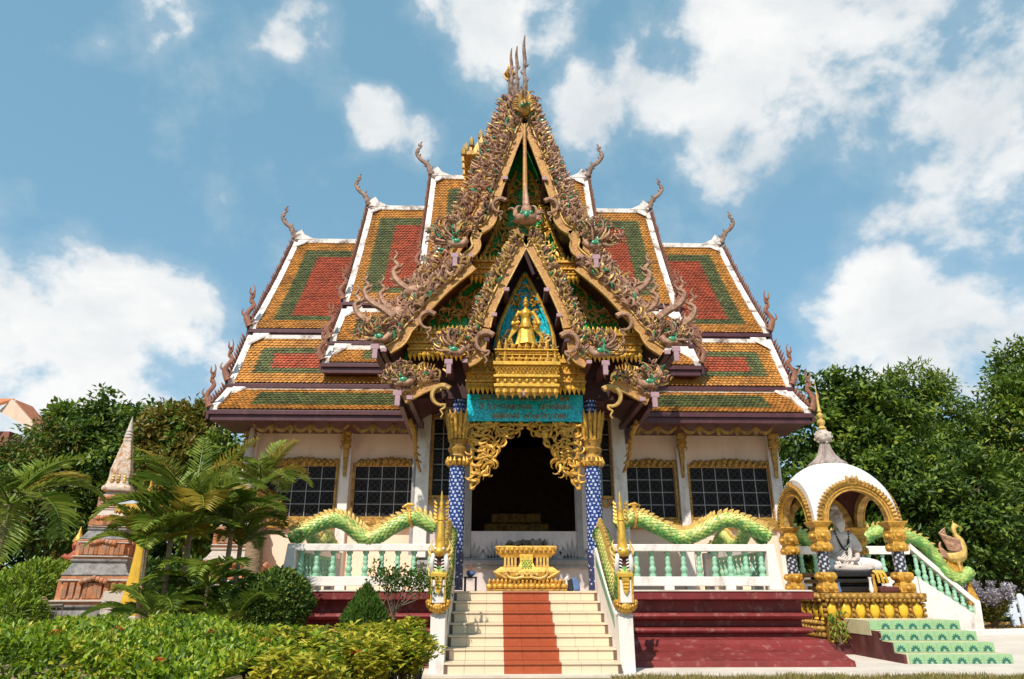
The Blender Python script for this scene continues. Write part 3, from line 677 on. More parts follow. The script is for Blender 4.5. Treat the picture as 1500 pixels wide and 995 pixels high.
for x in (-1.43, 2.70-.42):                                 # carved gold aprons under the vestibule windows
    for q in range(4): m.tube(bez([(x-.05+q*.13, VY-.03, 3.1), (x+.02+q*.13, VY-.07, 3.0-.05*q*(3-q)*.5), (x+.08+q*.13, VY-.05, 3.02)], 3), taper(7, .04, .02), 5)
m.build('window_apron', 'gold', TM, smooth=True)
def bracket(x, y, zt, h, w_):
    m = MB(); vs = []
    for f, k, d in [(0, 1, .55), (.08, 1.1, .5), (.18, .95, .36), (.35, .8, .24), (.42, .95, .26), (.5, .6, .16), (.75, .45, .10), (1, .3, .05)]:
        z = zt-h*f; vs += [(x-w_*k, y-d*.6, z), (x+w_*k, y-d*.6, z), (x+w_*k, y, z), (x-w_*k, y, z)]
    m.add(vs, [(i*4+j, i*4+4+j, i*4+4+(j+1) % 4, i*4+(j+1) % 4) for i in range(7) for j in range(4)] + [(0, 1, 2, 3)])
    for i in range(5):
        for s_ in (-1, 1): m.tube(bez([(x+s_*w_*.3, y-.25+i*.03, zt-.05-i*h*.1), (x+s_*w_*1.1, y-.2+i*.02, zt-.12-i*h*.1), (x+s_*w_*.7, y-.16, zt-.22-i*h*.1)], 3), taper(7, .035, .01), 5)
    m.build('bracket', 'gold_old', TM, bevel=.01, fix=True)
for x, half in ((-6.72, .15), (-4.09, .13), (5.2, .13), (7.80, .15)):
    m = MB(); m.box(x-half, x+half, WY-.14, WY-.001, ZP, 5.6); m.build('pillar', 'white', TM, bevel=.012)
    bracket(x, WY-.15, 5.62, 1.55, half*.95)
def valance(x0, x1):
    n = max(2, round((x1-x0)/.55)); w_ = (x1-x0)/n; m = MB(); y = 17.78
    for i in range(n):
        c = x0+w_*(i+.5); A = [(c-w_/2+w_*k/10, 5.26-.17*math.sin(PI*k/10)) for k in range(11)]
        for k in range(10):
            (a, za), (b, zb) = A[k], A[k+1]
            m.prism([(a, y, za+.05), (b, y, zb+.05), (b, y, zb-.035), (a, y, za-.035)], (0, .03, 0))
        q = c-w_/2
        if i: m.prism([(q, y-.02, 5.27), (q-.08, y-.02, 5.15), (q, y-.02, 5.0), (q+.08, y-.02, 5.15)], (0, .035, 0))
    m.build('scalloped_valance', 'gold_old', TM, fix=True)
for a, b in ((-6.35, -3.85), (-3.75, -1.6), (2.75, 4.85), (4.95, 7.45)): valance(a, b)

# ------------------------------------------------------------ tiled roofs
XH = .48
def slope_pt(A, B, f, sag):
    (ya, za), (yb, zb) = A, B; k = sag*4*f*(1-f)
    ny, nz = (zb-za), -(yb-ya); l_ = math.hypot(ny, nz); ny, nz = ny/l_, nz/l_
    if nz > 0: ny, nz = -ny, -nz
    return (ya+(yb-ya)*f+ny*k*(1 if ny > 0 else -1)*0, za+(zb-za)*f-k)
def tiled(par, x0, x1, A, B, sag, zone, tw=.12, te=.10):
    L_ = math.hypot(B[0]-A[0], B[1]-A[1]); rows = int(L_/te); te = L_/rows; cols = int((x1-x0)/tw); tw = (x1-x0)/cols
    m = MB(); pts = [slope_pt(A, B, i/rows, sag) for i in range(rows+2)]
    for i in range(rows):
        (y0, z0), (y1, z1) = pts[i], pts[i+1]
        dy, dz = y1-y0, z1-z0; l_ = math.hypot(dy, dz); dy /= l_; dz /= l_; ny, nz = dz, -dy
        if nz < 0: ny, nz = -ny, -nz
        for j in range(cols+1):
            x = x0+tw*(j+.5*(i % 2)); xa, xb = max(x0, x-tw*.47), min(x1, x+tw*.47)
            if xb-xa < .02: continue
            lift = .036+random.uniform(-.004, .007); e0 = te*.25; e1 = te*1.18
            def q(xx, s_, n_): return (xx, y0+dy*s_+ny*n_, z0+dz*s_+nz*n_)
            mid = te*.8
            jx = random.uniform(-.006, .006)
            v = [q(xa, -e0, .004), q(xb, -e0, .004), q(xb+jx, mid, lift), q((xa+xb)/2+jx, e1, lift+.004), q(xa+jx, mid, lift), q(xb+jx, mid, lift-.022), q((xa+xb)/2+jx, e1, lift-.018), q(xa+jx, mid, lift-.022)]
            m.add(v, [(0, 4, 3, 2, 1), (2, 3, 6, 5), (3, 4, 7, 6)], zone((xa+xb)/2, (i+.5)*te, L_))
    return m.build('roof_tile', ['tile_yellow', 'tile_green', 'tile_red'], par, kind='stuff')
def band(x0, x1, by, bg_, tt, tb, gt, gb):
    def zone(x, s_, L_):
        dx = min(x-x0, x1-x); d2 = L_-s_
        if dx < by or s_ < tt or d2 < tb: return 0
        if dx < by+bg_ or s_ < tt+gt or d2 < tb+gb: return 1
        return 2
    return zone
def flame_row(m, pts, nrm_out, h, step, thick=.03, lean=(0, 0, .5)):
    """small flame fins standing along a polyline"""
    pts = [Vector(p) for p in pts]; acc_ = 0
    for i in range(1, len(pts)):
        seg = pts[i]-pts[i-1]; l_ = seg.length; s_ = step-acc_
        while s_ < l_:
            b = pts[i-1]+seg*(s_/l_); o = Vector(nrm_out); hh = h*random.uniform(.8, 1.2)
            m.tube([b, b+o*hh*.5, b+o*hh*.8+Vector(lean)*hh*.5, b+o*hh*.9+Vector(lean)*hh*1.1], [thick, thick*1.25, thick*.7, .004], 5); s_ += step
        acc_ = (acc_+l_) % step
def hanghong(m, b, h, s_):
    b = Vector(b); pth = bez([b, b+Vector((s_*.10*h, 0, .25*h)), b+Vector((-s_*.02*h, 0, .5*h)), b+Vector((s_*.05*h, 0, .7*h)), b+Vector((-s_*.01*h, 0, .86*h)), b+Vector((s_*.03*h, 0, h))], 5)
    n = len(pth); m.tube(pth, [h*(.085-.078*(i/(n-1))**.8) for i in range(n)], 7, flat=.7)
    for k in range(6):
        p = pth[2+k*3]; sd = s_ if k % 2 else -s_
        m.tube(bez([p, p+Vector((sd*.09*h*(1-k*.1), -.03, .03*h)), p+Vector((sd*.11*h*(1-k*.1), -.03, .11*h)), p+Vector((sd*.07*h, -.02, .17*h))], 3), taper(10, .036*h, .005*h), 5)
def chofa(m, b, h, s_):
    b = Vector(b); V = lambda o, z: b+Vector((s_*o*h, 0, z*h))
    m.tube(bez([V(-.12, -.1), V(-.02, .04), V(.06, .2), V(.13, .36), V(.30, .5), V(.41, .66), V(.41, .80), V(.31, .90), V(.33, 1.0), V(.29, 1.06)], 5),
           [.085*h*(1-.82*(i/45.)) for i in range(46)], 8, flat=.8)
    m.ell(V(-.02, .06), (.13*h, .09*h, .09*h), 9, 6)
    m.tube(bez([V(-.06, .08), V(-.16, .16), V(-.20, .3)], 4), taper(9, .05*h, .006*h), 6)
    for o, z, dx, dz in [(.06, .22, -.10, .05), (.12, .34, .10, -.06), (.16, .38, -.06, .10), (.28, .48, .03, .10), (.38, .6, -.08, .05), (.41, .72, -.07, .05), (.33, .92, .07, .05), (.02, .16, .12, -.03)]:
        m.tube([V(o, z), V(o+dx*.6, z+dz*.7), V(o+dx, z+dz+.04)], [.04*h, .03*h, .004*h], 5)
def roof_section(hw, tiers, name, chofa_h, hh, zones, back=True, fascia=.30):
    x0, x1 = XH-hw, XH+hw
    sec = bpy.data.objects.new(name, None); COL.objects.link(sec); sec.parent = TM; ORG[sec.name] = ORG[TM.name]
    RY = tiers[0][0][0]; fin = MB(); ch = MB(); trim = MB(); fas = MB(); slab = MB(); fins = MB(); cap = MB()
    for k, (A, B) in enumerate(tiers):
        sag = .16 if k == 0 else .04
        tiled(sec, x0+.16, x1-.16, A, B, sag, band(x0+.16, x1-.16, *zones[k]))
        n = 14; C = [slope_pt(A, B, i/n, sag) for i in range(n+1)]
        for yy in ((0, 1) if back else (0,)):
            D = C if yy == 0 else [(2*RY-y, z) for y, z in C]
            slab.strip([(x0+.05, y, z-.015) for y, z in D], (x1-x0-.1, 0, 0)); slab.strip([(x0+.05, y, z-.14) for y, z in D], (x1-x0-.1, 0, 0))
        for s_, xx in ((-1, x0), (1, x1)):
            e0, e1 = (xx-.02, xx+.17) if s_ < 0 else (xx-.17, xx+.02)
            for i in range(n):
                (ya, za), (yb, zb) = C[i], C[i+1]
                j = random.uniform(0, .02)
                trim.prism([(e0, ya, za-.05), (e0, ya, za+.10), (e0, yb, zb+.10), (e0, yb, zb-.05)], (e1-e0+j*0, 0, 0))
                o0, o1 = (xx-.10, xx-.021) if s_ < 0 else (xx+.021, xx+.10)
                fas.prism([(o0, ya, za-.26), (o0, ya, za+.07), (o0, yb, zb+.07), (o0, yb, zb-.26)], (o1-o0, 0, 0))
            flame_row(fins, [(xx+s_*.06, y-.02, z+.07) for y, z in C], (s_*.25, -.5, .7), .13, .16, .035, (s_*.3, -.1, .5))
            yb, zb = C[-1]
            fin = MB(); hanghong(fin, (xx+s_*.02, yb-.02, zb+.06), hh[k], s_); fin.build('corner_finial', 'finial_red', sec, smooth=True)
            # corner fillet of plaster at the top
            ya, za = C[0]; cap = MB(); cap.prism([(xx-s_*.15, ya-.03, za+.10), (xx-s_*.62, ya-.03, za+.10), (xx-s_*.24, ya-.22, za-.22), (xx-s_*.15, ya-.32, za-.34)], (0, 0, .06)); cap.build('plaster_corner', 'ridge_plaster', sec, fix=True)
        ya, za = C[0]; trim.box(x0+.2, x1-.2, ya-.07 if k else ya-.09, ya+.10, za-.03, za+(.09 if k else .14))
        yb, zb = C[-1]
        fas.box(x0-.04, x1+.04, yb-.02, yb+.12, zb-.14, zb-.02); fs = fascia if k == len(tiers)-1 else .19; fas.box(x0+.0, x1-.0, yb+.04, yb+.2, zb-fs, zb-.141)
        if k == len(tiers)-1: fas.box(x0+.02, x1-.02, yb+.10, yb+1.75, zb-fascia+.02, zb-fascia+.05)
        else:                                                # closing board up to the next tier's top
            yn, zn = tiers[k+1][0]; fas.box(x0+.1, x1-.1, yb+.2, yb+.24, min(zn, zb)-.3, zb-.05)
    for s_, xx in ((-1, x0), (1, x1)):
        ch = MB(); chofa(ch, (xx+s_*.02, RY, tiers[0][0][1]+.14), chofa_h, s_); ch.build('ridge_finial', 'finial', sec, smooth=True)
        cap = MB(); cap.prism([(xx-s_*.02, RY-.1, tiers[0][0][1]+.1), (xx-s_*.75, RY-.1, tiers[0][0][1]+.1), (xx-s_*.35, RY-.1, tiers[0][0][1]+.3), (xx-s_*.22, RY-.1, tiers[0][0][1]+.5), (xx-s_*.02, RY-.1, tiers[0][0][1]+.34)], (0, .2, 0)); cap.build('ridge_corner', 'ridge_plaster', sec, fix=True)
        g = MB(); zl = tiers[-1][1][1]; yl = tiers[-1][1][0]
        pr = [(y, z) for T in tiers for y, z in T]
        g.prism([(xx-s_*.3, y+.1, z-.1) for y, z in pr]+[(xx-s_*.3, 2*RY-y-.1, z-.1) for y, z in reversed(pr)], (s_*.06, 0, 0)); g.build('gable_end', 'plum', sec, fix=True)
    slab.build('roof_deck', 'plum_dark', sec); trim.build('plaster_edge', 'ridge_plaster', sec, fix=True);
    fas.build('fascia', 'plum', sec, bevel=.01, fix=True); fins.build('edge_fins', 'finial_red', sec, smooth=True, kind='stuff')
    return sec
OUT = [((22.3, 13.0), (19.2, 8.50)), ((19.15, 8.16), (18.2, 6.52)), ((18.28, 6.36), (17.30, 5.55))]
MID = [((22.3, 14.42), (19.7, 9.62)), ((19.6, 9.22), (18.55, 7.90)), ((18.5, 7.62), (17.95, 7.05))]
CEN = [((22.3, 15.78), (19.9, 10.9)), ((19.85, 10.5), (18.9, 9.2))]
roof_section(7.80, OUT, 'roof_section', 1.32, [1.35, 1.20, 1.15], [(.38, .48, .52, .50, .36, .32), (.42, .40, .38, .40, .27, .27), (.75, 9, .20, .36, .36, .36)], fascia=.29)
roof_section(5.22, MID, 'roof_section', 1.32, [1.2, 1.15, 1.1], [(.36, .58, .52, .48, .36, .32), (.42, .34, .33, .33, .24, .24), (.85, 9, .16, .26, .3, .3)], fascia=.30)
roof_section(2.95, CEN, 'roof_section', 1.45, [1.0, 1.0], [(.52, .62, .58, .58, .5, .42), (.5, .5, .4, .4, .3, .3)])
# golden tiered tower over the crossing
sec = bpy.data.objects.new('crossing_spire', None); COL.objects.link(sec); sec.parent = TM; ORG[sec.name] = ORG[TM.name]
m = MB(); m.lathe([(1.45, 14.4), (1.45, 15.7), (1.68, 15.72), (1.68, 15.9), (1.4, 15.95), (1.35, 16.25), (1.42, 16.3), (1.1, 16.4), (.98, 16.8), (1.05, 16.85), (.76, 17.0), (.74, 17.3), (.8, 17.35), (.5, 17.6), (.45, 18.0), (.3, 18.3)], (XH, 22.3, 0), square=True); m.build('tower', 'gold_old', sec, bevel=.02)
m = MB()
for hw, z in ((1.68, 15.72), (1.60, 15.9), (1.42, 16.3), (1.1, 16.85), (.8, 17.35)):
    for i in range(9):
        u = -hw+2*hw*i/8
        for q in ((XH+u, 22.3-hw), (XH-hw, 22.3+u), (XH+hw, 22.3+u), (XH+u, 22.3+hw)):
            m.tube([(q[0], q[1], z-.02), (q[0], q[1]-.02, z+.18), (q[0], q[1], z+.42)], [.11, .10, .005], 5)
m.build('antefix', 'crest_gold', sec, smooth=True, kind='stuff')
m = MB(); m.lathe([(.3, 18.2), (.22, 18.6), (.16, 19.2), (.12, 19.6), (.14, 19.7), (.08, 19.9), (.06, 20.4), (.10, 20.42), (.05, 20.5)], (XH, 22.3, 0), 10); m.build('needle', 'finial', sec, smooth=True)
m = MB()
for a in range(3):
    m.tube([(XH+.25*math.cos(a*PI/3)*math.cos(q*PI/8), 22.3+.25*math.sin(a*PI/3)*math.cos(q*PI/8), 20.72+.25*math.sin(q*PI/8)) for q in range(17)], .025, 5)
m.lathe([(.22, 20.75), (.14, 20.85), (.17, 20.9), (.08, 21.05), (.10, 21.1), (.03, 21.3), (.005, 21.8)], (XH, 22.3, 0), 10); m.build('crown', 'gold', sec, smooth=True)

# ------------------------------------------------------------ entrance porch with the carved gable
XG = .63
YF = 13.3
def sub(name, parent=None):
    o = bpy.data.objects.new(name, None); COL.objects.link(o); o.parent = parent or TM; ORG[o.name] = ORG[TM.name]; return o
PORCH = sub('porch_gable'); INNER = sub('inner_gable')
def uz(px, py, Y): p = P(px, py, Y); return (XG-p.x, p.z)            # left half of the photo -> distance from the axis, height
def W(u, z, Y, s): return Vector((XG+s*u, Y, z))
def poly(pxs, Y, n=5):
    pts = bez([(*uz(x, y, Y), 0) for x, y in pxs], n); return [(p.x, p.y) for p in pts]
def normals(pl):
    out = []
    for i in range(len(pl)):
        a = pl[max(i-1, 0)]; b = pl[min(i+1, len(pl)-1)]; dx, dz = b[0]-a[0], b[1]-a[1]; l_ = math.hypot(dx, dz) or 1
        out.append((-dz/l_, dx/l_))                                   # outward: away from the axis and up
    return out
def barge(par, pl, Y, w0, depth, mt='ochre_board'):
    nr = normals(pl)
    for s in (-1, 1):
        m = MB()
        for i in range(len(pl)-1):
            a, b = pl[i], pl[i+1]; na, nb = nr[i], nr[i+1]
            q = [W(a[0], a[1], Y, s), W(b[0], b[1], Y, s), W(b[0]-nb[0]*w0, b[1]-nb[1]*w0, Y, s), W(a[0]-na[0]*w0, a[1]-na[1]*w0, Y, s)]
            m.prism(q, (0, depth, 0))
        m.build('bargeboard', mt, par, fix=True)
        m = MB()
        flat_pts = [W(p[0]+n[0]*.012, p[1]+n[1]*.012, Y-.015, s) for p, n in zip(pl, nr)]
        m.tube(flat_pts, .026, 5); m.tube([W(p[0]-n[0]*w0, p[1]-n[1]*w0, Y-.015, s) for p, n in zip(pl, nr)], .02, 5)
        m.build('board_rib', 'carving_gold', par, smooth=True, kind='stuff')
def roof_sheet(par, pl, Y0, Y1, over=.03):
    nr = normals(pl)
    for s in (-1, 1):
        m = MB(); m.strip([W(p[0], p[1], Y0+.03, s) for p in pl], (0, Y1-Y0, 0), 0); m.build('soffit', 'plum', par)
        m = MB(); m.strip([W(p[0]+n[0]*.12, p[1]+n[1]*.12, Y0+.03, s) for p, n in zip(pl, nr)], (0, Y1-Y0, 0), 0); m.build('roof_cover', 'tile_yellow', par)
def scroll(m, u, z, ang, L_, r, curl, s, Y, dy=0., n=9, mi=0, sides=5):
    pth = []; a = ang
    for i in range(n):
        pth.append(W(u, z, Y-dy*math.sin(PI*i/(n-1)), s)); f = i/(n-1)
        u += math.cos(a)*L_/(n-1)*(1.25-.6*f); z += math.sin(a)*L_/(n-1)*(1.25-.6*f); a += curl*(.35+1.3*f)/(n-1)
    m.tube(pth, [r*(.55+.55*math.sin(PI*min(1, .25+f_*.9))) * (1-.55*f_) for f_ in [i/(n-1) for i in range(n)]], sides, mi)
def fins(par, pl, Y, h, step, mt='carving', rows=1, name='flame_fins'):
    """a lace of small tight curls standing off a board, leaning up the slope"""
    nr = normals(pl); dens = [0.]
    for i in range(1, len(pl)): dens.append(dens[-1]+math.hypot(pl[i][0]-pl[i-1][0], pl[i][1]-pl[i-1][1]))
    tot = dens[-1]; n = int(tot/step*1.35)*(1+rows)
    pts = []
    for k in range(n):
        d_ = tot*(k+random.uniform(0, 1))/n; i = 1
        while i < len(pl)-1 and dens[i] < d_: i += 1
        f = (d_-dens[i-1])/max(1e-6, dens[i]-dens[i-1]); u = pl[i-1][0]+(pl[i][0]-pl[i-1][0])*f; z = pl[i-1][1]+(pl[i][1]-pl[i-1][1])*f
        q = random.random()**1.3*h*.75; nn = nr[i]; a = math.atan2(nn[1], nn[0])
        pts.append((u+nn[0]*q, z+nn[1]*q, a+random.uniform(-.2, 1.5), h*random.uniform(.42, .85), h*random.uniform(.085, .13), random.choice((4.6, 4.0, -4.4, 3.0)), random.uniform(-.06, .07)))
    for k in range(int(tot/(step*1.6))):                              # outline of regular little flames
        d_ = tot*(k+.5)/int(tot/(step*1.6)); i = 1
        while i < len(pl)-1 and dens[i] < d_: i += 1
        f = (d_-dens[i-1])/max(1e-6, dens[i]-dens[i-1]); u = pl[i-1][0]+(pl[i][0]-pl[i-1][0])*f; z = pl[i-1][1]+(pl[i][1]-pl[i-1][1])*f; nn = nr[i]; a = math.atan2(nn[1], nn[0])
        pts.append((u+nn[0]*h*.5, z+nn[1]*h*.5, a-.3, h*random.uniform(.6, .85), h*.11, 2.0, 0))
    for s in (-1, 1):
        m = MB()
        for u, z, a, L_, r_, c, dy in pts: scroll(m, u+random.uniform(-.02, .02), z+random.uniform(-.02, .02), a+random.uniform(-.45, .45), L_*random.uniform(.85, 1.15), r_, c*random.uniform(.8, 1.15), s, Y+dy, .05, 8, random.choices((0, 1, 2, 3), (.52, .18, .26, .04))[0])
        m.build(name, [mt, 'carving_gold' if mt == 'carving' else 'carving', 'carving_dark', 'cheek_green'], par, smooth=True, kind='stuff')
def hook(par, u, z, r, s, Y, mt='carving'):
    m = MB(); pth = [W(u+r*math.cos(a), z+r*math.sin(a), Y-.03, s) for a in [PI*.75-PI*1.35*i/10 for i in range(11)]]
    q = pth[-1]; uu = (q.x-XG)/s; zz = q.z
    pth += [W(uu+.10*r, zz-.35*r, Y-.03, s), W(uu+.45*r, zz-.55*r, Y-.03, s), W(uu+.2*r, zz-.95*r, Y-.03, s), W(uu+.4*r, zz-1.3*r, Y-.03, s)]
    m.tube(bez(pth, 2), taper(29, r*.34, r*.07), 7); m.build('scroll_hook', mt, par, smooth=True)
def naga(par, u, z, Y, s, k, fan=14, amin=.15, amax=2.9, tails=True, spread=1.):
    """serpent head at a roof corner, u outward; k = head size"""
    m = MB()
    m.ell(W(u, z, Y-.02, s), (.30*k, .20*k, .19*k), 12, 8); m.ell(W(u+.16*k, z-.05*k, Y-.03, s), (.2*k, .15*k, .13*k), 10, 7)
    m.tube(bez([W(u+.1*k, z+.08*k, Y-.03, s), W(u+.34*k, z+.05*k, Y-.03, s), W(u+.50*k, z+.14*k, Y-.03, s), W(u+.52*k, z+.30*k, Y-.03, s), W(u+.44*k, z+.36*k, Y-.03, s)], 4), taper(17, .12*k, .03*k), 8)
    m.tube(bez([W(u+.05*k, z-.12*k, Y-.03, s), W(u+.30*k, z-.14*k, Y-.03, s), W(u+.44*k, z-.05*k, Y-.03, s), W(u+.50*k, z-.1*k, Y-.03, s)], 4), taper(13, .08*k, .02*k), 7)
    for i in range(3): m.tube([W(u+.22*k+i*.08*k, z+.02*k, Y-.12*k, s), W(u+.24*k+i*.08*k, z-.08*k, Y-.14*k, s)], [.025*k, .004*k], 5)
    m.tube(bez([W(u-.5*k, z+.25*k, Y, s), W(u-.3*k, z-.02*k, Y-.02, s), W(u, z, Y-.02, s)], 5), taper(11, .17*k, .2*k), 9)
    m.build('serpent_head', 'carving', par, smooth=True)
    m = MB(); m.ell(W(u-.04*k, z+.08*k, Y-.20*k, s), (.20*k, .09*k, .14*k), 9, 6); m.ell(W(u+.14*k, z+.26*k, Y-.16*k, s), (.10*k, .08*k, .22*k), 9, 6)
    m.ell(W(u+.2*k, z-.04*k, Y-.16*k, s), (.09*k, .06*k, .07*k), 8, 5)
    m.build('green_cheek', 'cheek_green', par, smooth=True)
    m = MB(); m.ell(W(u+.12*k, z+.10*k, Y-.2*k, s), .045*k, 8, 6); m.build('eye', 'statue_white', par, smooth=True)
    m = MB()
    pick = lambda: random.choices((0, 1, 2, 3), (.48, .20, .26, .06))[0]
    for i in range(fan):                                             # flames standing out behind the head
        a = amin+(amax-amin)*(i+random.uniform(-.2, .2))/(fan-1); L_ = k*random.uniform(.75, 1.25)*spread
        scroll(m, u+.2*k*math.cos(a), z+.2*k*math.sin(a)+.06*k, a-.8, L_, .072*k, 3.0, s, Y+random.uniform(-.06, .08), .08, 9, pick())
        for q in range(3): d_ = L_*(.35+.22*q); scroll(m, u+(d_+.2*k)*math.cos(a-.15), z+(d_+.2*k)*math.sin(a-.15), a+random.choice((-1.1, 1.1)), .24*k, .042*k, random.choice((4.4, -4.4)), s, Y+random.uniform(-.08, .06), .04, 7, pick())
    for i in range(fan*5):
        a = random.uniform(amin-.2, amax+.1); d_ = k*random.uniform(.15, 1.0)*spread
        scroll(m, u+d_*math.cos(a), z+d_*math.sin(a), a+random.uniform(-1.2, 1.2), k*random.uniform(.24, .42), .05*k, random.choice((4.8, -4.8, 3.6)), s, Y+random.uniform(-.1, .08), .06, 8, pick())
    m.build('mane', ['carving', 'carving_gold', 'carving_dark', 'cheek_green'], par, smooth=True, kind='stuff')
def tailspire(par, u, z, Y, s, h, mt='carving'):
    m = MB(); B = lambda a, b: W(u+a*h, z+b*h, Y, s)
    m.tube(bez([B(-.3, -.25), B(0, 0), B(.22, .12), B(.42, .3), B(.50, .52), B(.40, .66), B(.50, .80), B(.44, .95), B(.5, 1.05)], 4), taper(33, .12*h, .015*h), 7)
    for a, b, da, db in [(.1, .05, .0, .2), (.25, .15, -.02, .2), (.3, .18, .2, -.05), (.42, .3, .15, 0), (.48, .45, -.15, .08), (.42, .62, -.12, .06), (.48, .8, .1, .04), (0, 0, -.1, .2)]:
        m.tube(bez([B(a, b), B(a+da*.7, b+db*.5), B(a+da, b+db+.05)], 3), taper(7, .06*h, .008*h), 5)
    m.build('tail_spire', mt, par, smooth=True)
def purlin(par, px, py, Y, Y1, w_=.16, big=True):
    u, z = uz(px, py, Y)
    for s in (-1, 1):
        m = MB()
        def bx(a, b, c, d, mi):
            x0, x1 = XG+s*a, XG+s*b; m.box(min(x0, x1), max(x0, x1), Y-.02, Y+.04, c, d, mi)
        bx(u-.5*w_, u+.5*w_, z-.02, z+.5*w_, 0)
        if big: bx(u-.35*w_, u+.25*w_, z-w_*1.35, z-.021, 0)
        m.build('bracket_end', 'plum_light', par, bevel=.006)
        m = MB(); x0, x1 = XG+s*(u-.4*w_), XG+s*(u+.4*w_); m.box(min(x0, x1), max(x0, x1), Y+.045, Y1, z-.05, z+.07)
        m.build('purlin', 'plum', par)

# outlines (left half, photo pixels)
T1 = poly([(768,166),(750,208),(735,248),(722,286)], YF) 
T1b = poly([(721,288),(718,312),(712,326),(698,334)], YF); T1c = poly([(697,334),(691,350),(692,362),(676,376)], YF)
T2 = poly([(690,386),(662,408),(640,428),(612,458)], YF); T2b = poly([(611,459),(601,472),(593,480),(584,496),(566,508)], YF)
T3 = poly([(640,556),(622,562),(606,570),(588,580)], YF)
for pl in (T1, T1b, T1c, T2, T2b, T3): barge(PORCH, pl, YF, .17, .10)
full1 = T1+T1b[1:]+T1c[1:]; full2 = T2+T2b[1:]
roof_sheet(PORCH, full1, YF+.08, 20.5); roof_sheet(PORCH, full2, YF+.08, 19.0); roof_sheet(PORCH, T3, YF+.08, 16.2)
fins(PORCH, T1, YF-.01, .23, .036); fins(PORCH, T1, YF+.05, .20, .07, 'carving_gold')
fins(PORCH, T1b, YF, .24, .04); fins(PORCH, T2, YF, .34, .04, rows=2); fins(PORCH, T2b, YF, .30, .04, rows=2); fins(PORCH, T3, YF, .26, .04, rows=2)
for s in (-1, 1):
    for px, py, r_ in ((733, 302, .17), (628, 470, .18), (648, 580, .20)):
        u, z = uz(px, py, YF-.05); hook(PORCH, u, z, r_, s, YF-.05, 'carving' if py < 500 else 'carving_gold')
    for px, py, k, fn, a0, a1, sprd in ((668, 358, .44, 18, .3, 2.3, 1.5), (555, 497, .44, 14, .2, 2.3, 1.05), (590, 560, .42, 14, .3, 2.2, 1.0)):
        u, z = uz(px, py, YF-.08); naga(PORCH, u, z, YF-.08, s, k, fn, a0, a1, spread=sprd)
    for px, py, h, Y in ((548, 476, .85, YF), (560, 452, .8, YF+.15)):
        u, z = uz(px, py, Y); tailspire(PORCH, u, z, Y, s, h)
for px, py, big in ((666, 376, 1), (549, 510, 1), (582, 578, 1), (690, 376, 0), (562, 514, 0), (600, 584, 0), (740, 262, 0)): purlin(PORCH, px, py, YF-.1 if big else YF-.06, 16.0, .17 if big else .12, big)
# a stepped pair of roof sections behind the front gable, each with its own finials
for k, (Y, apex, mid_, end_) in enumerate([(15.1, (757,152), (700,300), (607,432)), (16.9, (749,146), (690,290), (585,462))]):
    pl = poly([apex, (int(apex[0]*.62+mid_[0]*.38), int(apex[1]*.62+mid_[1]*.38)+6), mid_, ((mid_[0]+end_[0])//2+6, (mid_[1]+end_[1])//2+8), end_], Y, 6)
    barge(PORCH, pl, Y, .16, .1); fins(PORCH, pl, Y, .34, .07, rows=2); roof_sheet(PORCH, pl, Y+.05, 21)
    u, z = pl[-1]
    for s in (-1, 1):
        tailspire(PORCH, u, z+.05, Y-.05, s, 1.05)
        m = MB(); m.ell(W(u, z+.05, Y-.05, s), (.26, .16, .18), 9, 6)
        for i in range(26):
            a = random.uniform(.2, 3.0); scroll(m, u+random.uniform(-.3, .15), z+random.uniform(0, .3), a, random.uniform(.25, .45), .035, random.choice((3, -3)), s, Y-.08, .05, 8)
        m.build('serpent_tail', 'carving', PORCH, smooth=True)
# apex finials: three tall blades one behind the other
for k, (px, y0, y1, Y) in enumerate([(768, 165, 55, YF-.05), (757, 150, 70, 15.05), (749, 145, 73, 16.85)]):
    a = P(px, y0, Y); b = P(px, y1, Y); h = b.z-a.z; x = b.x
    m = MB(); n = 22; prof_ = lambda f: (.10 if f < .06 else .062+.022*math.sin(f*9))*(1 if f < .55 else max(.12, 1-(f-.55)*1.7))
    m.tube([Vector((XG+(x-XG)*min(1, i/5)+.012*math.sin(i*.9), Y+.05*math.sin(i*.5), a.z-.1+(h+.1)*i/n)) for i in range(n+1)], [prof_(i/n) for i in range(n+1)], 8)
    for i in range(6):
        z = a.z+h*(.10+.10*i); s = 1 if i % 2 else -1
        m.tube([(x+s*.04, Y, z), (x+s*.085, Y-.02, z+.05), (x+s*.075, Y-.02, z+.12)], [.03, .022, .004], 5)
    m.build('apex_finial', 'finial', PORCH, smooth=True)
a = P(768, 165, YF)
m = MB()
m.ell((XG, YF-.1, a.z+.05), (.16, .15, .22), 10, 8); m.tube(bez([(XG, YF-.1, a.z), (XG, YF-.3, a.z+.1), (XG, YF-.38, a.z-.05)], 4), taper(9, .09, .02), 7)
for s in (-1, 1):
    for i in range(10): scroll(m, .06, a.z-.08+i*.045, .2+i*.12, .28, .035, random.choice((2.5, -2.2)), s, YF-.1, .06, 8)
m.build('apex_bird', 'gold_old', PORCH, smooth=True)
m = MB(); m.ell((XG-.05, YF-.24, a.z+.03), (.06, .05, .07), 8, 6); m.ell((XG+.06, YF-.24, a.z+.06), (.05, .05, .05), 8, 6); m.build('green_breast', 'cheek_green', PORCH, smooth=True)

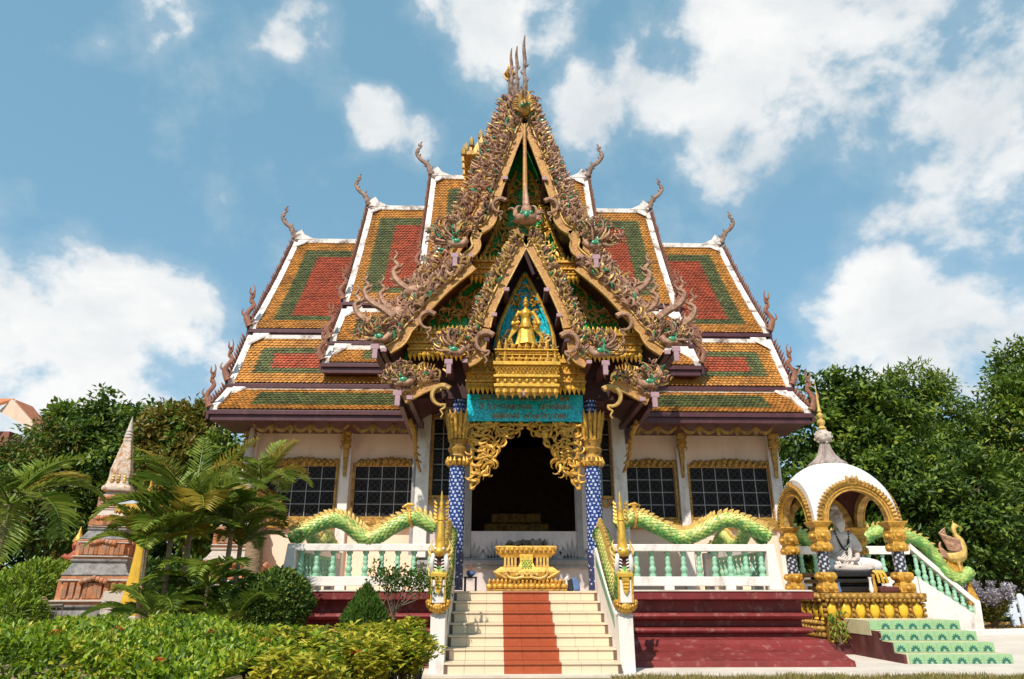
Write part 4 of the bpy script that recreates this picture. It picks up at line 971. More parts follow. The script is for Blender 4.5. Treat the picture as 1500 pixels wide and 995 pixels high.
# ---- pediment panel (recessed) with green glass, gold tendrils and cornices
YP = 14.35
def panel(par, name, pxs, Y, mt, th=.06):
    L_ = [uz(x, y, Y) for x, y in pxs]
    pts = [W(u, z, Y, -1) for u, z in L_] + [W(u, z, Y, 1) for u, z in reversed(L_) if u > .001]
    m = MB(); m.prism(pts, (0, th, 0)); return m.build(name, mt, par, fix=True)
panel(PORCH, 'pediment_panel', [(768,205),(742,262),(722,330),(700,388),(655,425),(612,468),(590,505),(592,545),(600,572),(768,572)], YP, 'green_glass')
def inside(u, z, pg):
    c = False; n = len(pg)
    for i in range(n):
        (x1, y1), (x2, y2) = pg[i], pg[i-1]
        if (y1 > z) != (y2 > z) and u < (x2-x1)*(z-y1)/(y2-y1)+x1: c = not c
    return c
def tendrils(par, pxs, Y, n, L_, r, mt, name='tendrils', dirn=None, curls=(3.4, -3.4, 2.4)):
    pg = [uz(x, y, Y) for x, y in pxs]; us = [p[0] for p in pg]; zs = [p[1] for p in pg]; pts = []; tries = 0
    while len(pts) < n and tries < n*60:
        tries += 1; u = random.uniform(min(us), max(us)); z = random.uniform(min(zs), max(zs))
        if inside(u, z, pg): pts.append((u, z, random.uniform(0, 2*PI) if dirn is None else dirn+random.uniform(-.9, .9), random.choice(curls), random.uniform(.7, 1.3), random.uniform(.0, .05)))
    for s in (-1, 1):
        m = MB()
        for u, z, a, c, k, d in pts: scroll(m, u+random.uniform(-.02, .02), z+random.uniform(-.02, .02), a+random.uniform(-.4, .4), L_*k, r*(.7+.3*k), c, s, Y-d, .05, 8)
        m.build(name, mt, par, smooth=True, kind='stuff')
tendrils(PORCH, [(765,260),(745,272),(728,325),(710,372),(765,372)], YP-.03, 85, .26, .030, 'gold')
tendrils(PORCH, [(745,272),(752,262),(738,340),(722,335)], YP-.03, 44, .18, .030, 'gold_bright')
tendrils(PORCH, [(700,418),(668,440),(640,468),(715,468),(735,410)], YP-.03, 70, .28, .032, 'carving_gold')
tendrils(PORCH, [(650,432),(625,460),(610,475),(690,475),(690,455)], YP-.03, 22, .24, .030, 'gold_old')
# gold edging strips under the bargeboards
for pxs in ([(757,250),(738,300),(722,345),(702,384)], [(690,414),(655,438),(628,462),(606,486)]):
    pl = poly(pxs, YP-.1)
    for s in (-1, 1):
        m = MB(); m.tube([W(u, z, YP-.08, s) for u, z in pl], .05, 6)
        flame_row(m, [W(u+.03, z, YP-.1, s) for u, z in pl], (-s*.5, -.2, .1), .12, .085, .03, (0, 0, -.3)); m.build('gold_edging', 'gold', PORCH, smooth=True)
def cornice(par, px0, px1, y0, y1, Y, mt='gold', petals=True, spikes=True, side=(-1, 1), proud=.0):
    ua, z1 = uz(px0, y0, Y); ub, z0 = uz(px1, y1, Y); h = z1-z0
    for s in side:
        m = MB(); xa, xb = sorted((XG+s*ua, XG+s*ub)); e = .02
        for f0, f1, d in [(0, .16, .05), (.16, .24, .10), (.24, .46, .06), (.46, .54, .12), (.54, .86, .08), (.86, 1, .14)]:
            m.box(xa-e*(d > .09), xb+e*(d > .09), Y-d, Y+.12, z0+h*f0, z0+h*f1)
        m.build('cornice', mt, par, bevel=.006)
        m = MB(); n = max(2, int((xb-xa)/.095))
        for i in range(n):
            x = xa+(xb-xa)*(i+.5)/n
            if petals: m.tube([(x, Y-.06, z0+.02), (x, Y-.10, z0-.05), (x+.01, Y-.08, z0-.17)], [.045, .05, .004], 6)
            if spikes: m.tube([(x, Y-.06, z1-.01), (x, Y-.08, z1+.06), (x, Y-.06, z1+.17)], [.04, .045, .004], 6)
            # lozenges on the frieze
            zc = z0+h*.70; q = .5*(xb-xa)/n
            m.tube([(x-q, Y-.09, zc-h*.11), (x, Y-.1, zc+h*.11), (x+q, Y-.09, zc-h*.11)], .014, 4); m.ell((x, Y-.07, z0+h*.35), (q*.7, .03, h*.07), 6, 4)
        m.build('cornice_ornament', 'gold_bright' if mt == 'gold' else mt, par, smooth=True, kind='stuff')
cornice(PORCH, 688, 752, 384, 408, 13.85)
cornice(PORCH, 600, 692, 488, 520, 13.7, 'gold')
cornice(PORCH, 684, 724, 528, 568, 13.62)
# small lotus finial below the lower cornices
for s in (-1, 1):
    u, z = uz(622, 545, 13.7); m = MB()
    for i in range(7): m.tube(bez([W(u-.03+.01*i, z-.2, 13.7, s), W(u-.15+.05*i, z, 13.68, s), W(u-.21+.07*i, z+.22-.02*abs(i-3), 13.66, s)], 4), taper(9, .05, .006), 6)
    m.build('lotus_bud', 'gold', PORCH, smooth=True)
    tendrils_px = None
tendrils(PORCH, [(600,535),(650,530),(655,572),(605,575)], 13.72, 26, .24, .03, 'carving_gold')
panel(PORCH, 'lower_panel', [(768,520),(598,520),(598,584),(768,584)], 13.98, 'plum_dark', .1)
# hanging spike above the inner gable
a = P(768, 182, 13.2); b = P(768, 330, 13.2)
m = MB(); m.tube([(XG, 13.2, b.z+.1), (XG, 13.2, b.z+.5), (XG, 13.2, b.z+1.2), (XG, 13.2, a.z)], [.11, .06, .055, .03], 8); m.build('centre_spike', 'ochre_board', PORCH, smooth=True)

# ---- inner gable with teal niche
YI = 12.95
I1 = poly([(768,344),(750,378),(728,420),(712,456),(706,478)], YI); I2 = poly([(705,480),(700,500),(696,518),(682,526)], YI)
for pl in (I1, I2): barge(INNER, pl, YI, .17, .10)
roof_sheet(INNER, I1+I2[1:], YI+.08, 14.2)
fins(INNER, I1, YI, .25, .04, 'carving_gold', rows=2); fins(INNER, I1, YI+.1, .26, .06, 'carving', rows=1); fins(INNER, I2, YI, .24, .05, rows=2)
for s in (-1, 1):
    u, z = uz(712, 502, YI-.06); hook(INNER, u, z, .20, s, YI-.06, 'carving')
    u, z = uz(664, 516, YI-.08); naga(INNER, u, z, YI-.08, s, .42, 14, .3, 2.3, spread=1.05)
for px, py, big in ((657, 532, 1), (681, 530, 0), (724, 462, 0), (742, 425, 0), (713, 498, 0)): purlin(INNER, px, py, YI-.1 if big else YI-.03, 14.0, .16 if big else .11, big)
panel(INNER, 'niche_backing', [(768,356),(745,398),(722,440),(708,478),(700,512),(768,512)], 13.72, 'plum_dark')
panel(INNER, 'niche_panel', [(768,398),(748,432),(728,478),(722,512),(768,512)], 13.62, 'teal_glass')
for dpx, rr_ in ((0, .045), (9, .03)):
    pl = poly([(768,402+dpx*1.6),(750,436+dpx),(732+dpx*.6,478),(727+dpx*.7,512)], 13.55)
    for s in (-1, 1): m = MB(); m.tube([W(u, z, 13.55, s) for u, z in pl], rr_, 6); m.build('niche_moulding', 'gold' if dpx == 0 else 'teal_glass', INNER, smooth=True)
tendrils(INNER, [(768,415),(757,440),(745,470),(760,440)], 13.55, 16, .16, .022, 'gold')
tendrils(INNER, [(750,485),(735,492),(728,512),(756,512)], 13.5, 26, .2, .026, 'carving_gold')
m = MB(); q = P(768, 325, YI)
m.ell((XG, YI-.12, q.z), (.26, .2, .13), 12, 7); m.ell((XG, YI-.2, q.z+.15), (.12, .1, .16), 10, 7); m.tube([(XG, YI-.15, q.z+.2), (XG, YI-.12, q.z+.5), (XG, YI-.1, q.z+.9)], [.09, .06, .01], 7)
for s in (-1, 1):
    for i in range(7): scroll(m, .1+.02*i, q.z-.05+i*.02, .3+i*.2, .3, .04, random.choice((2.6, -2.6)), s, YI-.14, .06, 8)
m.build('guardian_face', 'carving', INNER, smooth=True)
m = MB(); m.ell((XG, YI-.30, q.z+.02), (.07, .04, .08), 8, 6)
for s in (-1, 1): m.ell((XG+s*.10, YI-.28, q.z+.06), (.045, .04, .05), 8, 6)
m.build('green_face', 'cheek_green', INNER, smooth=True)
# pedestal under the golden figure
for (a0, a1, b0, b1, Y) in ((726, 768, 514, 530, 13.30), (724, 768, 532, 574, 13.22)): 
    ua, z1 = uz(a0, b0, Y); _, z0 = uz(a1, b1, Y); m = MB(); h = z1-z0
    for f0, f1, d, k in [(0, .14, .04, .92), (.14, .24, .10, 1.0), (.24, .46, .05, .93), (.46, .54, .12, 1.02), (.54, .88, .07, .96), (.88, 1, .14, 1.04)]: m.box(XG-ua*k, XG+ua*k, Y-d, Y+.3, z0+h*f0, z0+h*f1)
    m.build('pedestal_tier', 'gold_bright', INNER, bevel=.006)
    m = MB(); n = 9
    for i in range(n):
        x = XG-ua+2*ua*(i+.5)/n; q = ua/n
        m.tube([(x, Y-.06, z0+.02), (x, Y-.10, z0-.05), (x+.01, Y-.08, z0-.16)], [.05, .055, .004], 6)
        m.tube([(x, Y-.06, z1-.01), (x, Y-.09, z1+.05), (x, Y-.06, z1+.16+.09*(i in (0, 1, 7, 8)))], [.045, .05, .004], 6)
        m.tube([(x-q, Y-.10, z0+h*.62), (x, Y-.11, z0+h*.82), (x+q, Y-.10, z0+h*.62)], .014, 4); m.tube([(x-q, Y-.10, z0+h*.82), (x, Y-.11, z0+h*.62), (x+q, Y-.10, z0+h*.82)], .014, 4)
        m.ell((x, Y-.07, z0+h*.35), (q*.6, .04, h*.07), 6, 4)
    m.build('pedestal_ornament', 'gold', INNER, smooth=True, kind='stuff')
m = MB(); q = P(767, 577, 13.2); m.box(q.x-.085, q.x+.085, 13.15, 13.25, q.z-.045, q.z+.045); m.build('lintel_block', 'plum_light', INNER, bevel=.006)
# golden standing figure: one continuous body, crown and robe
fb = P(768, 512, 13.38); ft = P(768, 436, 13.38); fh = ft.z-fb.z
t = thing('golden_statue', 'golden standing deity figure in the teal niche of the inner gable', 'statue', (XG, 13.38, fb.z))
m = MB(); V = lambda x, y, z: (XG+x*fh, 13.38-y*fh, fb.z+z*fh)
for s in (-1, 1):
    m.tube([V(s*.045, 0, 0), V(s*.05, 0, .2), V(s*.055, 0, .42)], [.030*fh, .045*fh, .065*fh], 8); m.ell(V(s*.05, .05, .015), (.035*fh, .06*fh, .02*fh), 7, 5)
    m.tube(bez([V(s*.12, 0, .72), V(s*.20, .01, .58), V(s*.24, .04, .46), V(s*.15, .10, .47)], 4), taper(13, .048*fh, .028*fh), 7)
    for q in range(4): m.tube([V(s*.15, .10, .455+q*.012), V(s*.10, .13, .46+q*.013)], [.008*fh, .005*fh], 5)
    m.tube([V(s*.16, .11, .49), V(s*.13, .12, .515)], [.009*fh, .005*fh], 5)
m.tube([V(0, 0, .40), V(0, .01, .48), V(0, .015, .56), V(0, .02, .66), V(0, .01, .73), V(0, .01, .77)], [.11*fh, .10*fh, .078*fh, .11*fh, .09*fh, .035*fh], 12)
m.tube([V(0, .01, .75), V(0, .02, .80)], .034*fh, 8); m.ell(V(0, .025, .845), (.048*fh, .055*fh, .062*fh), 12, 8); m.ell(V(0, .085, .84), (.012*fh, .014*fh, .018*fh), 6, 5)
for s in (-1, 1): m.ell(V(s*.05, .02, .845), (.01*fh, .014*fh, .025*fh), 6, 5)
m.build('body', 'gold_bright', t, remesh=.012)
m = MB(); m.lathe([(.055*fh, .885*fh), (.06*fh, .90*fh), (.045*fh, .92*fh), (.03*fh, .95*fh), (.035*fh, .96*fh), (.012*fh, 1.0*fh), (.003*fh, 1.05*fh)], (XG, 13.38-.02*fh, fb.z), 10); m.build('crown', 'gold', t, smooth=True)
m = MB(); n = 40
for (z0, z1, r0, r1) in ((.10, .46, .20, .115),):
    vs = []
    for k in range(7):
        f = k/6; z = z0+(z1-z0)*f
        for j in range(n):
            a = 2*PI*j/n; r_ = (r0+(r1-r0)*f**.7)*(1+.07*math.sin(a*10)*(1-f)); vs.append(V(r_*math.cos(a), r_*.55*math.sin(a), z-.03*abs(math.cos(a))*(1-f)))
    m.add(vs, [(k*n+j, k*n+(j+1) % n, (k+1)*n+(j+1) % n, (k+1)*n+j) for k in range(6) for j in range(n)])
for s in (-1, 1):
    for q in range(5): m.tube(bez([V(s*.14, .0, .60-q*.05), V(s*(.24+.02*q), -.02, .42-q*.06), V(s*(.27-.01*q), -.02, .22-q*.02)], 4), taper(9, .03*fh, .008*fh), 5)
m.build('robe', 'gold_bright', t, smooth=True)

# ---- columns, name board, carved arch
for s, px in ((-1, 671), (1, 868)):
    x = XG+s*1.395; col = sub('column'); Yc = 14.12
    m = MB(); n = 24; rows = 96; zt, zb = 3.62, ZP+.02; rr = .165
    m.lathe([(rr, zb+(zt-zb)*i/rows) for i in range(rows+1)], (x, Yc, 0), n, mfun=lambda i, j: ((1 if (i % 3 == 1 and (j+(i//3)) % 2 == 0) or (i % 3 != 1 and (j+i//3) % 4 == 0 and i % 3 == 0) else 0) if i > 26 else (2 if (i+j) % 2 else (1 if (i*j) % 5 == 1 else 0))))
    m.build('shaft', ['blue_tile', 'pale_tile', 'dark_tile'], col)
    m = MB(); m.lathe([(.13, 4.62+(5.25-4.62)*i/20) for i in range(21)], (x, Yc, 0), n, mfun=lambda i, j: 1 if (i % 3 == 1 and (j+(i//3)) % 2 == 0) else 0); m.build('upper_shaft', ['blue_tile', 'pale_tile'], col)
    m = MB(); m.lathe([(.16, 3.56), (.20, 3.60), (.185, 3.68), (.20, 3.74), (.165, 3.78), (.165, 3.84), (.20, 3.88), (.21, 3.93), (.17, 3.97), (.175, 4.05), (.21, 4.1), (.17, 4.14), (.185, 4.3), (.22, 4.5), (.25, 4.64), (.2, 4.66)], (x, Yc, 0), 16)
    m.build('capital', 'gold_old', col, smooth=True)
    m = MB()
    for j in range(14):
        a = 2*PI*j/14; c, q = math.cos(a), math.sin(a)
        m.tube([(x+.18*c, Yc+.18*q, 4.12), (x+.20*c, Yc+.20*q, 4.35), (x+.25*c, Yc+.25*q, 4.60), (x+.29*c, Yc+.29*q, 4.73)], [.03, .045, .05, .005], 5)
        m.tube([(x+.19*c, Yc+.19*q, 3.58), (x+.225*c, Yc+.225*q, 3.66), (x+.21*c, Yc+.21*q, 3.76)], [.03, .045, .006], 5)
    m.build('capital_leaves', 'gold', col, smooth=True, kind='stuff')
m = MB(); z0 = P(768, 618, 14.0).z; z1 = P(768, 579, 14.0).z
m.box(XG-1.22, XG+1.22, 13.95, 14.05, z0, z1); board = m.build('name_board', 'teal_glass', TM, bevel=.006)
m = MB(); random.seed(3)
for row, (f, u0, u1) in enumerate(((.86, -.95, .95), (.54, -.95, .90), (.19, -.68, .92))):    # three lines of small round gold lettering, too worn to read
    z = z0+(z1-z0)*f; u = u0; h = .105
    while u < u1:
        if random.random() < .10: u += .07; continue
        w_ = random.uniform(.05, .085); x = XG+u; k = random.randint(0, 4); y = 13.943
        if k in (0, 1): pth = [(x, z-h*.4), (x, z+h*.2), (x+w_*.3, z+h*.45), (x+w_*.75, z+h*.4), (x+w_*.85, z), (x+w_*.85, z-h*.45)]
        elif k == 2: pth = [(x, z+h*.4), (x, z-h*.4), (x+w_*.8, z-h*.4), (x+w_*.85, z+h*.4)]
        elif k == 3: pth = [(x+w_*.2, z+h*.3), (x, z), (x+w_*.3, z-h*.1), (x, z-h*.42), (x+w_*.6, z-h*.42), (x+w_*.75, z+h*.4)]
        else: pth = [(x+w_*.1, z-h*.42), (x+w_*.1, z+h*.45), (x+w_*.5, z-h*.1), (x+w_*.85, z+h*.45), (x+w_*.85, z-h*.42)]
        m.tube([(a, y, b) for a, b in pth], .0085, 4); m.ell((pth[0][0]+.01, y, pth[0][1]), (.014, .006, .014), 6, 4)
        if random.random() < .4: m.tube([(x+w_*.2, y, z+h*.6), (x+w_*.5, y, z+h*.72), (x+w_*.8, y, z+h*.6)], .007, 4)
        u += w_+.022
m.build('lettering', 'gold_old', board, kind='stuff')
random.seed(11)
m = MB(); m.box(XG-1.7, XG+1.7, 14.06, 14.4, z1-.15, z1+.22); m.build('beam', 'plum', TM, bevel=.01)
m = MB(); m.box(XG-2.5, XG+2.5, 14.42, 16.0, 5.28, 5.34); m.build('porch_ceiling', 'plum_dark', TM)
ARCH = sub('carved_arch')
arc_l = [(690,622),(758,622),(748,634),(736,642),(728,660),(720,680),(706,692),(700,708),(692,712)]
tendrils(ARCH, arc_l, 14.08, 80, .26, .030, 'gold', 'tendrils')
tendrils(ARCH, [(755,620),(768,620),(768,628),(758,632)], 14.08, 8, .2, .026, 'gold')
for s in (-1, 1):
    pl = poly([(766,626),(756,632),(742,640),(733,652),(727,668),(718,684),(706,694),(700,706),(693,716)], 14.06, 4); m = MB()
    m.tube([W(u, z, 14.05, s) for u, z in pl], [.028+.014*math.sin(i*1.4) for i in range(len(pl))], 6)
    u0, zt = uz(692, 622, 14.06); _, zb = uz(692, 714, 14.06); m.tube([W(u0, zt, 14.06, s), W(u0, zb, 14.06, s)], .035, 6)
    m.tube([W(0, zt, 14.06, s), W(u0, zt, 14.06, s)], .035, 6)
    for i in range(9):
        f = i/8; zz = zt+(zb-zt)*f; ww = .40*(1-f)**.8+.05
        scroll(m, u0, zz-.02, PI+.5, ww*1.25, .04, -3.2, s, 14.04, .03, 10); scroll(m, u0-ww*.45, zz-.03, PI-.6, ww*.8, .035, 3.4, s, 14.04, .03, 10)
    m.build('arch_scrolls', 'gold', ARCH, smooth=True)
    u, z = uz(740, 632, 14.05); m = MB(); m.lathe([(.01, .09), (.025, .05), (.075, -.02), (.085, -.07), (.05, -.14), (.02, -.2), (.004, -.3)], W(u, z, 14.05, s), 10, sy=.5); m.build('pendant', 'gold_bright', ARCH, smooth=True)
# dark timber brackets from the columns to the eaves
for s in (-1, 1):
    u, z = uz(580, 590, YF); m = MB()
    m.prism([W(u-.12, z-.03, 13.5, s), W(u-.12, z+.10, 13.5, s), W(u-.12, z+.10, 16.2, s), W(u-.12, z-.22, 16.2, s)], (s*.1, 0, 0)); m.build('eave_board', 'plum', PORCH, fix=True)
    m = MB(); m.tube(bez([W(u-.10, z-.02, 14.6, s), W(u-.22, z-.3, 14.8, s), W(u-.22, z-.7, 15.2, s), W(u-.30, z-1.0, 15.6, s)], 4), taper(13, .07, .03), 7)
    for i in range(6): m.tube([W(u-.14-.02*i, z-.1-.14*i, 14.7+.12*i, s), W(u-.26-.02*i, z-.16-.14*i, 14.66+.12*i, s)], [.05, .01], 5)
    m.build('gold_bracket', 'gold_old', PORCH, smooth=True)

# ------------------------------------------------------------ domed pavilion with the seated sage
PX0, PX1, PY0, PY1 = 6.60, 8.72, 14.5, 16.62
pcx, pcy = (PX0+PX1)/2, (PY0+PY1)/2
PV = thing('domed_pavilion', 'white domed pavilion on gold columns with a lotus petal base', 'pavilion', (pcx, pcy, 0))
m = MB(); m.lathe([(1.20, 0), (1.20, .10), (1.06, .12), (1.06, .17), (.98, .2), (.98, .98), (1.06, 1.0), (1.08, 1.12), (.9, 1.13)], (pcx, pcy, 0), square=True); m.build('base', 'gold_old', PV, bevel=.01)
m = MB(); m.box(PX0-.14, PX0+1.0, PY0-.20, PY0+.1, .0, .20); m.build('footing', 'maroon', PV, bevel=.01)
pet = MB(); pet.lathe([(.02, -.13), (.06, -.11), (.085, -.02), (.075, .05), (.03, .10), (.004, .13)], (0, 0, 0), 10, sy=.55); pet.lathe([(.03, -.17), (.07, -.15), (.05, -.12)], (0, 0, 0), 8, sy=.6)
pet = pet.mesh('lotus_petal', 'lotus_yellow', smooth=True)
bead = MB()
for z, r_, n in ((1.06, .062, 15), (.985, .035, 22), (.34, .055, 16), (.22, .045, 18), (.56, .05, 16), (.45, .06, 14)):
    for i in range(n):
        u = -1.02+2.04*(i+.5)/n
        for (x, y) in ((pcx+u, pcy-1.08), (pcx-1.08, pcy+u), (pcx+1.08, pcy+u), (pcx+u, pcy+1.08)):
            k = -.04 if z in (.935,) else 0
            bead.ell((x+(pcx-x)*(-k)*0, y, z), (r_*1.1, r_*.9, r_), 8, 5)
for i in range(8):
    u = -1.02+2.04*i/7.
    for q in range(3):
        for (x, y) in ((pcx+u, pcy-1.0), (pcx-1.0, pcy+u), (pcx+1.0, pcy+u)): bead.ell((x, y, .70+.10*q), (.035, .05, .042), 7, 5)
bead.build('beading', 'gold_old', PV, smooth=True, kind='stuff')
for i in range(7):
    u = -.875+1.75*i/6
    put(pet, 'lotus_petal', PV, (pcx+u, pcy-1.01, .81), 0, (1.15, 1.15, 1.25)); put(pet, 'lotus_petal', PV, (pcx-1.01, pcy+u, .81), PI/2, (1.15, 1.15, 1.25)); put(pet, 'lotus_petal', PV, (pcx+1.01, pcy+u, .81), PI/2, (1.15, 1.15, 1.25))
CA = .80
for sx_ in (-1, 1):
    for sy2 in (-1, 1):
        x, y = pcx+sx_*CA, pcy+sy2*CA; c = sub('column', PV); ORG[c.name] = ORG[PV.name]
        m = MB(); m.lathe([(.16, 1.13), (.16, 1.30), (.12, 1.32), (.12, 1.37), (.155, 1.38), (.165, 1.50), (.13, 1.53)], (x, y, 0), square=True); m.build('foot', 'gold', c, bevel=.02)
        m = MB(); m.lathe([(.118, 1.53+.045*i) for i in range(10)], (x, y, 0), 16, mfun=lambda i, j: (i*3+j*5) % 7 < 2); m.build('shaft', ['dark_tile', 'pale_tile'], c)
        m = MB(); m.lathe([(.13, 1.935), (.16, 1.95), (.165, 2.08), (.13, 2.10), (.13, 2.15), (.16, 2.17), (.165, 2.34), (.14, 2.36), (.14, 2.42), (.185, 2.47), (.215, 2.52), (.215, 2.545)], (x, y, 0), square=True); m.build('capital', 'gold', c, bevel=.015)
        m = MB()
        for z in (1.22, 1.44, 2.01, 2.25):
            for k in range(4):
                dx, dy = ((0, -.16), (0, .16), (-.16, 0), (.16, 0))[k]; 
                m.ell((x+dx, y+dy, z), (.07, .07, .055), 8, 5)
                for e in (-.11, .11): m.ell((x+dx+(e if dx == 0 else 0), y+dy+(e if dy == 0 else 0), z), (.035, .035, .045), 6, 4)
        m.build('carved_bosses', 'gold', c, smooth=True, kind='stuff')
# sail dome: sphere cut by the four arch planes
A_, RD, ZS, SZ = .90, 1.27, 2.545, 1.09
def domept(u, v, r=RD): return (pcx+u, pcy+v, ZS+SZ*math.sqrt(max(0, r*r-u*u-v*v)))
n = 36; m = MB(); m.add([domept(-A_+2*A_*i/n, -A_+2*A_*j/n) for j in range(n+1) for i in range(n+1)], [(j*(n+1)+i, j*(n+1)+i+1, (j+1)*(n+1)+i+1, (j+1)*(n+1)+i) for j in range(n) for i in range(n)])
m.build('dome', 'dome_white', PV, smooth=True)
RI = RD-.10; m = MB(); AI = A_-.02; m.add([(pcx-AI+2*AI*i/n, pcy-AI+2*AI*j/n, ZS+SZ*math.sqrt(max(0, RI*RI-(-AI+2*AI*i/n)**2-(-AI+2*AI*j/n)**2))) for j in range(n+1) for i in range(n+1)], [(j*(n+1)+i, (j+1)*(n+1)+i, (j+1)*(n+1)+i+1, j*(n+1)+i+1) for j in range(n) for i in range(n)])
m.build('dome_lining', 'maroon', PV, smooth=True)
ro = math.sqrt(RD*RD-A_*A_); RA = .76
for k in range(4):
    c = sub('arch', PV); ORG[c.name] = ORG[PV.name]
    rot = Matrix.Rotation(k*PI/2, 3, 'Z')
    def T(u, d, z): p = rot @ Vector((u, -A_-d, 0)); return Vector((pcx+p.x, pcy+p.y, z))
    m = MB(); n2 = 28
    for i in range(n2):
        q = []
        a0, a1 = PI*i/n2, PI*(i+1)/n2
        def ring(r_, a, d): return T(r_*math.cos(a), d, ZS+r_*math.sin(a))
        vs = []
        for a in (a0, a1): vs += [ring(RA-.12, a, .05), ring(RA+.03, a, .05), ring(RA+.03, a, -.10), ring(RA-.12, a, -.10)]
        m.add(vs, [(0, 1, 5, 4), (1, 2, 6, 5), (2, 3, 7, 6), (3, 0, 4, 7)])
    m.build('arch_ring', 'carving_gold', c, fix=True)
    m = MB(); vs = []
    for i in range(n2+1):
        a = PI*i/n2; vs += [T(RA*math.cos(a), 0, ZS+RA*math.sin(a)), T(ro*math.cos(a), 0, ZS+SZ*ro*math.sin(a)), T(RA*math.cos(a), -.05, ZS+RA*math.sin(a))]
    m.add(vs, [(3*i, 3*i+1, 3*i+4, 3*i+3) for i in range(n2)]); m.build('spandrel', 'dome_white', c, smooth=True)
    m = MB()
    for rr_, rad in ((RA-.115, .02), (RA-.055, .016), (RA+.01, .022)): m.tube([T(rr_*math.cos(PI*i/36), .06, ZS+rr_*math.sin(PI*i/36)) for i in range(37)], rad, 5)
    m.build('arch_moulding', 'gold', c, smooth=True)
    m = MB()
    for i in range(31):
        a = PI*(i+.5)/31; r_ = RA+.01; lean = -.5 if a > PI/2 else .5; hgt = .11 if abs(a-PI/2) > .12 else .19
        p0 = T(r_*math.cos(a), .05, ZS+r_*math.sin(a)); p1 = T((r_+hgt*.5)*math.cos(a), .07, ZS+(r_+hgt*.5)*math.sin(a)); p2 = T((r_+hgt)*math.cos(a-lean*.06), .05, ZS+(r_+hgt)*math.sin(a-lean*.06))
        m.tube([p0, p1, p2], [.05, .052, .006], 6)
    m.build('flame_edge', 'gold_old', c, smooth=True, kind='stuff')
zt = ZS+SZ*RD
sp_ = sub('spire', PV); ORG[sp_.name] = ORG[PV.name]
m = MB(); n = 20
vs = []
for r_, z in [(.42, zt-.09), (.43, zt-.04), (.30, zt+.06), (.20, zt+.18), (.14, zt+.32), (.115, zt+.42), (.12, zt+.44)]:
    for j in range(n*2): a = PI*j/n; q = r_*(1 if j % 2 else .90); vs.append((pcx+q*math.cos(a), pcy+q*math.sin(a), z))
m.add(vs, [(i*2*n+j, i*2*n+(j+1) % (2*n), (i+1)*2*n+(j+1) % (2*n), (i+1)*2*n+j) for i in range(6) for j in range(2*n)]); m.build('ribbed_skirt', 'lead_ridge', sp_)
m = MB(); m.ell((pcx, pcy, zt+.60), (.19, .19, .17), 14, 9)
for i in range(26): a = i*2.4; q = -1+2*(i+.5)/26; r_ = math.sqrt(1-q*q); m.ell((pcx+.185*r_*math.cos(a), pcy+.185*r_*math.sin(a), zt+.60+.165*q), .035, 6, 4)
m.build('ball', 'stone_pale', sp_, smooth=True)
m = MB(); m.lathe([(.07, zt+.76), (.10, zt+.80), (.055, zt+.86), (.09, zt+.92), (.09, zt+.98), (.045, zt+1.03), (.075, zt+1.08), (.075, zt+1.13), (.035, zt+1.17), (.055, zt+1.22), (.03, zt+1.27), (.035, zt+1.32), (.018, zt+1.6), (.003, zt+2.0)], (pcx, pcy, 0), 12); m.build('needle', 'crest_gold', sp_, smooth=True)

# black lacquered dais and the sage
t = thing('dais', 'tiered black lacquered dais under the seated sage', 'dais', (pcx, pcy+.05, 1.13))
m = MB(); m.box(pcx-.60, pcx+.60, pcy-.55, pcy+.62, 1.135, 1.26); m.build('lower_tier', 'lacquer_black', t, bevel=.02)
m = MB(); m.box(pcx-.66, pcx+.62, pcy-.62, pcy+.64, 1.31, 1.40); m.build('middle_tier', 'lacquer_black', t, bevel=.03)
m = MB(); m.box(pcx-.52, pcx+.52, pcy-.5, pcy+.55, 1.26, 1.31); m.box(pcx-.54, pcx+.54, pcy-.52, pcy+.55, 1.401, 1.44); m.box(pcx-.68, pcx+.66, pcy-.64, pcy+.62, 1.441, 1.54); m.build('upper_tier', 'lacquer_black', t, bevel=.02)
gx, gy, gz = pcx+.05, pcy+.1, 1.54
SG = thing('sage_statue', 'white statue of a bearded sage sitting cross-legged with dark beads', 'statue', (gx, gy, gz))
V = lambda x, y, z: Vector((gx+x, gy-y, gz+z))
m = MB()
m.tube([V(0, -.05, .02), V(0, -.05, .12), V(0, -.06, .30), V(0, -.07, .52), V(0, -.07, .70), V(0, -.06, .82), V(0, -.04, .90)], [.24, .26, .215, .235, .255, .17, .085], 16)
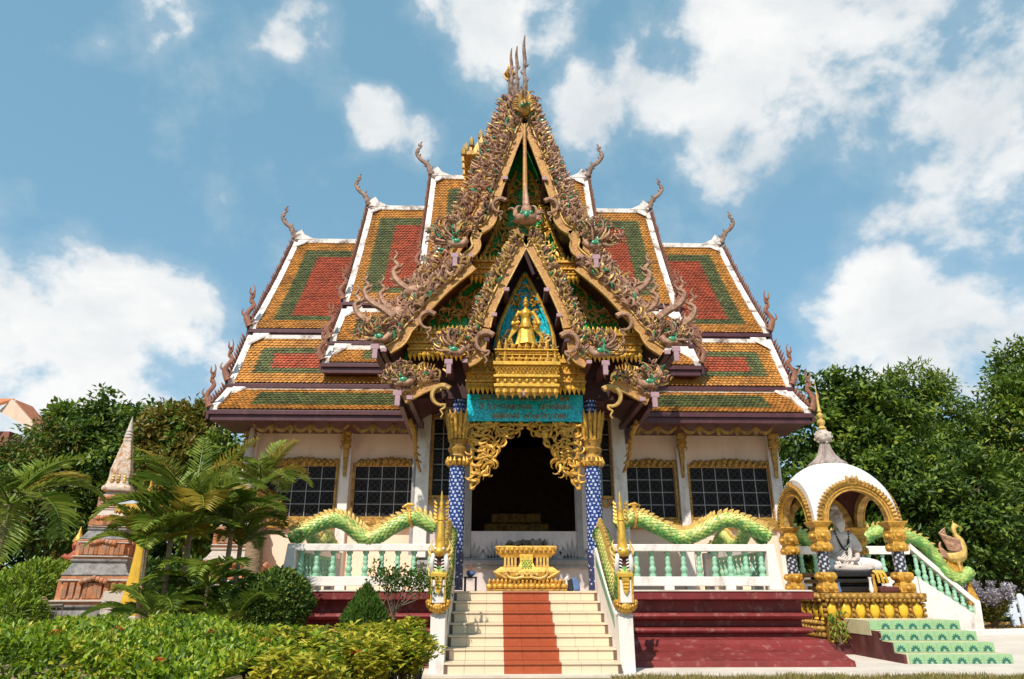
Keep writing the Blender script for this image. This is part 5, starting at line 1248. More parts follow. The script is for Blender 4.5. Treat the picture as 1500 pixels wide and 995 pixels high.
for s in (-1, 1):
    m.ell(V(s*.24, -.06, .76), (.10, .10, .10), 10, 8)
    m.tube(bez([V(s*.17, 0, .13), V(s*.40, .16, .14), V(s*.56, .30, .12)], 4), taper(9, .15, .105), 10)                   # thigh
    m.tube(bez([V(s*.56, .30, .12), V(s*.34, .42, .09), V(s*.05, .45, .07-.0*s), V(-s*.18, .44, .07+.05*(s > 0))], 4), taper(13, .10, .06), 9)       # shin
    m.tube(bez([V(-s*.18, .44, .07+.05*(s > 0)), V(-s*.26, .47, .07+.05*(s > 0)), V(-s*.34, .47, .06+.05*(s > 0))], 3), [.06, .06, .055, .05, .05, .045, .03], 8)
    for q in range(5): m.tube([V(-s*.32, .44+.022*q, .07+.05*(s > 0)), V(-s*(.39-.008*q), .44+.022*q, .06+.05*(s > 0))], [.016, .011], 5)
    m.tube(bez([V(s*.26, -.06, .74), V(s*.335, -.03, .55), V(s*.32, .04, .38)], 4), taper(9, .085, .065), 9)              # upper arm
    m.tube(bez([V(s*.32, .04, .38), V(s*.24, .20, .30), V(s*.10, .30, .25)], 4), taper(9, .065, .042), 9)                 # forearm
    m.ell(V(s*.05, .32, .235), (.065, .045, .028), 9, 6)
    for q in range(4): m.tube([V(s*.01, .30+.022*q, .235), V(-s*.05, .305+.022*q, .245), V(-s*.085+s*.008*q, .31+.02*q, .24)], [.014, .013, .008], 5)
    m.tube([V(s*.06, .345, .25), V(s*.02, .37, .275), V(-s*.01, .37, .285)], [.015, .013, .009], 5)
m.tube([V(0, -.04, .86), V(0, -.02, 1.0)], [.085, .075], 10)
m.ell(V(0, .0, 1.17), (.125, .15, .17), 16, 12); m.ell(V(0, .03, 1.09), (.10, .12, .10), 12, 8)
m.ell(V(0, .15, 1.16), (.022, .035, .04), 8, 6); m.ell(V(0, .13, 1.215), (.09, .03, .018), 10, 5)
for s in (-1, 1): m.ell(V(s*.13, .0, 1.16), (.018, .035, .055), 8, 6); m.ell(V(s*.05, .135, 1.185), (.024, .014, .012), 7, 5)
m.ell(V(0, .145, 1.095), (.045, .02, .012), 8, 5)
body = m.build('body', 'statue_skin', SG, remesh=.014)
m = MB()                                                     # beard and hair, pale
m.tube(bez([V(0, .10, 1.11), V(0, .15, 1.03), V(0, .15, .92), V(0, .13, .84)], 4), [.095, .098, .10, .10, .098, .09, .085, .08, .07, .06, .05, .035, .012], 10, flat=.7)
for i in range(16): a = -1.1+2.2*i/15; m.tube(bez([V(.10*math.sin(a), .10, 1.10), V(.11*math.sin(a), .16, 1.0), V(.05*math.sin(a), .16, .86)], 3), taper(7, .025, .008), 5)
m.tube(bez([V(-.07, .14, 1.10), V(0, .165, 1.118), V(.07, .14, 1.10)], 4), .018, 5)
m.ell(V(0, -.03, 1.24), (.135, .14, .13), 14, 8); m.lathe([(.06, 0), (.085, .03), (.075, .08), (.04, .12), (.01, .14)], V(0, -.03, 1.345), 10)
m.build('hair', 'statue_white', SG, remesh=.012)
m = MB()                                                     # robe over chest and one shoulder, loin cloth over the legs
vs = []; n = 40
for r_, z, dy in [(.262, .10, -.05), (.236, .28, -.06), (.25, .5, -.07), (.272, .66, -.07), (.30, .74, -.068), (.27, .82, -.06), (.14, .90, -.05)]:
    for j in range(n):
        a = 2*PI*j/n; k = 1+.025*math.sin(a*9+z*9); vs.append(V(r_*k*math.cos(a), dy+r_*.92*k*math.sin(a), z))
m.add(vs, [(i*n+j, i*n+(j+1) % n, (i+1)*n+(j+1) % n, (i+1)*n+j) for i in range(6) for j in range(n)])
for i in range(7): m.tube(bez([V(.24, .05, .74-i*.015), V(.06, .22-.004*i, .55-i*.05), V(-.22, .14, .34-i*.045)], 5), .016, 5)
for s in (-1, 1):
    m.tube(bez([V(s*.24, -.06, .78), V(s*.345, -.03, .60), V(s*.35, .02, .46)], 4), taper(9, .115, .11), 10)
m.build('robe', 'statue_white', SG, smooth=True)
m = MB()
for s in (-1, 1):
    m.tube(bez([V(s*.16, 0, .13), V(s*.40, .16, .145), V(s*.58, .30, .115), V(s*.42, .40, .10)], 4), [.18, .182, .178, .172, .165, .158, .15, .142, .135, .13, .128, .122, .10], 12)
    for i in range(6): m.tube(bez([V(s*(.14+.07*i), .06+.04*i, .30-.02*i), V(s*(.20+.07*i), .24+.03*i, .22-.015*i), V(s*(.20+.06*i), .40+.01*i, .06)], 4), .018, 5)
m.ell(V(0, .33, .05), (.2, .14, .06), 12, 6)
m.build('leg_cloth', 'statue_white', SG, smooth=True)
bd = MB(); bd.ell((0, 0, 0), .025, 7, 5); bdm = bd.mesh('bead', 'beads', smooth=True)
for i in range(27):
    f = i/26; a = -1+2*f; x = .155*a*(1 if abs(a) > .3 else 1); z = .46+.40*a*a; y = .235-.07*a*a
    put(bdm, 'bead', SG, V(x, y-.02, z))
m = MB(); m.tube([V(0, .225, .45), V(0, .23, .40), V(0, .23, .35)], [.022, .03, .005], 6); m.build('bead_pendant', 'beads', SG)
# offerings on the pavilion base
off = [('yellow_ribbon', .32, -.30, 'gold'), ('vase', .08, -.86, 'statue_white'), ('vase', .17, -.84, 'gold'), ('vase', -.62, -.92, 'cloth_blue')]
lbs = ['slim white vase standing before the black dais', 'slim gold vase standing before the black dais', 'small blue vase by the pavilion column']
for k, (nm, dx, dy, mt) in enumerate(off[1:]):
    m = MB(); hh = (.30, .36, .2)[k]; m.lathe([(.035, 0), (.05, .06*hh/.3), (.03, .15*hh/.3), (.025, .25*hh/.3), (.045, hh)], (0, 0, 0), 10); o = tag(m.build('vase', mt, smooth=True), lbs[k], 'vase'); o.location = (pcx+dx, pcy+dy, 1.131)
m = MB()
for i in range(3): m.tube(bez([(pcx+.30+i*.07, pcy-.62, 1.56), (pcx+.34+i*.08, pcy-.68, 1.5), (pcx+.36+i*.09, pcy-.69, 1.32)], 4), .03, 6, flat=.4)
tag(m.build('garland', 'cloth_gold', smooth=True), 'yellow cloth garland hanging over the edge of the black dais', 'garland')
m = MB(); m.box(pcx+.22, pcx+.62, pcy-.95, pcy-.70, 1.131, 1.25); tag(m.build('offering_tray', 'mouth', bevel=.03), 'low dark offering tray before the black dais', 'tray')
m = MB()
for i in range(40): a = random.uniform(0, 6.3); m.tube([(pcx-.94+.06*math.cos(a), 14.22+.05*math.sin(a), .22+.012*i), (pcx-.94+.17*math.cos(a), 14.22+.12*math.sin(a), .34+.012*i), (pcx-.94+.22*math.cos(a), 14.20+.15*math.sin(a), .28+.012*i)], [.006, .022, .002], 4)
t = thing('potted_plant', 'leafy green plant at the corner between red plinth and green steps', 'plant', (pcx-.94, 14.2, .2))
m.build('foliage', 'leaf_light', t, kind='stuff'); m = MB(); m.tube([(pcx-.94, 14.22, .2), (pcx-.94, 14.22, .6)], [.03, .012], 6); m.build('stem', 'bark', t)

# ------------------------------------------------------------ green tiled steps
GX0, GX1 = 7.02, 8.84
GS = thing('green_steps', 'four green tiled steps with flower motifs leading up to the pavilion', 'steps', ((GX0+GX1)/2, 13.4, 0))
gt = MB(); gt.box(-.126, .126, 0, .010, .0, .160); gtm = gt.mesh('tile', 'green_step')
fl = MB()
for k in range(7):
    a = PI*(k+.0)/6; c, s = math.cos(a), math.sin(a)
    fl.add([(.020*c, 0, .022+.02*s), (.055*c-.017*s, 0, .022+.06*s+.017*c), (.095*c, 0, .022+.10*s), (.055*c+.017*s, 0, .022+.06*s-.017*c)], [(0, 1, 2, 3)], 0)
fl.add([(-.026, -.0005, .012), (.026, -.0005, .012), (.018, -.0005, .032), (-.018, -.0005, .032)], [(0, 1, 2, 3)], 1)
for s in (-1, 1): fl.add([(s*.085, 0, .13), (s*.105, 0, .14), (s*.115, 0, .125)], [(0, 1, 2)], 1); fl.add([(s*.10, 0, .02), (s*.12, 0, .012), (s*.118, 0, .045)], [(0, 1, 2)], 1)
flm = fl.mesh('flower_motif', ['motif_dark', 'motif_pale'])
for i in range(4):
    y = 12.55+.32*i; z0 = .165*i; x0 = GX0-.02*i; x1 = GX1-.06*i
    m = MB(); m.box(x0, x1, y, PY0-.02 if i == 3 else y+.5, max(0.013, z0-.1), z0+.160); s = m.build('step', 'step_pale', GS, bevel=.006)
    nt_ = int((x1-x0)/.256)+1
    for k in range(nt_):
        xc = x1-.128-.256*k
        if xc-.126 < x0: 
            wd = xc+.126-x0
            if wd < .03: continue
            o = put(gtm, 'tile', s, (x0+wd/2, y-.0102, z0+.002), 0, (wd/.252, 1, 1))
        else: o = put(gtm, 'tile', s, (xc, y-.0102, z0+.002))
        if xc-.07 > x0: 
            f_ = bpy.data.objects.new('flower_motif', flm); COL.objects.link(f_); f_.parent = GS; f_['kind'] = 'stuff'; f_.location = (xc-ORG[GS.name][0], y-.0135-ORG[GS.name][1], z0+.006-ORG[GS.name][2])
m = MB()
pr = [(12.56, .013)]
for i in range(4): pr += [(12.56+.32*i, .165*(i+1)-.01), (12.56+.32*(i+1), .165*(i+1)-.01)]
pr[-1] = (14.6, pr[-2][1]); pr.append((14.6, .013))
m.prism([(GX0-.05, y, z) for y, z in pr], (.045, 0, 0)); m.build('side_face', 'maroon', GS, fix=True)

# ------------------------------------------------------------ side stair balustrade with serpent and bird (right)
YB = 21.0
SB = thing('side_stair_balustrade', 'sloping white balustrade with mint balusters descending beside the pavilion', 'balustrade', (P(1385, 850, YB).x, YB, 0))
a, b = P(1333, 796, YB), P(1430, 878, YB); a2, b2 = P(1120, 806, YB), P(1336, 806, YB)
dr = (b-a); m = MB()
m.prism([a+Vector((0, 0, -.19)), a, b, b+Vector((0, 0, -.19))], (0, .25, 0)); m.build('sloping_rail', 'white', SB, fix=True, bevel=.01)
m = MB(); m.prism([P(1120, 800, YB), P(1333, 800, YB), P(1333, 812, YB), P(1120, 812, YB)], (0, .25, 0)); m.build('level_rail', 'white', SB, fix=True, bevel=.01)
m = MB(); c0, c1, c2 = P(1345, 846, YB), P(1436, 905, YB), P(1345, 930, YB); m.prism([c0, c1, Vector((c1.x, YB, 0)), Vector((c0.x, YB, 0))], (0, .28, 0)); m.build('stair_wall', 'white', SB, fix=True)
m = MB(); m.prism([Vector((b.x-.05, YB-.02, b.z+.02)), Vector((b.x+.10, YB-.02, b.z-.05)), Vector((c1.x+.04, YB-.02, 0)), Vector((c1.x-.16, YB-.02, 0))], (0, .32, 0)); m.build('end_post', 'white', SB, fix=True, bevel=.012)
for i in range(8):
    f = (i+.7)/8.4; p = a+dr*f; zb = c0.z+(c1.z-c0.z)*max(0, (p.x-c0.x)/(c1.x-c0.x)); hgt = p.z-.19-zb
    if hgt > .2: put(BAL, 'baluster', SB, (p.x, YB+.12, zb), 0, (1.2, 1.2, (hgt+.02)/.465))
zz = P(1200, 812, YB).z
for i in range(10): put(BAL, 'baluster', SB, (P(1138+20*i, 830, YB).x, YB+.12, zz-.62), 0, (1.2, 1.2, 1.35))
m = MB(); m.box(P(1120, 830, YB).x, P(1340, 830, YB).x, YB, YB+.25, ZP-.3, zz-.62); m.build('level_base', 'white', SB)
rp = bez([P(x, y, YB+.12) for x, y in [(1135, 778), (1155, 776), (1175, 786), (1195, 800), (1215, 792), (1240, 782), (1262, 790), (1280, 780), (1300, 778), (1330, 787), (1352, 797), (1370, 818), (1386, 840), (1404, 848), (1416, 842), (1420, 832)]], 6)
m = MB(); m.tube(rp, [.17]*(len(rp)-12)+taper(12, .17, .10), 12); bo = m.build('serpent_body', 'scale_deep', SB, smooth=True)
m = naga_scales(rp, .17, 11, .085); m.build('scale', ['scale_deep', 'scale_green', 'scale_green'], bo, kind='stuff')
m = MB(); crest_row(m, rp[:-10], .18, .12, .09); m.build('crest', 'crest_gold', bo, smooth=True, kind='stuff')
q0 = P(1408, 838, YB); 
BD = thing('bird_statue', 'gold and pink long necked bird statue on the serpent rail end', 'statue', (q0.x, YB+.1, q0.z))
B = lambda x, z, y=0: Vector((q0.x+x, YB+.1+y, q0.z+z))
m = MB()
m.tube(bez([B(-.28, .42), B(-.05, .45), B(.15, .55), B(.22, .85), B(.12, 1.08), B(.10, 1.25), B(.20, 1.33)], 5), [.10+.13*math.sin(PI*min(1, i/16)) if i < 10 else .20-.13*min(1, (i-10)/10) for i in range(31)], 9)
m.ell(B(.17, 1.33), (.10, .07, .075), 9, 6); m.tube([B(.22, 1.34), B(.34, 1.30), B(.36, 1.24)], [.04, .025, .004], 6); m.tube([B(.14, 1.38), B(.12, 1.46), B(.18, 1.52)], [.03, .025, .004], 5)
for s in (-1, 1): m.tube([B(-.02, .35, s*.08), B(0, .15, s*.08), B(.02, -.02, s*.08)], [.07, .04, .04], 7)
m.build('body', 'crest_gold', BD, remesh=.025)
m = MB()
for i in range(9): m.tube(bez([B(.12, .55+.04*i, -.12), B(-.08-.03*i, .62+.05*i, -.18), B(-.26-.02*i, .66+.055*i, -.12), B(-.22, .78+.06*i, -.1)], 4), taper(13, .06, .015), 6)
for i in range(5): m.tube(bez([B(-.2, .42), B(-.42, .45+.06*i), B(-.5+.03*i, .3+.14*i)], 4), taper(9, .08, .02), 6)
m.build('wing', 'carving', BD, smooth=True, kind='stuff')
m = MB()
for i in range(16): a_ = i*.7; m.tube(bez([B(.1+.02*i % .3, -.05-.05*i), B(.30-.01*i, -.02-.06*i), B(.28-.012*i, .10-.06*i)], 3), taper(7, .08, .02), 5)
for i in range(7): m.tube(bez([B(-.3+.06*i, .0), B(-.32+.07*i, .18), B(-.25+.07*i, .30)], 3), taper(7, .07, .015), 5)
m.build('flame_base', 'gold', BD, smooth=True)

# ------------------------------------------------------------ picket fence and dry shrub (far right)
FY = 23.2
FN = thing('picket_fence', 'pale blue white picket fence beyond the leaf covered bank', 'fence', (P(1490, 905, FY).x, FY, .1))
for i in range(9):
    x = P(1478, 870, FY).x+i*.36 if i else P(1479, 870, FY).x
    m = MB(); hgt = 1.16 if i == 0 else .75+.12*abs(math.sin(i*.9)); w_ = .13 if i == 0 else .11
    n = 8; pts = [(x-w_, FY, .05)]+[(x-w_*math.cos(PI*k/n), FY, .1+hgt+w_*math.sin(PI*k/n)) for k in range(n+1)]+[(x+w_, FY, .05)]
    m.prism(pts, (0, .06, 0)); m.build('picket', 'fence_white', FN, fix=True, bevel=.01)
m = MB(); m.box(P(1470, 870, FY).x-.4, P(1479, 870, FY).x+3.2, FY+.062, FY+.12, .35, .47); m.box(P(1470, 870, FY).x-.4, P(1479, 870, FY).x+3.2, FY+.062, FY+.12, .75, .87); m.build('rail', 'fence_white', FN)

# ------------------------------------------------------------ weathered chedis on the left
def chedi(cx, cy, half, tiers_, mats3, label, rot=0.):
    t = thing('chedi', label, 'chedi', (cx, cy, 0))
    t.rotation_euler = (0, 0, rot)
    z = 0
    for k, (r0, r1, h, mt) in enumerate(tiers_):
        m = MB(); m.lathe([(r0, z), (r0, z+h*.12), (r0*.94, z+h*.16), (r1*.98, z+h*.8), (r1*1.06, z+h*.86), (r1*1.06, z+h)], (cx, cy, 0), square=True); m.build('tier', mt, t, bevel=.02)
        if mt == 'brick_orange':
            m = MB(); n = 9
            for i in range(n):
                u = -r1*.86+2*r1*.86*i/(n-1)
                for s in (0, 1, 2, 3):
                    dx, dy = ((u, -(r0+r1)/2*.98), (-(r0+r1)/2*.98, u), ((r0+r1)/2*.98, u), (u, (r0+r1)/2*.98))[s]
                    w_ = .055 if abs(i-4) else .14
                    m.box(cx+dx-w_, cx+dx+w_, cy+dy-.05, cy+dy+.05, z+h*.22, z+h*.76)
            for s in (0, 1, 2, 3):                            # stucco scrolls over the middle bay
                dx, dy = ((0, -r0), (-r0, 0), (r0, 0), (0, r0))[s]
                for q in range(-3, 4): m.ell((cx+dx+(q*.09 if dy else 0), cy+dy+(0 if dy else q*.09), z+h*(.92-.04*abs(q))), (.07, .07, .06), 7, 5)
            m.build('relief', 'brick_orange', t, bevel=.01, kind='stuff')
            m = MB(); m.lathe([(r1*1.0, z+h*.80), (r1*1.09, z+h*.82), (r1*1.09, z+h*.88), (r1, z+h*.89)], (cx, cy, 0), square=True); m.lathe([(r0*.98, z+h*.1), (r0*1.05, z+h*.11), (r0*1.05, z+h*.17), (r0*.98, z+h*.18)], (cx, cy, 0), square=True); m.build('moulding', 'stone_pale', t, bevel=.01)
        z += h
    return t, z
qx = P(146, 860, 17.2).x
S1, G1 = 'stone_grey', 'brick_orange'
t, z = chedi(qx, 17.2, 1, [(.98, .94, .56, G1), (.96, .86, .30, S1), (.86, .72, .62, G1), (.78, .62, .36, S1), (.62, .55, .44, G1), (.58, .44, .26, S1), (.44, .40, .28, G1), (.44, .32, .18, 'stone_pale'), (.33, .28, .30, G1), (.30, .22, .16, 'stone_pale')], None, 'tall weathered chedi of orange brick and grey stone behind the hedge', .30); t.scale = (.88, .88, 1.0)
m = MB(); m.lathe([(.36, z-.04), (.36, z+.06), (.30, z+.1), (.25, z+.2), (.255, z+.45), (.2, z+.75), (.145, z+1.0), (.10, z+1.2), (.12, z+1.24), (.085, z+1.3)], (qx, 17.2, 0), square=True); m.build('bell', 'chedi_stucco', t, bevel=.03)
m = MB()
for i in range(12):
    for q in range(4):
        a = PI/2*q+.78; 
        for e in (-1, 0, 1): m.ell((qx+(.25-.012*i)*(1 if q == 0 else -1 if q == 1 else e*.6), 17.2+(.25-.012*i)*(1 if q == 2 else -1 if q == 3 else e*.6), z+.18+.065*i), (.055, .055, .05), 6, 4)
m.build('stucco_petals', 'carving_gold', t, smooth=True, kind='stuff')
m = MB(); m.lathe([(.10, z+1.28), (.125, z+1.31), (.10, z+1.36), (.115, z+1.39), (.085, z+1.44), (.1, z+1.47), (.07, z+1.53), (.06, z+1.6), (.02, z+1.8), (.003, z+1.86)], (qx, 17.2, 0), 12); m.build('spire', 'stone_pale', t, smooth=True)
qx = P(366, 860, 18.6).x-.35
t, z = chedi(qx, 18.3, 1, [(1.0, .96, .5, S1), (.95, .85, .55, G1), (.88, .75, .25, 'stone_pale'), (.75, .62, .55, G1), (.65, .5, .3, 'stone_pale'), (.5, .42, .5, G1), (.42, .3, .3, 'stone_pale'), (.3, .24, .5, 'stone_pale')], None, 'weathered chedi with slim banded spire half hidden by palms', .2)
m = MB(); m.lathe([(.26, z-.05), (.24, z+.2), (.17, z+.55), (.2, z+.6), (.15, z+.75), (.17, z+.8), (.12, z+1.0), (.14, z+1.05), (.10, z+1.2), (.11, z+1.24), (.08, z+1.35), (.06, z+1.7), (.03, z+2.0), (.045, z+2.03), (.003, z+2.25)], (qx, 18.3, 0), 12); m.build('spire', 'stone_pale', t, smooth=True)

# draped gold statue under a grey parasol, beside the tall chedi
qx = P(195, 880, 15.6).x; zc = P(215, 740, 15.6).z
t = thing('draped_statue', 'standing statue wrapped in golden yellow cloth beside the tall chedi', 'statue', (qx, 15.6, 0))
m = MB(); n = 36; vs = []
for r_, z in [(.34, .02), (.36, .25), (.30, .6), (.24, 1.0), (.22, 1.3), (.24, 1.5), (.2, 1.62), (.07, 1.70)]:
    for j in range(n): a = 2*PI*j/n; k = 1+.13*math.sin(a*7+z*2.5)*(1.7-z)/1.7+.04*math.sin(a*15+z*6); vs.append((qx+r_*k*math.cos(a)*.75, 15.6+r_*k*math.sin(a)*.7, z))
m.add(vs, [(i*n+j, i*n+(j+1) % n, (i+1)*n+(j+1) % n, (i+1)*n+j) for i in range(7) for j in range(n)]); m.build('robe', 'cloth_gold', t, smooth=True)
m = MB(); m.lathe([(.48, -.6), (.48, -.45), (.40, -.4), (.40, -.1), (.46, -.06), (.46, .02)], (qx, 15.6, 0), square=True); m.build('pedestal', 'stone_pale', t, bevel=.02)
m = MB(); m.tube([(qx, 15.6, 1.6), (qx, 15.6, 1.78)], [.08, .06], 8); m.ell((qx, 15.58, 1.88), (.10, .115, .135), 12, 8); m.ell((qx, 15.47, 1.87), (.018, .03, .03), 6, 5); m.ell((qx, 15.6, 2.0), (.06, .06, .06), 8, 6)
for s in (-1, 1):
    m.ell((qx+s*.10, 15.6, 1.87), (.014, .03, .05), 6, 5); m.ell((qx+s*.17, 15.6, 1.50), (.09, .10, .12), 8, 6)
m.build('body', 'gold', t, remesh=.018)
t.location.z = .62*1.05; t.scale = (.78, .78, 1.05)
t = thing('parasol', 'grey ceremonial parasol with gold fringe beside the tall chedi', 'parasol', (qx+.25, 15.9, 0))
px_ = P(217, 735, 15.9).x; rr = .62
m = MB(); m.lathe([(rr, zc-.02), (rr*.99, zc+.01), (rr*.8, zc+.10), (rr*.45, zc+.19), (.04, zc+.24)], (px_, 15.9, 0), 28); m.build('canopy', 'canopy_grey', t, smooth=True)
m = MB(); n = 56; vs = []
for j in range(n): a = 2*PI*j/n; vs += [(px_+rr*math.cos(a), 15.9+rr*math.sin(a), zc), (px_+rr*1.01*math.cos(a), 15.9+rr*1.01*math.sin(a), zc-.13-.05*(j % 2))]
m.add(vs, [(2*j, 2*j+1, (2*j+3) % (2*n), (2*j+2) % (2*n)) for j in range(n)]); m.build('fringe', 'gold', t)
m = MB(); m.tube([(px_, 15.9, 0), (px_, 15.9, zc+.2)], .03, 8); m.build('pole', 'gold_old', t, smooth=True)
m = MB(); m.lathe([(.08, zc+.22), (.09, zc+.27), (.05, zc+.32), (.06, zc+.36), (.025, zc+.45), (.03, zc+.48), (.004, zc+.72)], (px_, 15.9, 0), 10); m.build('finial', 'gold_bright', t, smooth=True)
# small painted guardian and low fence at the far left
gx2 = P(103, 850, 19.5).x
t = thing('guardian_statue', 'small painted guardian figure in green and red beside the round bush', 'statue', (gx2, 19.5, 0))
m = MB()
for s in (-1, 1):
    m.tube([(gx2+s*.12, 19.5, .9), (gx2+s*.10, 19.5, 1.2), (gx2+s*.08, 19.5, 1.45)], [.08, .10, .13], 8)
    m.tube(bez([(gx2+s*.22, 19.5, 2.05), (gx2+s*.38, 19.42, 1.85), (gx2+s*.22, 19.3, 1.72)], 4), taper(9, .08, .05), 8)
    for q in range(5): m.tube([(gx2+s*.22, 19.3, 1.70+.018*q), (gx2+s*.15, 19.26, 1.70+.018*q)], [.014, .009], 5)
m.tube([(gx2, 19.5, 1.4), (gx2, 19.5, 1.7), (gx2, 19.5, 2.0), (gx2, 19.5, 2.15)], [.22, .19, .24, .08], 12); m.ell((gx2, 19.48, 2.3), (.12, .13, .15), 10, 8); m.ell((gx2, 19.36, 2.29), (.02, .03, .03), 6, 5)
m.build('body', 'statue_red', t, remesh=.025)
m = MB(); m.lathe([(.26, 1.02), (.30, 1.1), (.27, 1.4), (.23, 1.55)], (gx2, 19.5, 0), 14); m.build('skirt', 'cheek_green', t, smooth=True)
m = MB(); m.lathe([(.13, 2.38), (.14, 2.42), (.10, 2.5), (.05, 2.62), (.005, 2.8)], (gx2, 19.5, 0), 10); m.build('crown', 'gold', t, smooth=True)
m = MB(); m.lathe([(.42, 0), (.42, .15), (.36, .2), (.36, .8), (.42, .86), (.42, .92)], (gx2, 19.5, 0), square=True); m.build('pedestal', 'stone_grey', t, bevel=.02)
t = thing('low_fence', 'low dark railing fence behind the hedge', 'fence', (P(40, 890, 16).x, 16, 0))
xa, xb = P(-40, 890, 16).x, P(92, 890, 16).x
for z in (.35, .82): m = MB(); m.tube([(xa, 16, z), (xb, 16, z+.05)], .035, 6); m.build('rail', 'fence_dark', t, smooth=True)
for i in range(3): x = xa+(xb-xa)*(i+.3)/3; m = MB(); m.lathe([(.07, 0), (.07, .85), (.10, .88), (.09, .98), (.03, 1.05)], (x, 16, 0), 8); m.build('post', 'palm_bark', t)
for i in range(16): x = xa+(xb-xa)*i/15; m = MB(); m.tube([(x, 16, .02), (x, 16, .84)], .012, 5); m.build('bar', 'fence_dark', t)
# house corner with clay roof beyond the trees (far left)
t = thing('house', 'house with clay tiled gable roof rising behind the palm', 'house', (P(-20, 640, 30).x, 30, 0))
e = P(45, 617, 30); r_ = P(22, 584, 30); hx0 = r_.x-6
m = MB(); m.box(hx0-1, e.x-1.0, 30.3, 31.2, 0, e.z-.4); m.build('wall', 'house_wall', t)
m = MB(); m.prism([(r_.x-.1, 30.2, r_.z), (e.x, 30.2, e.z), (e.x-.02, 30.2, e.z-.18), (r_.x-.12, 30.2, r_.z-.22)], (0, 1.2, 0)); m.prism([(r_.x, 30, r_.z), (hx0, 30, r_.z-.0), (hx0, 29.0, r_.z-1.0), (r_.x-1.6, 29.0, r_.z-1.0)], (0, 0, -.14)); m.build('roof', 'roof_clay', t, fix=True)
m = MB(); m.prism([(r_.x-.05, 29.9, r_.z-.05), (e.x+.05, 30.1, e.z-.05), (e.x+.02, 30.1, e.z-.35), (r_.x-.5, 29.9, r_.z-.6)], (0, .1, 0)); m.build('gable_board', 'wall_cream', t, fix=True)

# ------------------------------------------------------------ vegetation
def leaf_mesh(name, pos, dirs, nrm, length, width, midx, mats, bend=.25, fold=.25):
    n = len(pos); d = dirs/np.linalg.norm(dirs, axis=1, keepdims=True)
    s = np.cross(d, nrm); ln = np.linalg.norm(s, axis=1, keepdims=True); ln[ln < 1e-6] = 1; s = s/ln; u = np.cross(s, d)
    L_ = np.asarray(length).reshape(-1, 1)*np.ones((n, 1)); W_ = np.asarray(width).reshape(-1, 1)*np.ones((n, 1))
    V = np.empty((n, 4, 3)); V[:, 0] = pos; V[:, 1] = pos+d*L_*.45-s*W_*.5+u*W_*fold; V[:, 2] = pos+d*L_-u*L_*bend*.4; V[:, 3] = pos+d*L_*.45+s*W_*.5+u*W_*fold
    me = bpy.data.meshes.new(name); me.vertices.add(n*4); me.vertices.foreach_set('co', V.reshape(-1))
    b = np.arange(n)*4; tri = np.stack([b, b+1, b+2, b, b+2, b+3], 1).reshape(-1)
    me.loops.add(n*6); me.loops.foreach_set('vertex_index', tri.astype(np.int32)); me.polygons.add(n*2)
    me.polygons.foreach_set('loop_start', (np.arange(n*2)*3).astype(np.int32))
    me.polygons.foreach_set('material_index', np.repeat(midx, 2).astype(np.int32))
    for q in mats: me.materials.append(MATS[q])
    me.update(); me.validate(); return me
def rnd_unit(n):
    v = rng.normal(size=(n, 3)); return v/np.linalg.norm(v, axis=1, keepdims=True)
def crown_points(blobs, n, cl=.55, per=26):
    """clumps spread mostly near the surface of the blobs, leaves scattered round each clump"""
    vol = np.array([b[1]**2 for b in blobs]); pr = vol/vol.sum(); k = max(1, n//per)
    bi = rng.choice(len(blobs), k, p=pr); c = np.array([blobs[i][0] for i in bi]); r = np.array([blobs[i][1] for i in bi])[:, None]
    sq = np.array([[1, 1, blobs[i][2] if len(blobs[i]) > 2 else .85] for i in bi])
    d = rnd_unit(k); rad = r*(rng.uniform(.35, 1.08, (k, 1))**.6); cc = c+d*rad*sq
    idx = np.repeat(np.arange(k), per); off = rnd_unit(k*per)*(rng.uniform(0, 1, (k*per, 1))**.5)*cl*np.array([1, 1, .6])
    out = d[idx]+np.array([0, 0, .35]); return cc[idx]+off, out, rng.random(k)[idx], off/cl
def ragged(blobs):
    out = []
    for c, r, q in blobs:
        out.append((c, r*.88, q))
        for k in range(4):
            d = rnd_unit(1)[0]; d[1] *= .7; d[2] = d[2]*.8+.15; out.append((tuple(np.array(c)+d*r*rng.uniform(.75, 1.15)), r*rng.uniform(.2, .42), q))
    return out
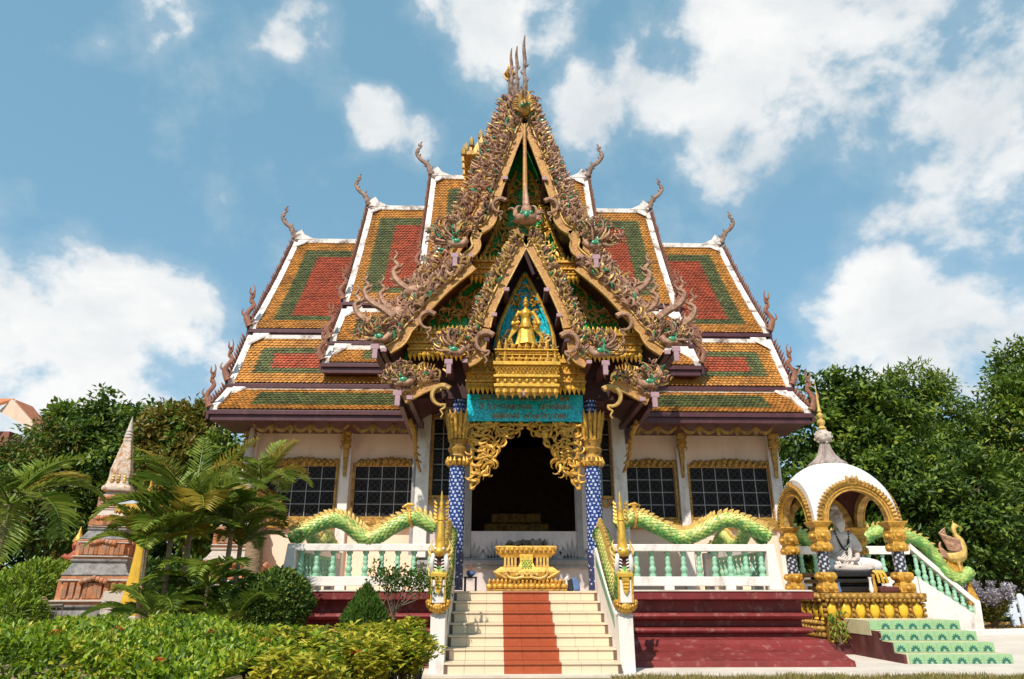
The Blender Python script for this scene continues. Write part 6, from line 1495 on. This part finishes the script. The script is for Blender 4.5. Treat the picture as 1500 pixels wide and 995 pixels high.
def tree(name, label, base, blobs, n, leaf, mats, mix, group=None, trunk=.22, cl=.55, lean=0., per=26, wr=.5):
    t = thing(name, label, 'tree', base, group)
    pos, out, cr, off = crown_points(ragged(blobs), n, cl, per); N_ = len(pos)
    dirs = out*.5+rnd_unit(N_)*.9+np.array([0, 0, -.25])+off*.7; nrm = out+rnd_unit(N_)*.7+np.array([0, 0, .6])
    mi = np.digitize(cr*.75+rng.random(N_)*.25, np.cumsum(mix)[:-1])
    me = leaf_mesh('crown', pos-np.array(base), dirs, nrm, leaf*rng.uniform(.7, 1.3, N_), leaf*wr*rng.uniform(.7, 1.2, N_), mi, mats)
    o = bpy.data.objects.new('crown', me); COL.objects.link(o); o.parent = t; o['kind'] = 'stuff'
    m = MB(); b = Vector(base); c = sum((Vector(q[0]) for q in blobs), Vector())/len(blobs); top = Vector((b.x*.5+c.x*.5, b.y*.5+c.y*.5, c.z))
    mid = b.lerp(top, .45)+Vector((lean, .1, 0)); pth = bez([b-Vector((0, 0, .1)), mid, top], 6)
    m.tube(pth, taper(len(pth), trunk, trunk*.35), 8); m.build('trunk', 'bark', t, smooth=True)
    for i, q in enumerate(blobs):
        e = Vector(q[0]); a = pth[min(len(pth)-1, 5+i % 7)]
        m = MB(); pp = bez([a, a.lerp(e, .5)+Vector((0, 0, -.2)), e], 5); m.tube(pp, taper(len(pp), trunk*.4, .03), 6)
        for k in range(3):
            f = pp[5+k*2]; g_ = e+Vector(rnd_unit(1)[0])*q[1]*.8; m.tube([f, f.lerp(g_, .5)+Vector((0, 0, .1)), g_], [trunk*.15, .04, .012], 5)
        m.build('limb', 'bark', t, smooth=True)
    return t
def B_(px, py, Y, rpx, sq=.85, dy=0.):
    p = P(px, py, Y+dy); return ((p.x, p.y, p.z), rpx*(p-Vector((0, 0, HE))).length/1060., sq)
def gbase(px, Y): return (P(px, 862, Y).x, Y, 0.)
GRP = 'trees behind the temple'
# right hand wood
tree('broadleaf_tree', 'broad glossy leaved tree directly behind the domed pavilion spire', gbase(1250, 27), [B_(1215, 585, 27, 40), B_(1262, 585, 27, 46), B_(1190, 640, 27, 55), B_(1250, 650, 26.5, 60), B_(1310, 630, 27, 50), B_(1200, 720, 26.5, 60), B_(1275, 720, 26, 65), B_(1180, 790, 27, 50), B_(1240, 800, 26, 60)], 21000, .27, ['leaf_dark', 'leaf_mid', 'leaf_light'], [.36, .42, .22], cl=.5, wr=.55)
tree('feathery_tree', 'tall feathery light green tree right of the pavilion spire', gbase(1370, 29), [B_(1345, 570, 29, 36, 1.1), B_(1320, 600, 29, 36), B_(1375, 605, 29, 42), B_(1400, 660, 29, 42), B_(1345, 660, 28.5, 55), B_(1420, 720, 29, 40), B_(1370, 730, 28.5, 60), B_(1320, 760, 28.5, 60)], 22000, .28, ['leaf_dark', 'leaf_mid', 'leaf_light'], [.25, .43, .32], cl=.5, wr=.32)
tree('shade_tree', 'dark leafy tree above the sloping balustrade and bird statue', gbase(1410, 25), [B_(1400, 700, 25, 50), B_(1350, 720, 25, 50), B_(1440, 760, 25, 50), B_(1390, 790, 25, 60), B_(1310, 800, 25, 55), B_(1450, 820, 25.5, 45), B_(1350, 830, 25.5, 40)], 20000, .24, ['leaf_dark', 'leaf_mid', 'leaf_light'], [.42, .38, .20], cl=.45, wr=.5)
tree('tall_tree', 'tall pale leaved tree rising over the picket fence', gbase(1520, 30), [B_(1500, 540, 30, 34, 1.2), B_(1530, 560, 30, 60), B_(1470, 600, 30, 36), B_(1500, 640, 30, 60), B_(1450, 650, 30, 34), B_(1465, 700, 29.5, 48), B_(1530, 720, 29.5, 70), B_(1480, 770, 29.5, 55)], 20000, .28, ['leaf_dark', 'leaf_mid', 'leaf_light', 'leaf_olive'], [.28, .38, .24, .10], cl=.6, wr=.45)
tree('bamboo_thicket', 'yellow green bamboo like thicket behind the picket fence', gbase(1500, 27), [B_(1470, 720, 27, 48), B_(1510, 750, 27, 60), B_(1450, 800, 27, 42), B_(1500, 830, 27, 55), B_(1550, 800, 27, 70)], 11000, .36, ['leaf_dark', 'leaf_mid', 'leaf_light'], [.40, .40, .20], cl=.6, wr=.22)
tree('far_tree', 'dark tree filling the gap under the other trees behind the pavilion', gbase(1320, 34), [B_(1250, 780, 34, 80), B_(1340, 790, 34, 85), B_(1430, 800, 34, 80), B_(1170, 800, 34, 70), B_(1510, 810, 34, 80), B_(1300, 690, 34, 80), B_(1410, 700, 34, 70)], 9000, .5, ['leaf_dark', 'leaf_mid'], [.75, .25], cl=.8)
# left hand wood
tree('dark_broadleaf', 'tall dark green tree directly behind the tall chedi spire', gbase(190, 30), [B_(150, 605, 30, 26), B_(185, 625, 30, 42), B_(130, 645, 30, 42), B_(215, 640, 29.5, 42), B_(165, 690, 29.5, 55), B_(220, 720, 29.5, 55), B_(120, 720, 30, 50), B_(160, 780, 30, 60)], 20000, .28, ['leaf_dark', 'leaf_mid', 'leaf_light'], [.38, .40, .22], cl=.5, wr=.55)
tree('bronze_tree', 'bronze olive leaved tree between the two chedis', gbase(270, 28), [B_(245, 625, 28, 32), B_(285, 620, 28, 36), B_(235, 675, 28, 40), B_(290, 670, 27.5, 42), B_(260, 720, 27.5, 50), B_(310, 720, 28, 36)], 12000, .30, ['leaf_olive', 'leaf_mid', 'leaf_light'], [.62, .26, .12], cl=.5, wr=.5)
tree('fine_leaved_tree', 'fine leaved olive green tree behind the big palm', gbase(80, 29), [B_(85, 650, 29, 40), B_(40, 665, 29, 40), B_(100, 700, 28.5, 50), B_(30, 730, 28.5, 60), B_(80, 760, 28.5, 60), B_(10, 690, 29, 40)], 12000, .26, ['leaf_dark', 'leaf_mid', 'leaf_olive'], [.45, .30, .25], cl=.6, wr=.4)
tree('young_tree', 'bright green tree right beside the temple eave finials', gbase(330, 26), [B_(330, 640, 26, 20), B_(318, 690, 26, 28), B_(345, 670, 26, 22), B_(330, 740, 26, 36), B_(300, 770, 26, 40), B_(350, 790, 26, 40)], 6500, .28, ['leaf_mid', 'leaf_light', 'leaf_dark'], [.45, .35, .2], cl=.45)
tree('understory_tree', 'dark low tree mass behind the chedis and palms', gbase(160, 33), [B_(30, 800, 33, 90), B_(130, 810, 33, 90), B_(230, 800, 33, 90), B_(320, 820, 33, 80), B_(-40, 780, 33, 90), B_(400, 830, 33, 70)], 9000, .5, ['leaf_dark', 'leaf_mid'], [.75, .25], cl=.8)
tree('distant_tree', 'pale distant tree seen between the dark tree and the house', gbase(100, 44), [B_(95, 625, 44, 22), B_(80, 650, 44, 30), B_(115, 655, 44, 24)], 3000, .5, ['leaf_mid', 'leaf_light'], [.6, .4], cl=.7)

# shrubs
def shrub(name, label, c, rad, n, leaf, mats, mix, kind='ball', group=None, wr=.5):
    t = thing(name, label, 'shrub', (c[0], c[1], 0), group)
    d = rnd_unit(n); r = rng.uniform(.80, 1.04, (n, 1))
    if kind == 'cone': s = np.maximum(.15, (1-.72*np.clip((d[:, 2:3]+1)/2, 0, 1)**1.5)); sc = np.hstack([s*rad[0], s*rad[0], np.ones((n, 1))*rad[1]])
    else: sc = np.array([[rad[0], rad[0], rad[1]]])
    bump = 1+.07*np.sin(d[:, :1]*7+1)*np.cos(d[:, 2:3]*8)+.05*np.sin(d[:, 1:2]*13)
    pos = d*r*sc*bump+np.array([0, 0, c[2]])
    dirs = d*.8+rnd_unit(n)*.8+np.array([0, 0, .35 if kind == 'ball' else 1.2]); nrm = d+rnd_unit(n)*.5+np.array([0, 0, .4])
    mi = np.digitize(rng.random(n), np.cumsum(mix)[:-1])
    me = leaf_mesh('foliage', pos, dirs, nrm, leaf*rng.uniform(.7, 1.3, n), leaf*wr*rng.uniform(.7, 1.2, n), mi, mats)
    o = bpy.data.objects.new('foliage', me); COL.objects.link(o); o.parent = t; o['kind'] = 'stuff'
    m = MB(); m.tube([(c[0], c[1], 0), (c[0], c[1], c[2])], [.04, .02], 6)
    for k in range(14): a = k*2.4; m.tube([(c[0], c[1], c[2]*.35), (c[0]+.5*rad[0]*math.cos(a), c[1]+.5*rad[0]*math.sin(a), c[2]+.3*rad[1]*math.sin(k)), (c[0]+.85*rad[0]*math.cos(a+.3), c[1]+.85*rad[0]*math.sin(a+.3), c[2]+.6*rad[1]*math.sin(k))], [.02, .012, .005], 5)
    m.build('stems', 'bark', t, kind='stuff'); return t
p = P(405, 884, 11.8); shrub('ball_shrub', 'round clipped dark green shrub in front of the left balustrade end', (p.x, 11.8, p.z), (.53, .50), 9000, .075, ['leaf_dark', 'leaf_mid', 'leaf_light'], [.42, .45, .13])
p = P(535, 905, 11.2); shrub('conical_shrub', 'small upright conical conifer shrub before the red plinth', (p.x, 11.2, p.z), (.40, .44), 9000, .075, ['leaf_cypress', 'leaf_mid'], [.7, .3], 'cone', wr=.25)
p = P(62, 862, 17.5); shrub('mounded_bush', 'large rounded yellow green bush by the low fence', (p.x, 17.5, p.z-.25), (1.15, .85), 9000, .12, ['leaf_light', 'hedge_leaf', 'leaf_mid'], [.35, .4, .25])
p = P(20, 880, 15.0); shrub('fern_bush', 'fresh green low bush at the low fence corner', (p.x, 15.2, .6), (.5, .5), 2500, .14, ['hedge_leaf', 'leaf_mid'], [.6, .4], wr=.25)
for px, Y, lb in ((215, 22, 'dark bush behind the draped statue'), (290, 21.5, 'dark bush between the two chedis'), (110, 23, 'dark bush behind the guardian figure'), (345, 23, 'dark bush beyond the slim chedi')):
    p = P(px, 850, Y); shrub('background_bush', lb, (p.x, Y, .9), (1.15, 1.05), 3800, .2, ['leaf_dark', 'leaf_mid'], [.65, .35], group='dark bushes behind the chedis')
t = thing('dry_shrub', 'greyish flowering shrub between end post and picket fence', 'shrub', (P(1465, 880, 22.6).x, 22.6, 0))
bx0 = P(1450, 880, 22.6).x; n = 5200; st_ = rng.integers(0, 16, n); aa = st_*.7; hh = rng.uniform(.1, 1, n)
pos = np.stack([(.72*np.cos(aa)*hh*.9)+rng.normal(0, .07, n), .7*np.sin(aa)*hh+rng.normal(0, .07, n), .15+hh*(1.0+.25*np.sin(st_*1.9))], 1)
me = leaf_mesh('foliage', pos, rnd_unit(n)+np.array([0, 0, .8]), rnd_unit(n), .12, .045, np.where(hh > .62, 0, rng.integers(1, 3, n)), ['shrub_grey', 'leaf_olive', 'leaf_mid']); o = bpy.data.objects.new('foliage', me); COL.objects.link(o); o.parent = t; o['kind'] = 'stuff'; o.location = (bx0-t.location.x, 0, 0)
m = MB()
for k in range(16): a = k*.7; m.tube([(bx0, 22.6, 0), (bx0+.38*math.cos(a), 22.6+.35*math.sin(a), .7), (bx0+.62*math.cos(a), 22.6+.6*math.sin(a), 1.05+.25*math.sin(k*1.9))], [.02, .015, .006], 5)
m.build('stems', 'bark', t, kind='stuff')
# thin little tree in front of the left plinth
p0 = P(565, 905, 11.5); t = thing('sapling', 'thin sparse sapling standing before the left balustrade', 'sapling', (p0.x, 11.5, 0))
m = MB(); tips = []
m.tube(bez([(p0.x, 11.5, 0), (p0.x+.05, 11.5, .6), (p0.x+.25, 11.5, 1.05)], 4), taper(9, .022, .012), 6)
for k in range(11):
    e = P(555+9.5*k, 838+18*abs(math.sin(k*1.3))+ (10 if k > 8 else 0), 11.5+.2*math.sin(k*2)); m.tube(bez([(p0.x+.12, 11.5, .75+.02*k), (p0.x*.5+e.x*.5+.05, e.y, (e.z+.85)/2), e], 3), taper(7, .012, .004), 5); tips.append(e)
m.build('branches', 'bark', t, smooth=True)
n = 1100; ti = rng.integers(0, len(tips), n); pos = np.array([tuple(tips[i]) for i in ti])+rng.normal(0, .085, (n, 3))-np.array([p0.x, 11.5, 0])
me = leaf_mesh('foliage', pos, rnd_unit(n)+np.array([0, 0, .3]), rnd_unit(n)+np.array([0, 0, .8]), .075, .038, rng.integers(0, 2, n), ['leaf_dark', 'leaf_mid']); o = bpy.data.objects.new('foliage', me); COL.objects.link(o); o.parent = t; o['kind'] = 'stuff'

# hedge
def hz(x, y): return .84+.06*np.sin(x*2.1+.5)*np.cos(y*1.7)+.035*np.sin(x*5.3+y*3.1)-np.clip((x+3.2)*.12, 0, .26)+.03*np.sin(x*11)*np.sin(y*9)
t = thing('hedge', 'broad clipped yellow green hedge filling the corner below the chedis', 'hedge', (-4, 7.2, 0))
n = 58000; x = rng.uniform(-7.0, -1.95, n); y = rng.uniform(5.5, 8.75, n); z = hz(x, y)+rng.uniform(-.10, .025, n)
front = rng.random(n) < .22; y = np.where(front, 5.5+rng.uniform(-.05, .08, n), y); z = np.where(front, rng.uniform(.05, 1, n)*hz(x, y), z)
pos = np.stack([x+4, y-7.2, z], 1); nn = np.where(front[:, None], np.array([[0, -1, .3]]), np.array([[0, -.15, 1]]))
clump = np.sin(x*6.3+1.3*np.sin(y*5))*np.sin(y*7.1+np.sin(x*3)); r_ = rng.random(n)+.25*clump
mi = np.where(r_ > .86, 1, np.where(r_ < .22, 2, 0))
me = leaf_mesh('foliage', pos, rnd_unit(n)*.9+nn*.75, nn+rnd_unit(n)*.55, rng.uniform(.045, .085, n), rng.uniform(.022, .038, n), mi, ['hedge_leaf', 'hedge_yellow', 'leaf_mid']); o = bpy.data.objects.new('foliage', me); COL.objects.link(o); o.parent = t; o['kind'] = 'stuff'
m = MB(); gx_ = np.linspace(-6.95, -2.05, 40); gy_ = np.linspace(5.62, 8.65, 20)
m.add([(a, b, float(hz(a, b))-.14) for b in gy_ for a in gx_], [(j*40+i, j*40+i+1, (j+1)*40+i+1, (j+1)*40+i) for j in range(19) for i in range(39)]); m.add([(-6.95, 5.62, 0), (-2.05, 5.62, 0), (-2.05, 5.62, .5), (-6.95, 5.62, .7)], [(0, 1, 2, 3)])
m.build('dark_core', 'leaf_dark', t)  # solid dark sheets added as the hedge's shaded inside, to block see-through
fo = MB()
for k in range(30): a = k*2.4; fo.ell((.02*math.cos(a)*math.sqrt(k/5.), .02*math.sin(a)*math.sqrt(k/5.), .012*math.cos(k*.1)), (.010, .010, .008), 5, 3)
fom = fo.mesh('flower_head', 'petal_orange')
for k, (px, py) in enumerate([(65, 942), (70, 988), (125, 938), (163, 968), (305, 958), (388, 950), (20, 972), (230, 985)]):
    Y = 7.6-(py-935)*.035; p = P(px, py, Y); o = put(fom, 'flower_head', t, (p.x, Y, float(hz(p.x, Y))+.02)); o['kind'] = 'stuff'
# loose variegated shrubs between hedge and stairs
spots = [(432, 965, 7.6, .34, .6), (470, 950, 8.4, .34, .55), (505, 965, 8.8, .32, .5), (455, 985, 6.8, .3, .5), (550, 985, 8.6, .34, .5), (590, 960, 9.3, .34, .62), (600, 985, 8.6, .30, .5), (520, 990, 7.4, .28, .48), (615, 980, 9.6, .28, .5), (410, 955, 8.6, .32, .55), (375, 950, 8.9, .32, .5), (565, 955, 9.8, .3, .5), (440, 950, 6.2, .34, .5), (480, 950, 7.3, .34, .58), (520, 950, 8.1, .34, .6), (400, 950, 7.4, .3, .62), (545, 950, 7.7, .3, .52), (575, 950, 8.9, .32, .62)]
for k, (px, py, Y, r_, h_) in enumerate(spots):
    p = P(px, 935, Y); yl = [.75, .5, .85, .4, .8, .5, .6, .85, .4, .4, .3, .5, .8, .6, .75, .5, .8, .6][k]
    t = thing('garden_shrub', ('mostly yellow leaved loose garden shrub between the hedge and the stairs' if yl > .7 else 'green and yellow mottled garden shrub between hedge and stairs' if yl > .45 else 'mostly green loose garden shrub between the hedge and the stairs'), 'shrub', (p.x, Y, 0), 'loose shrubs between hedge and stairs')
    m = MB(); P_ = []; D_ = []
    for q in range(22):
        a = rng.uniform(0, 6.28); rr_ = r_*rng.uniform(.2, 1.0); e = Vector((rr_*math.cos(a), rr_*math.sin(a), h_*rng.uniform(.75, 1.15)+.12)); pth = bez([(0, 0, 0), (e.x*.45, e.y*.45, e.z*.55), e], 5); m.tube([Vector(v)+Vector((p.x, Y, 0)) for v in pth], taper(len(pth), .010, .003), 4)
        for i in range(5, len(pth)):
            for w_ in range(5): P_.append(pth[i]+Vector(rnd_unit(1)[0])*.035); D_.append(Vector((math.cos(a+w_*1.3), math.sin(a+w_*1.3), .5)))
        for w_ in range(26): P_.append(pth[-1]+Vector(rnd_unit(1)[0])*.10-Vector((0, 0, .05))); b_ = rng.uniform(0, 6.28); D_.append(Vector((math.cos(b_), math.sin(b_), .35)))
    m.build('stems', 'bark', t, kind='stuff'); n = len(P_)
    me = leaf_mesh('foliage', np.array([tuple(v) for v in P_]), np.array([tuple(v) for v in D_])+rnd_unit(n)*.35, rnd_unit(n)*.4+np.array([0, 0, 1]), rng.uniform(.07, .12, n), rng.uniform(.03, .048, n), np.where(rng.random(n) < yl, 1, rng.integers(0, 2, n)*2), ['hedge_leaf', 'hedge_yellow', 'leaf_mid']); o = bpy.data.objects.new('foliage', me); COL.objects.link(o); o.parent = t; o['kind'] = 'stuff'
    if k % 3 == 1: o = put(fom, 'flower_head', t, (p.x+.05, Y-.1, h_+.16)); o['kind'] = 'stuff'

# palms
def frond(m_stem, leaves, base, az, el, length, droop, nl=34, ll=.5, mi=0, lw=.035, vee=.5):
    base = Vector(base); h = Vector((math.cos(az), math.sin(az), 0)); pth = []; p = base.copy(); e = el
    ns = 14
    for i in range(ns+1):
        pth.append(p.copy()); p = p+(h*math.cos(e)+Vector((0, 0, math.sin(e))))*(length/ns); e -= droop/ns*(.5+1.2*i/ns)
    m_stem.tube(pth, taper(len(pth), .022, .005), 5)
    side = Vector((-h.y, h.x, 0))
    for k in range(nl):
        f = .16+.84*k/(nl-1); i = min(ns-1, int(f*ns)); q = pth[i].lerp(pth[i+1], f*ns-i); t_ = (pth[i+1]-pth[i]).normalized()
        up = side.cross(t_); up = up if up.z > 0 else -up
        l_ = ll*math.sin(PI*min(1, .22+f*.72))**.7
        for s in (-1, 1):
            d = side*s*.8+t_*.55+up*vee*.55+Vector(rnd_unit(1)[0])*.12; leaves.append((q, d, up+side*s*.3, l_*random.uniform(.85, 1.1), lw, mi))
def palm(label, base, crown_z, fr, trunk_r, mats, lean=(0, 0), name='palm_tree', bark='palm_bark', boots=False):
    t = thing(name, label, 'palm', base, None); m = MB(); leaves = []
    c = Vector((base[0]+lean[0], base[1]+lean[1], crown_z))
    tk = MB(); pth = bez([base, Vector(base).lerp(c, .5)+Vector((lean[0]*.2, 0, 0)), c], 8); tk.tube(pth, [trunk_r*(1.25-.4*i/16+.05*(i % 2)) for i in range(len(pth))], 9); tk.build('trunk', bark, t, smooth=True)
    for az, el, ln, dr, nl, ll, mi in fr: frond(m, leaves, c, az, el, ln, dr, nl, ll, mi)
    m.build('frond_stems', 'palm_green', t, kind='stuff')
    n = len(leaves); A = lambda i: np.array([tuple(l[i]) for l in leaves])
    me = leaf_mesh('fronds', A(0)-np.array(base), A(1), A(2), np.array([l[3] for l in leaves]), np.array([l[4] for l in leaves]), np.array([l[5] for l in leaves]), mats, bend=.5, fold=.15); o = bpy.data.objects.new('fronds', me); COL.objects.link(o); o.parent = t; o['kind'] = 'stuff'
random.seed(5)
PM = ['palm_green', 'palm_yellow', 'palm_dry', 'leaf_mid']
q = P(28, 735, 11.5)
palm('big arching palm before the house at the edge of the garden', (q.x-.15, 11.5, 0), q.z-.05, [(PI*.15, .75, 1.5, 1.7, 36, .46, 0), (PI*.5, 1.1, 1.5, 1.3, 36, .46, 0), (-PI*.12, .35, 1.6, 1.9, 38, .5, 0), (PI*.85, .8, 1.5, 1.5, 36, .46, 0), (PI*1.15, .5, 1.5, 1.9, 36, .5, 0), (-PI*.45, .7, 1.4, 2.1, 36, .5, 3), (-PI*.7, -.1, 1.6, 1.5, 40, .52, 0), (PI*.35, .95, 1.4, 1.4, 34, .4, 1), (-PI*.3, -.25, 1.4, 1.3, 34, .42, 0), (PI*.05, 1.15, 1.3, 1.2, 34, .4, 0), (PI*.68, .6, 1.3, 1.7, 34, .42, 0)], .09, PM, name='palm_tree')
for k, (bx, by, cx, cyp, Y, sc_, lbl) in enumerate([(248, 905, 250, 790, 11.8, 1.15, 'slender palm with grey stem in front of the draped statue'), (272, 900, 280, 765, 12.2, 1.55, 'tallest slender palm of the clump with upright orange green fronds'), (318, 900, 340, 775, 12.8, 1.15, 'leaning slender palm of the clump with dark fronds'), (340, 900, 352, 800, 13.3, .9, 'low slender palm in the clump next to the round shrub'), (216, 900, 214, 805, 11.5, .85, 'short yellowish slender palm half hiding the draped statue')]):
    b = P(bx, 900, Y); c = P(cx, cyp, Y); fr = []
    for i in range(8):
        az = i*2*PI/8+k*.5; fr.append((az, 1.05 if i % 2 else .65, sc_*random.uniform(.95, 1.15), random.uniform(1.1, 1.7), 30, .36*sc_, [0, 0, 1, 0, 3, 0, 0, 1][(i+k) % 8] if k != 2 else [3, 3, 0, 3][i % 4]))
    fr.append((PI*.5+.4*k, 1.4, sc_*1.05, .4, 26, .32, 0)); fr.append((-.5+.3*k, 1.25, sc_*1.15, .8, 28, .34, 1 if k == 1 else 0)); fr.append((PI-.2, 1.15, sc_*1.2, .9, 28, .34, 1 if k == 1 else 0))
    palm(lbl, (b.x, Y, 0), c.z, fr, .045, PM, (c.x-b.x, 0), name='slender_palm')
b = P(255, 905, 11.3)
for k, (px, Y, n_) in enumerate([(225, 11.2, 7), (300, 11.6, 8), (345, 11.4, 7), (262, 12.9, 8), (330, 13.4, 8), (240, 13.6, 8), (290, 13.2, 9), (365, 13.8, 8), (315, 12.4, 9), (350, 12.2, 9)]):
    b = P(px, 890, Y); fr = [(i*2*PI/n_+k, random.uniform(.5, 1.1), random.uniform(.9, 1.25), 1.6, 26, .34, random.choice((0, 3, 3, 3))) for i in range(n_)]
    palm('low young palm with drooping fronds at the foot of the palm clump', (b.x, Y, 0), random.uniform(.5, 1.25), fr, .03, PM, name='young_palm'); bpy.data.objects[[o.name for o in COL.objects if o.name.startswith('young_palm')][-1]]['group'] = 'young palms at the foot of the clump'
b = P(372, 870, 15.0); c = P(382, 712, 15.0); fr = []
for i in range(9): fr.append((i*2*PI/9, .9 if i % 2 else .6, 1.15, 1.5, 30, .42, [0, 1, 0, 0][i % 4]))
for i in range(7): fr.append((i*.9+.2, -.5, .95, 1.1, 26, .36, 2))
fr += [(1.2, 1.35, 1.2, .6, 28, .4, 0), (-.2, 1.2, 1.2, .7, 28, .4, 1)]
palm('thick trunked palm with dry brown hanging fronds by the windows', (b.x, 15.0, 0), c.z, fr, .17, PM, (c.x-b.x, 0), name='palm_tree')

# dry grass along the edge of the pavement
n = 26000; x = rng.uniform(1.7, 11, n); y = rng.uniform(9.2, 11.12, n); keep = (y < 10.98+.10*np.sin(x*3.1)+.06*np.sin(x*9)) ; x, y = x[keep], y[keep]; n = len(x)
me = leaf_mesh('dry_grass', np.stack([x, y, np.full(n, -.02)], 1), rnd_unit(n)*.55+np.array([0, 0, 1]), rnd_unit(n), rng.uniform(.05, .11, n), .008, rng.integers(0, 5, n)//4, ['grass_dry', 'leaf_mid'])
o = bpy.data.objects.new('dry_grass', me); COL.objects.link(o); o['kind'] = 'stuff'; o['label'] = 'dry yellowish grass along the pavement edge'; o['category'] = 'grass'
n = 9000; x = rng.uniform(11, 40, n); y = 19.9+(x-11)*.28+rng.uniform(0, 7, n)
me = leaf_mesh('fallen_leaves', np.stack([x, y, np.full(n, .05)+(y-19.9)*.006], 1), rnd_unit(n)*np.array([1, 1, .25]), rnd_unit(n)*.5+np.array([0, 0, 1]), .14, .08, rng.integers(0, 2, n), ['palm_dry', 'grass_dry'])
o = bpy.data.objects.new('fallen_leaves', me); COL.objects.link(o); o['kind'] = 'stuff'; o['label'] = 'fallen dry leaves covering the bank under the trees'; o['category'] = 'leaves'
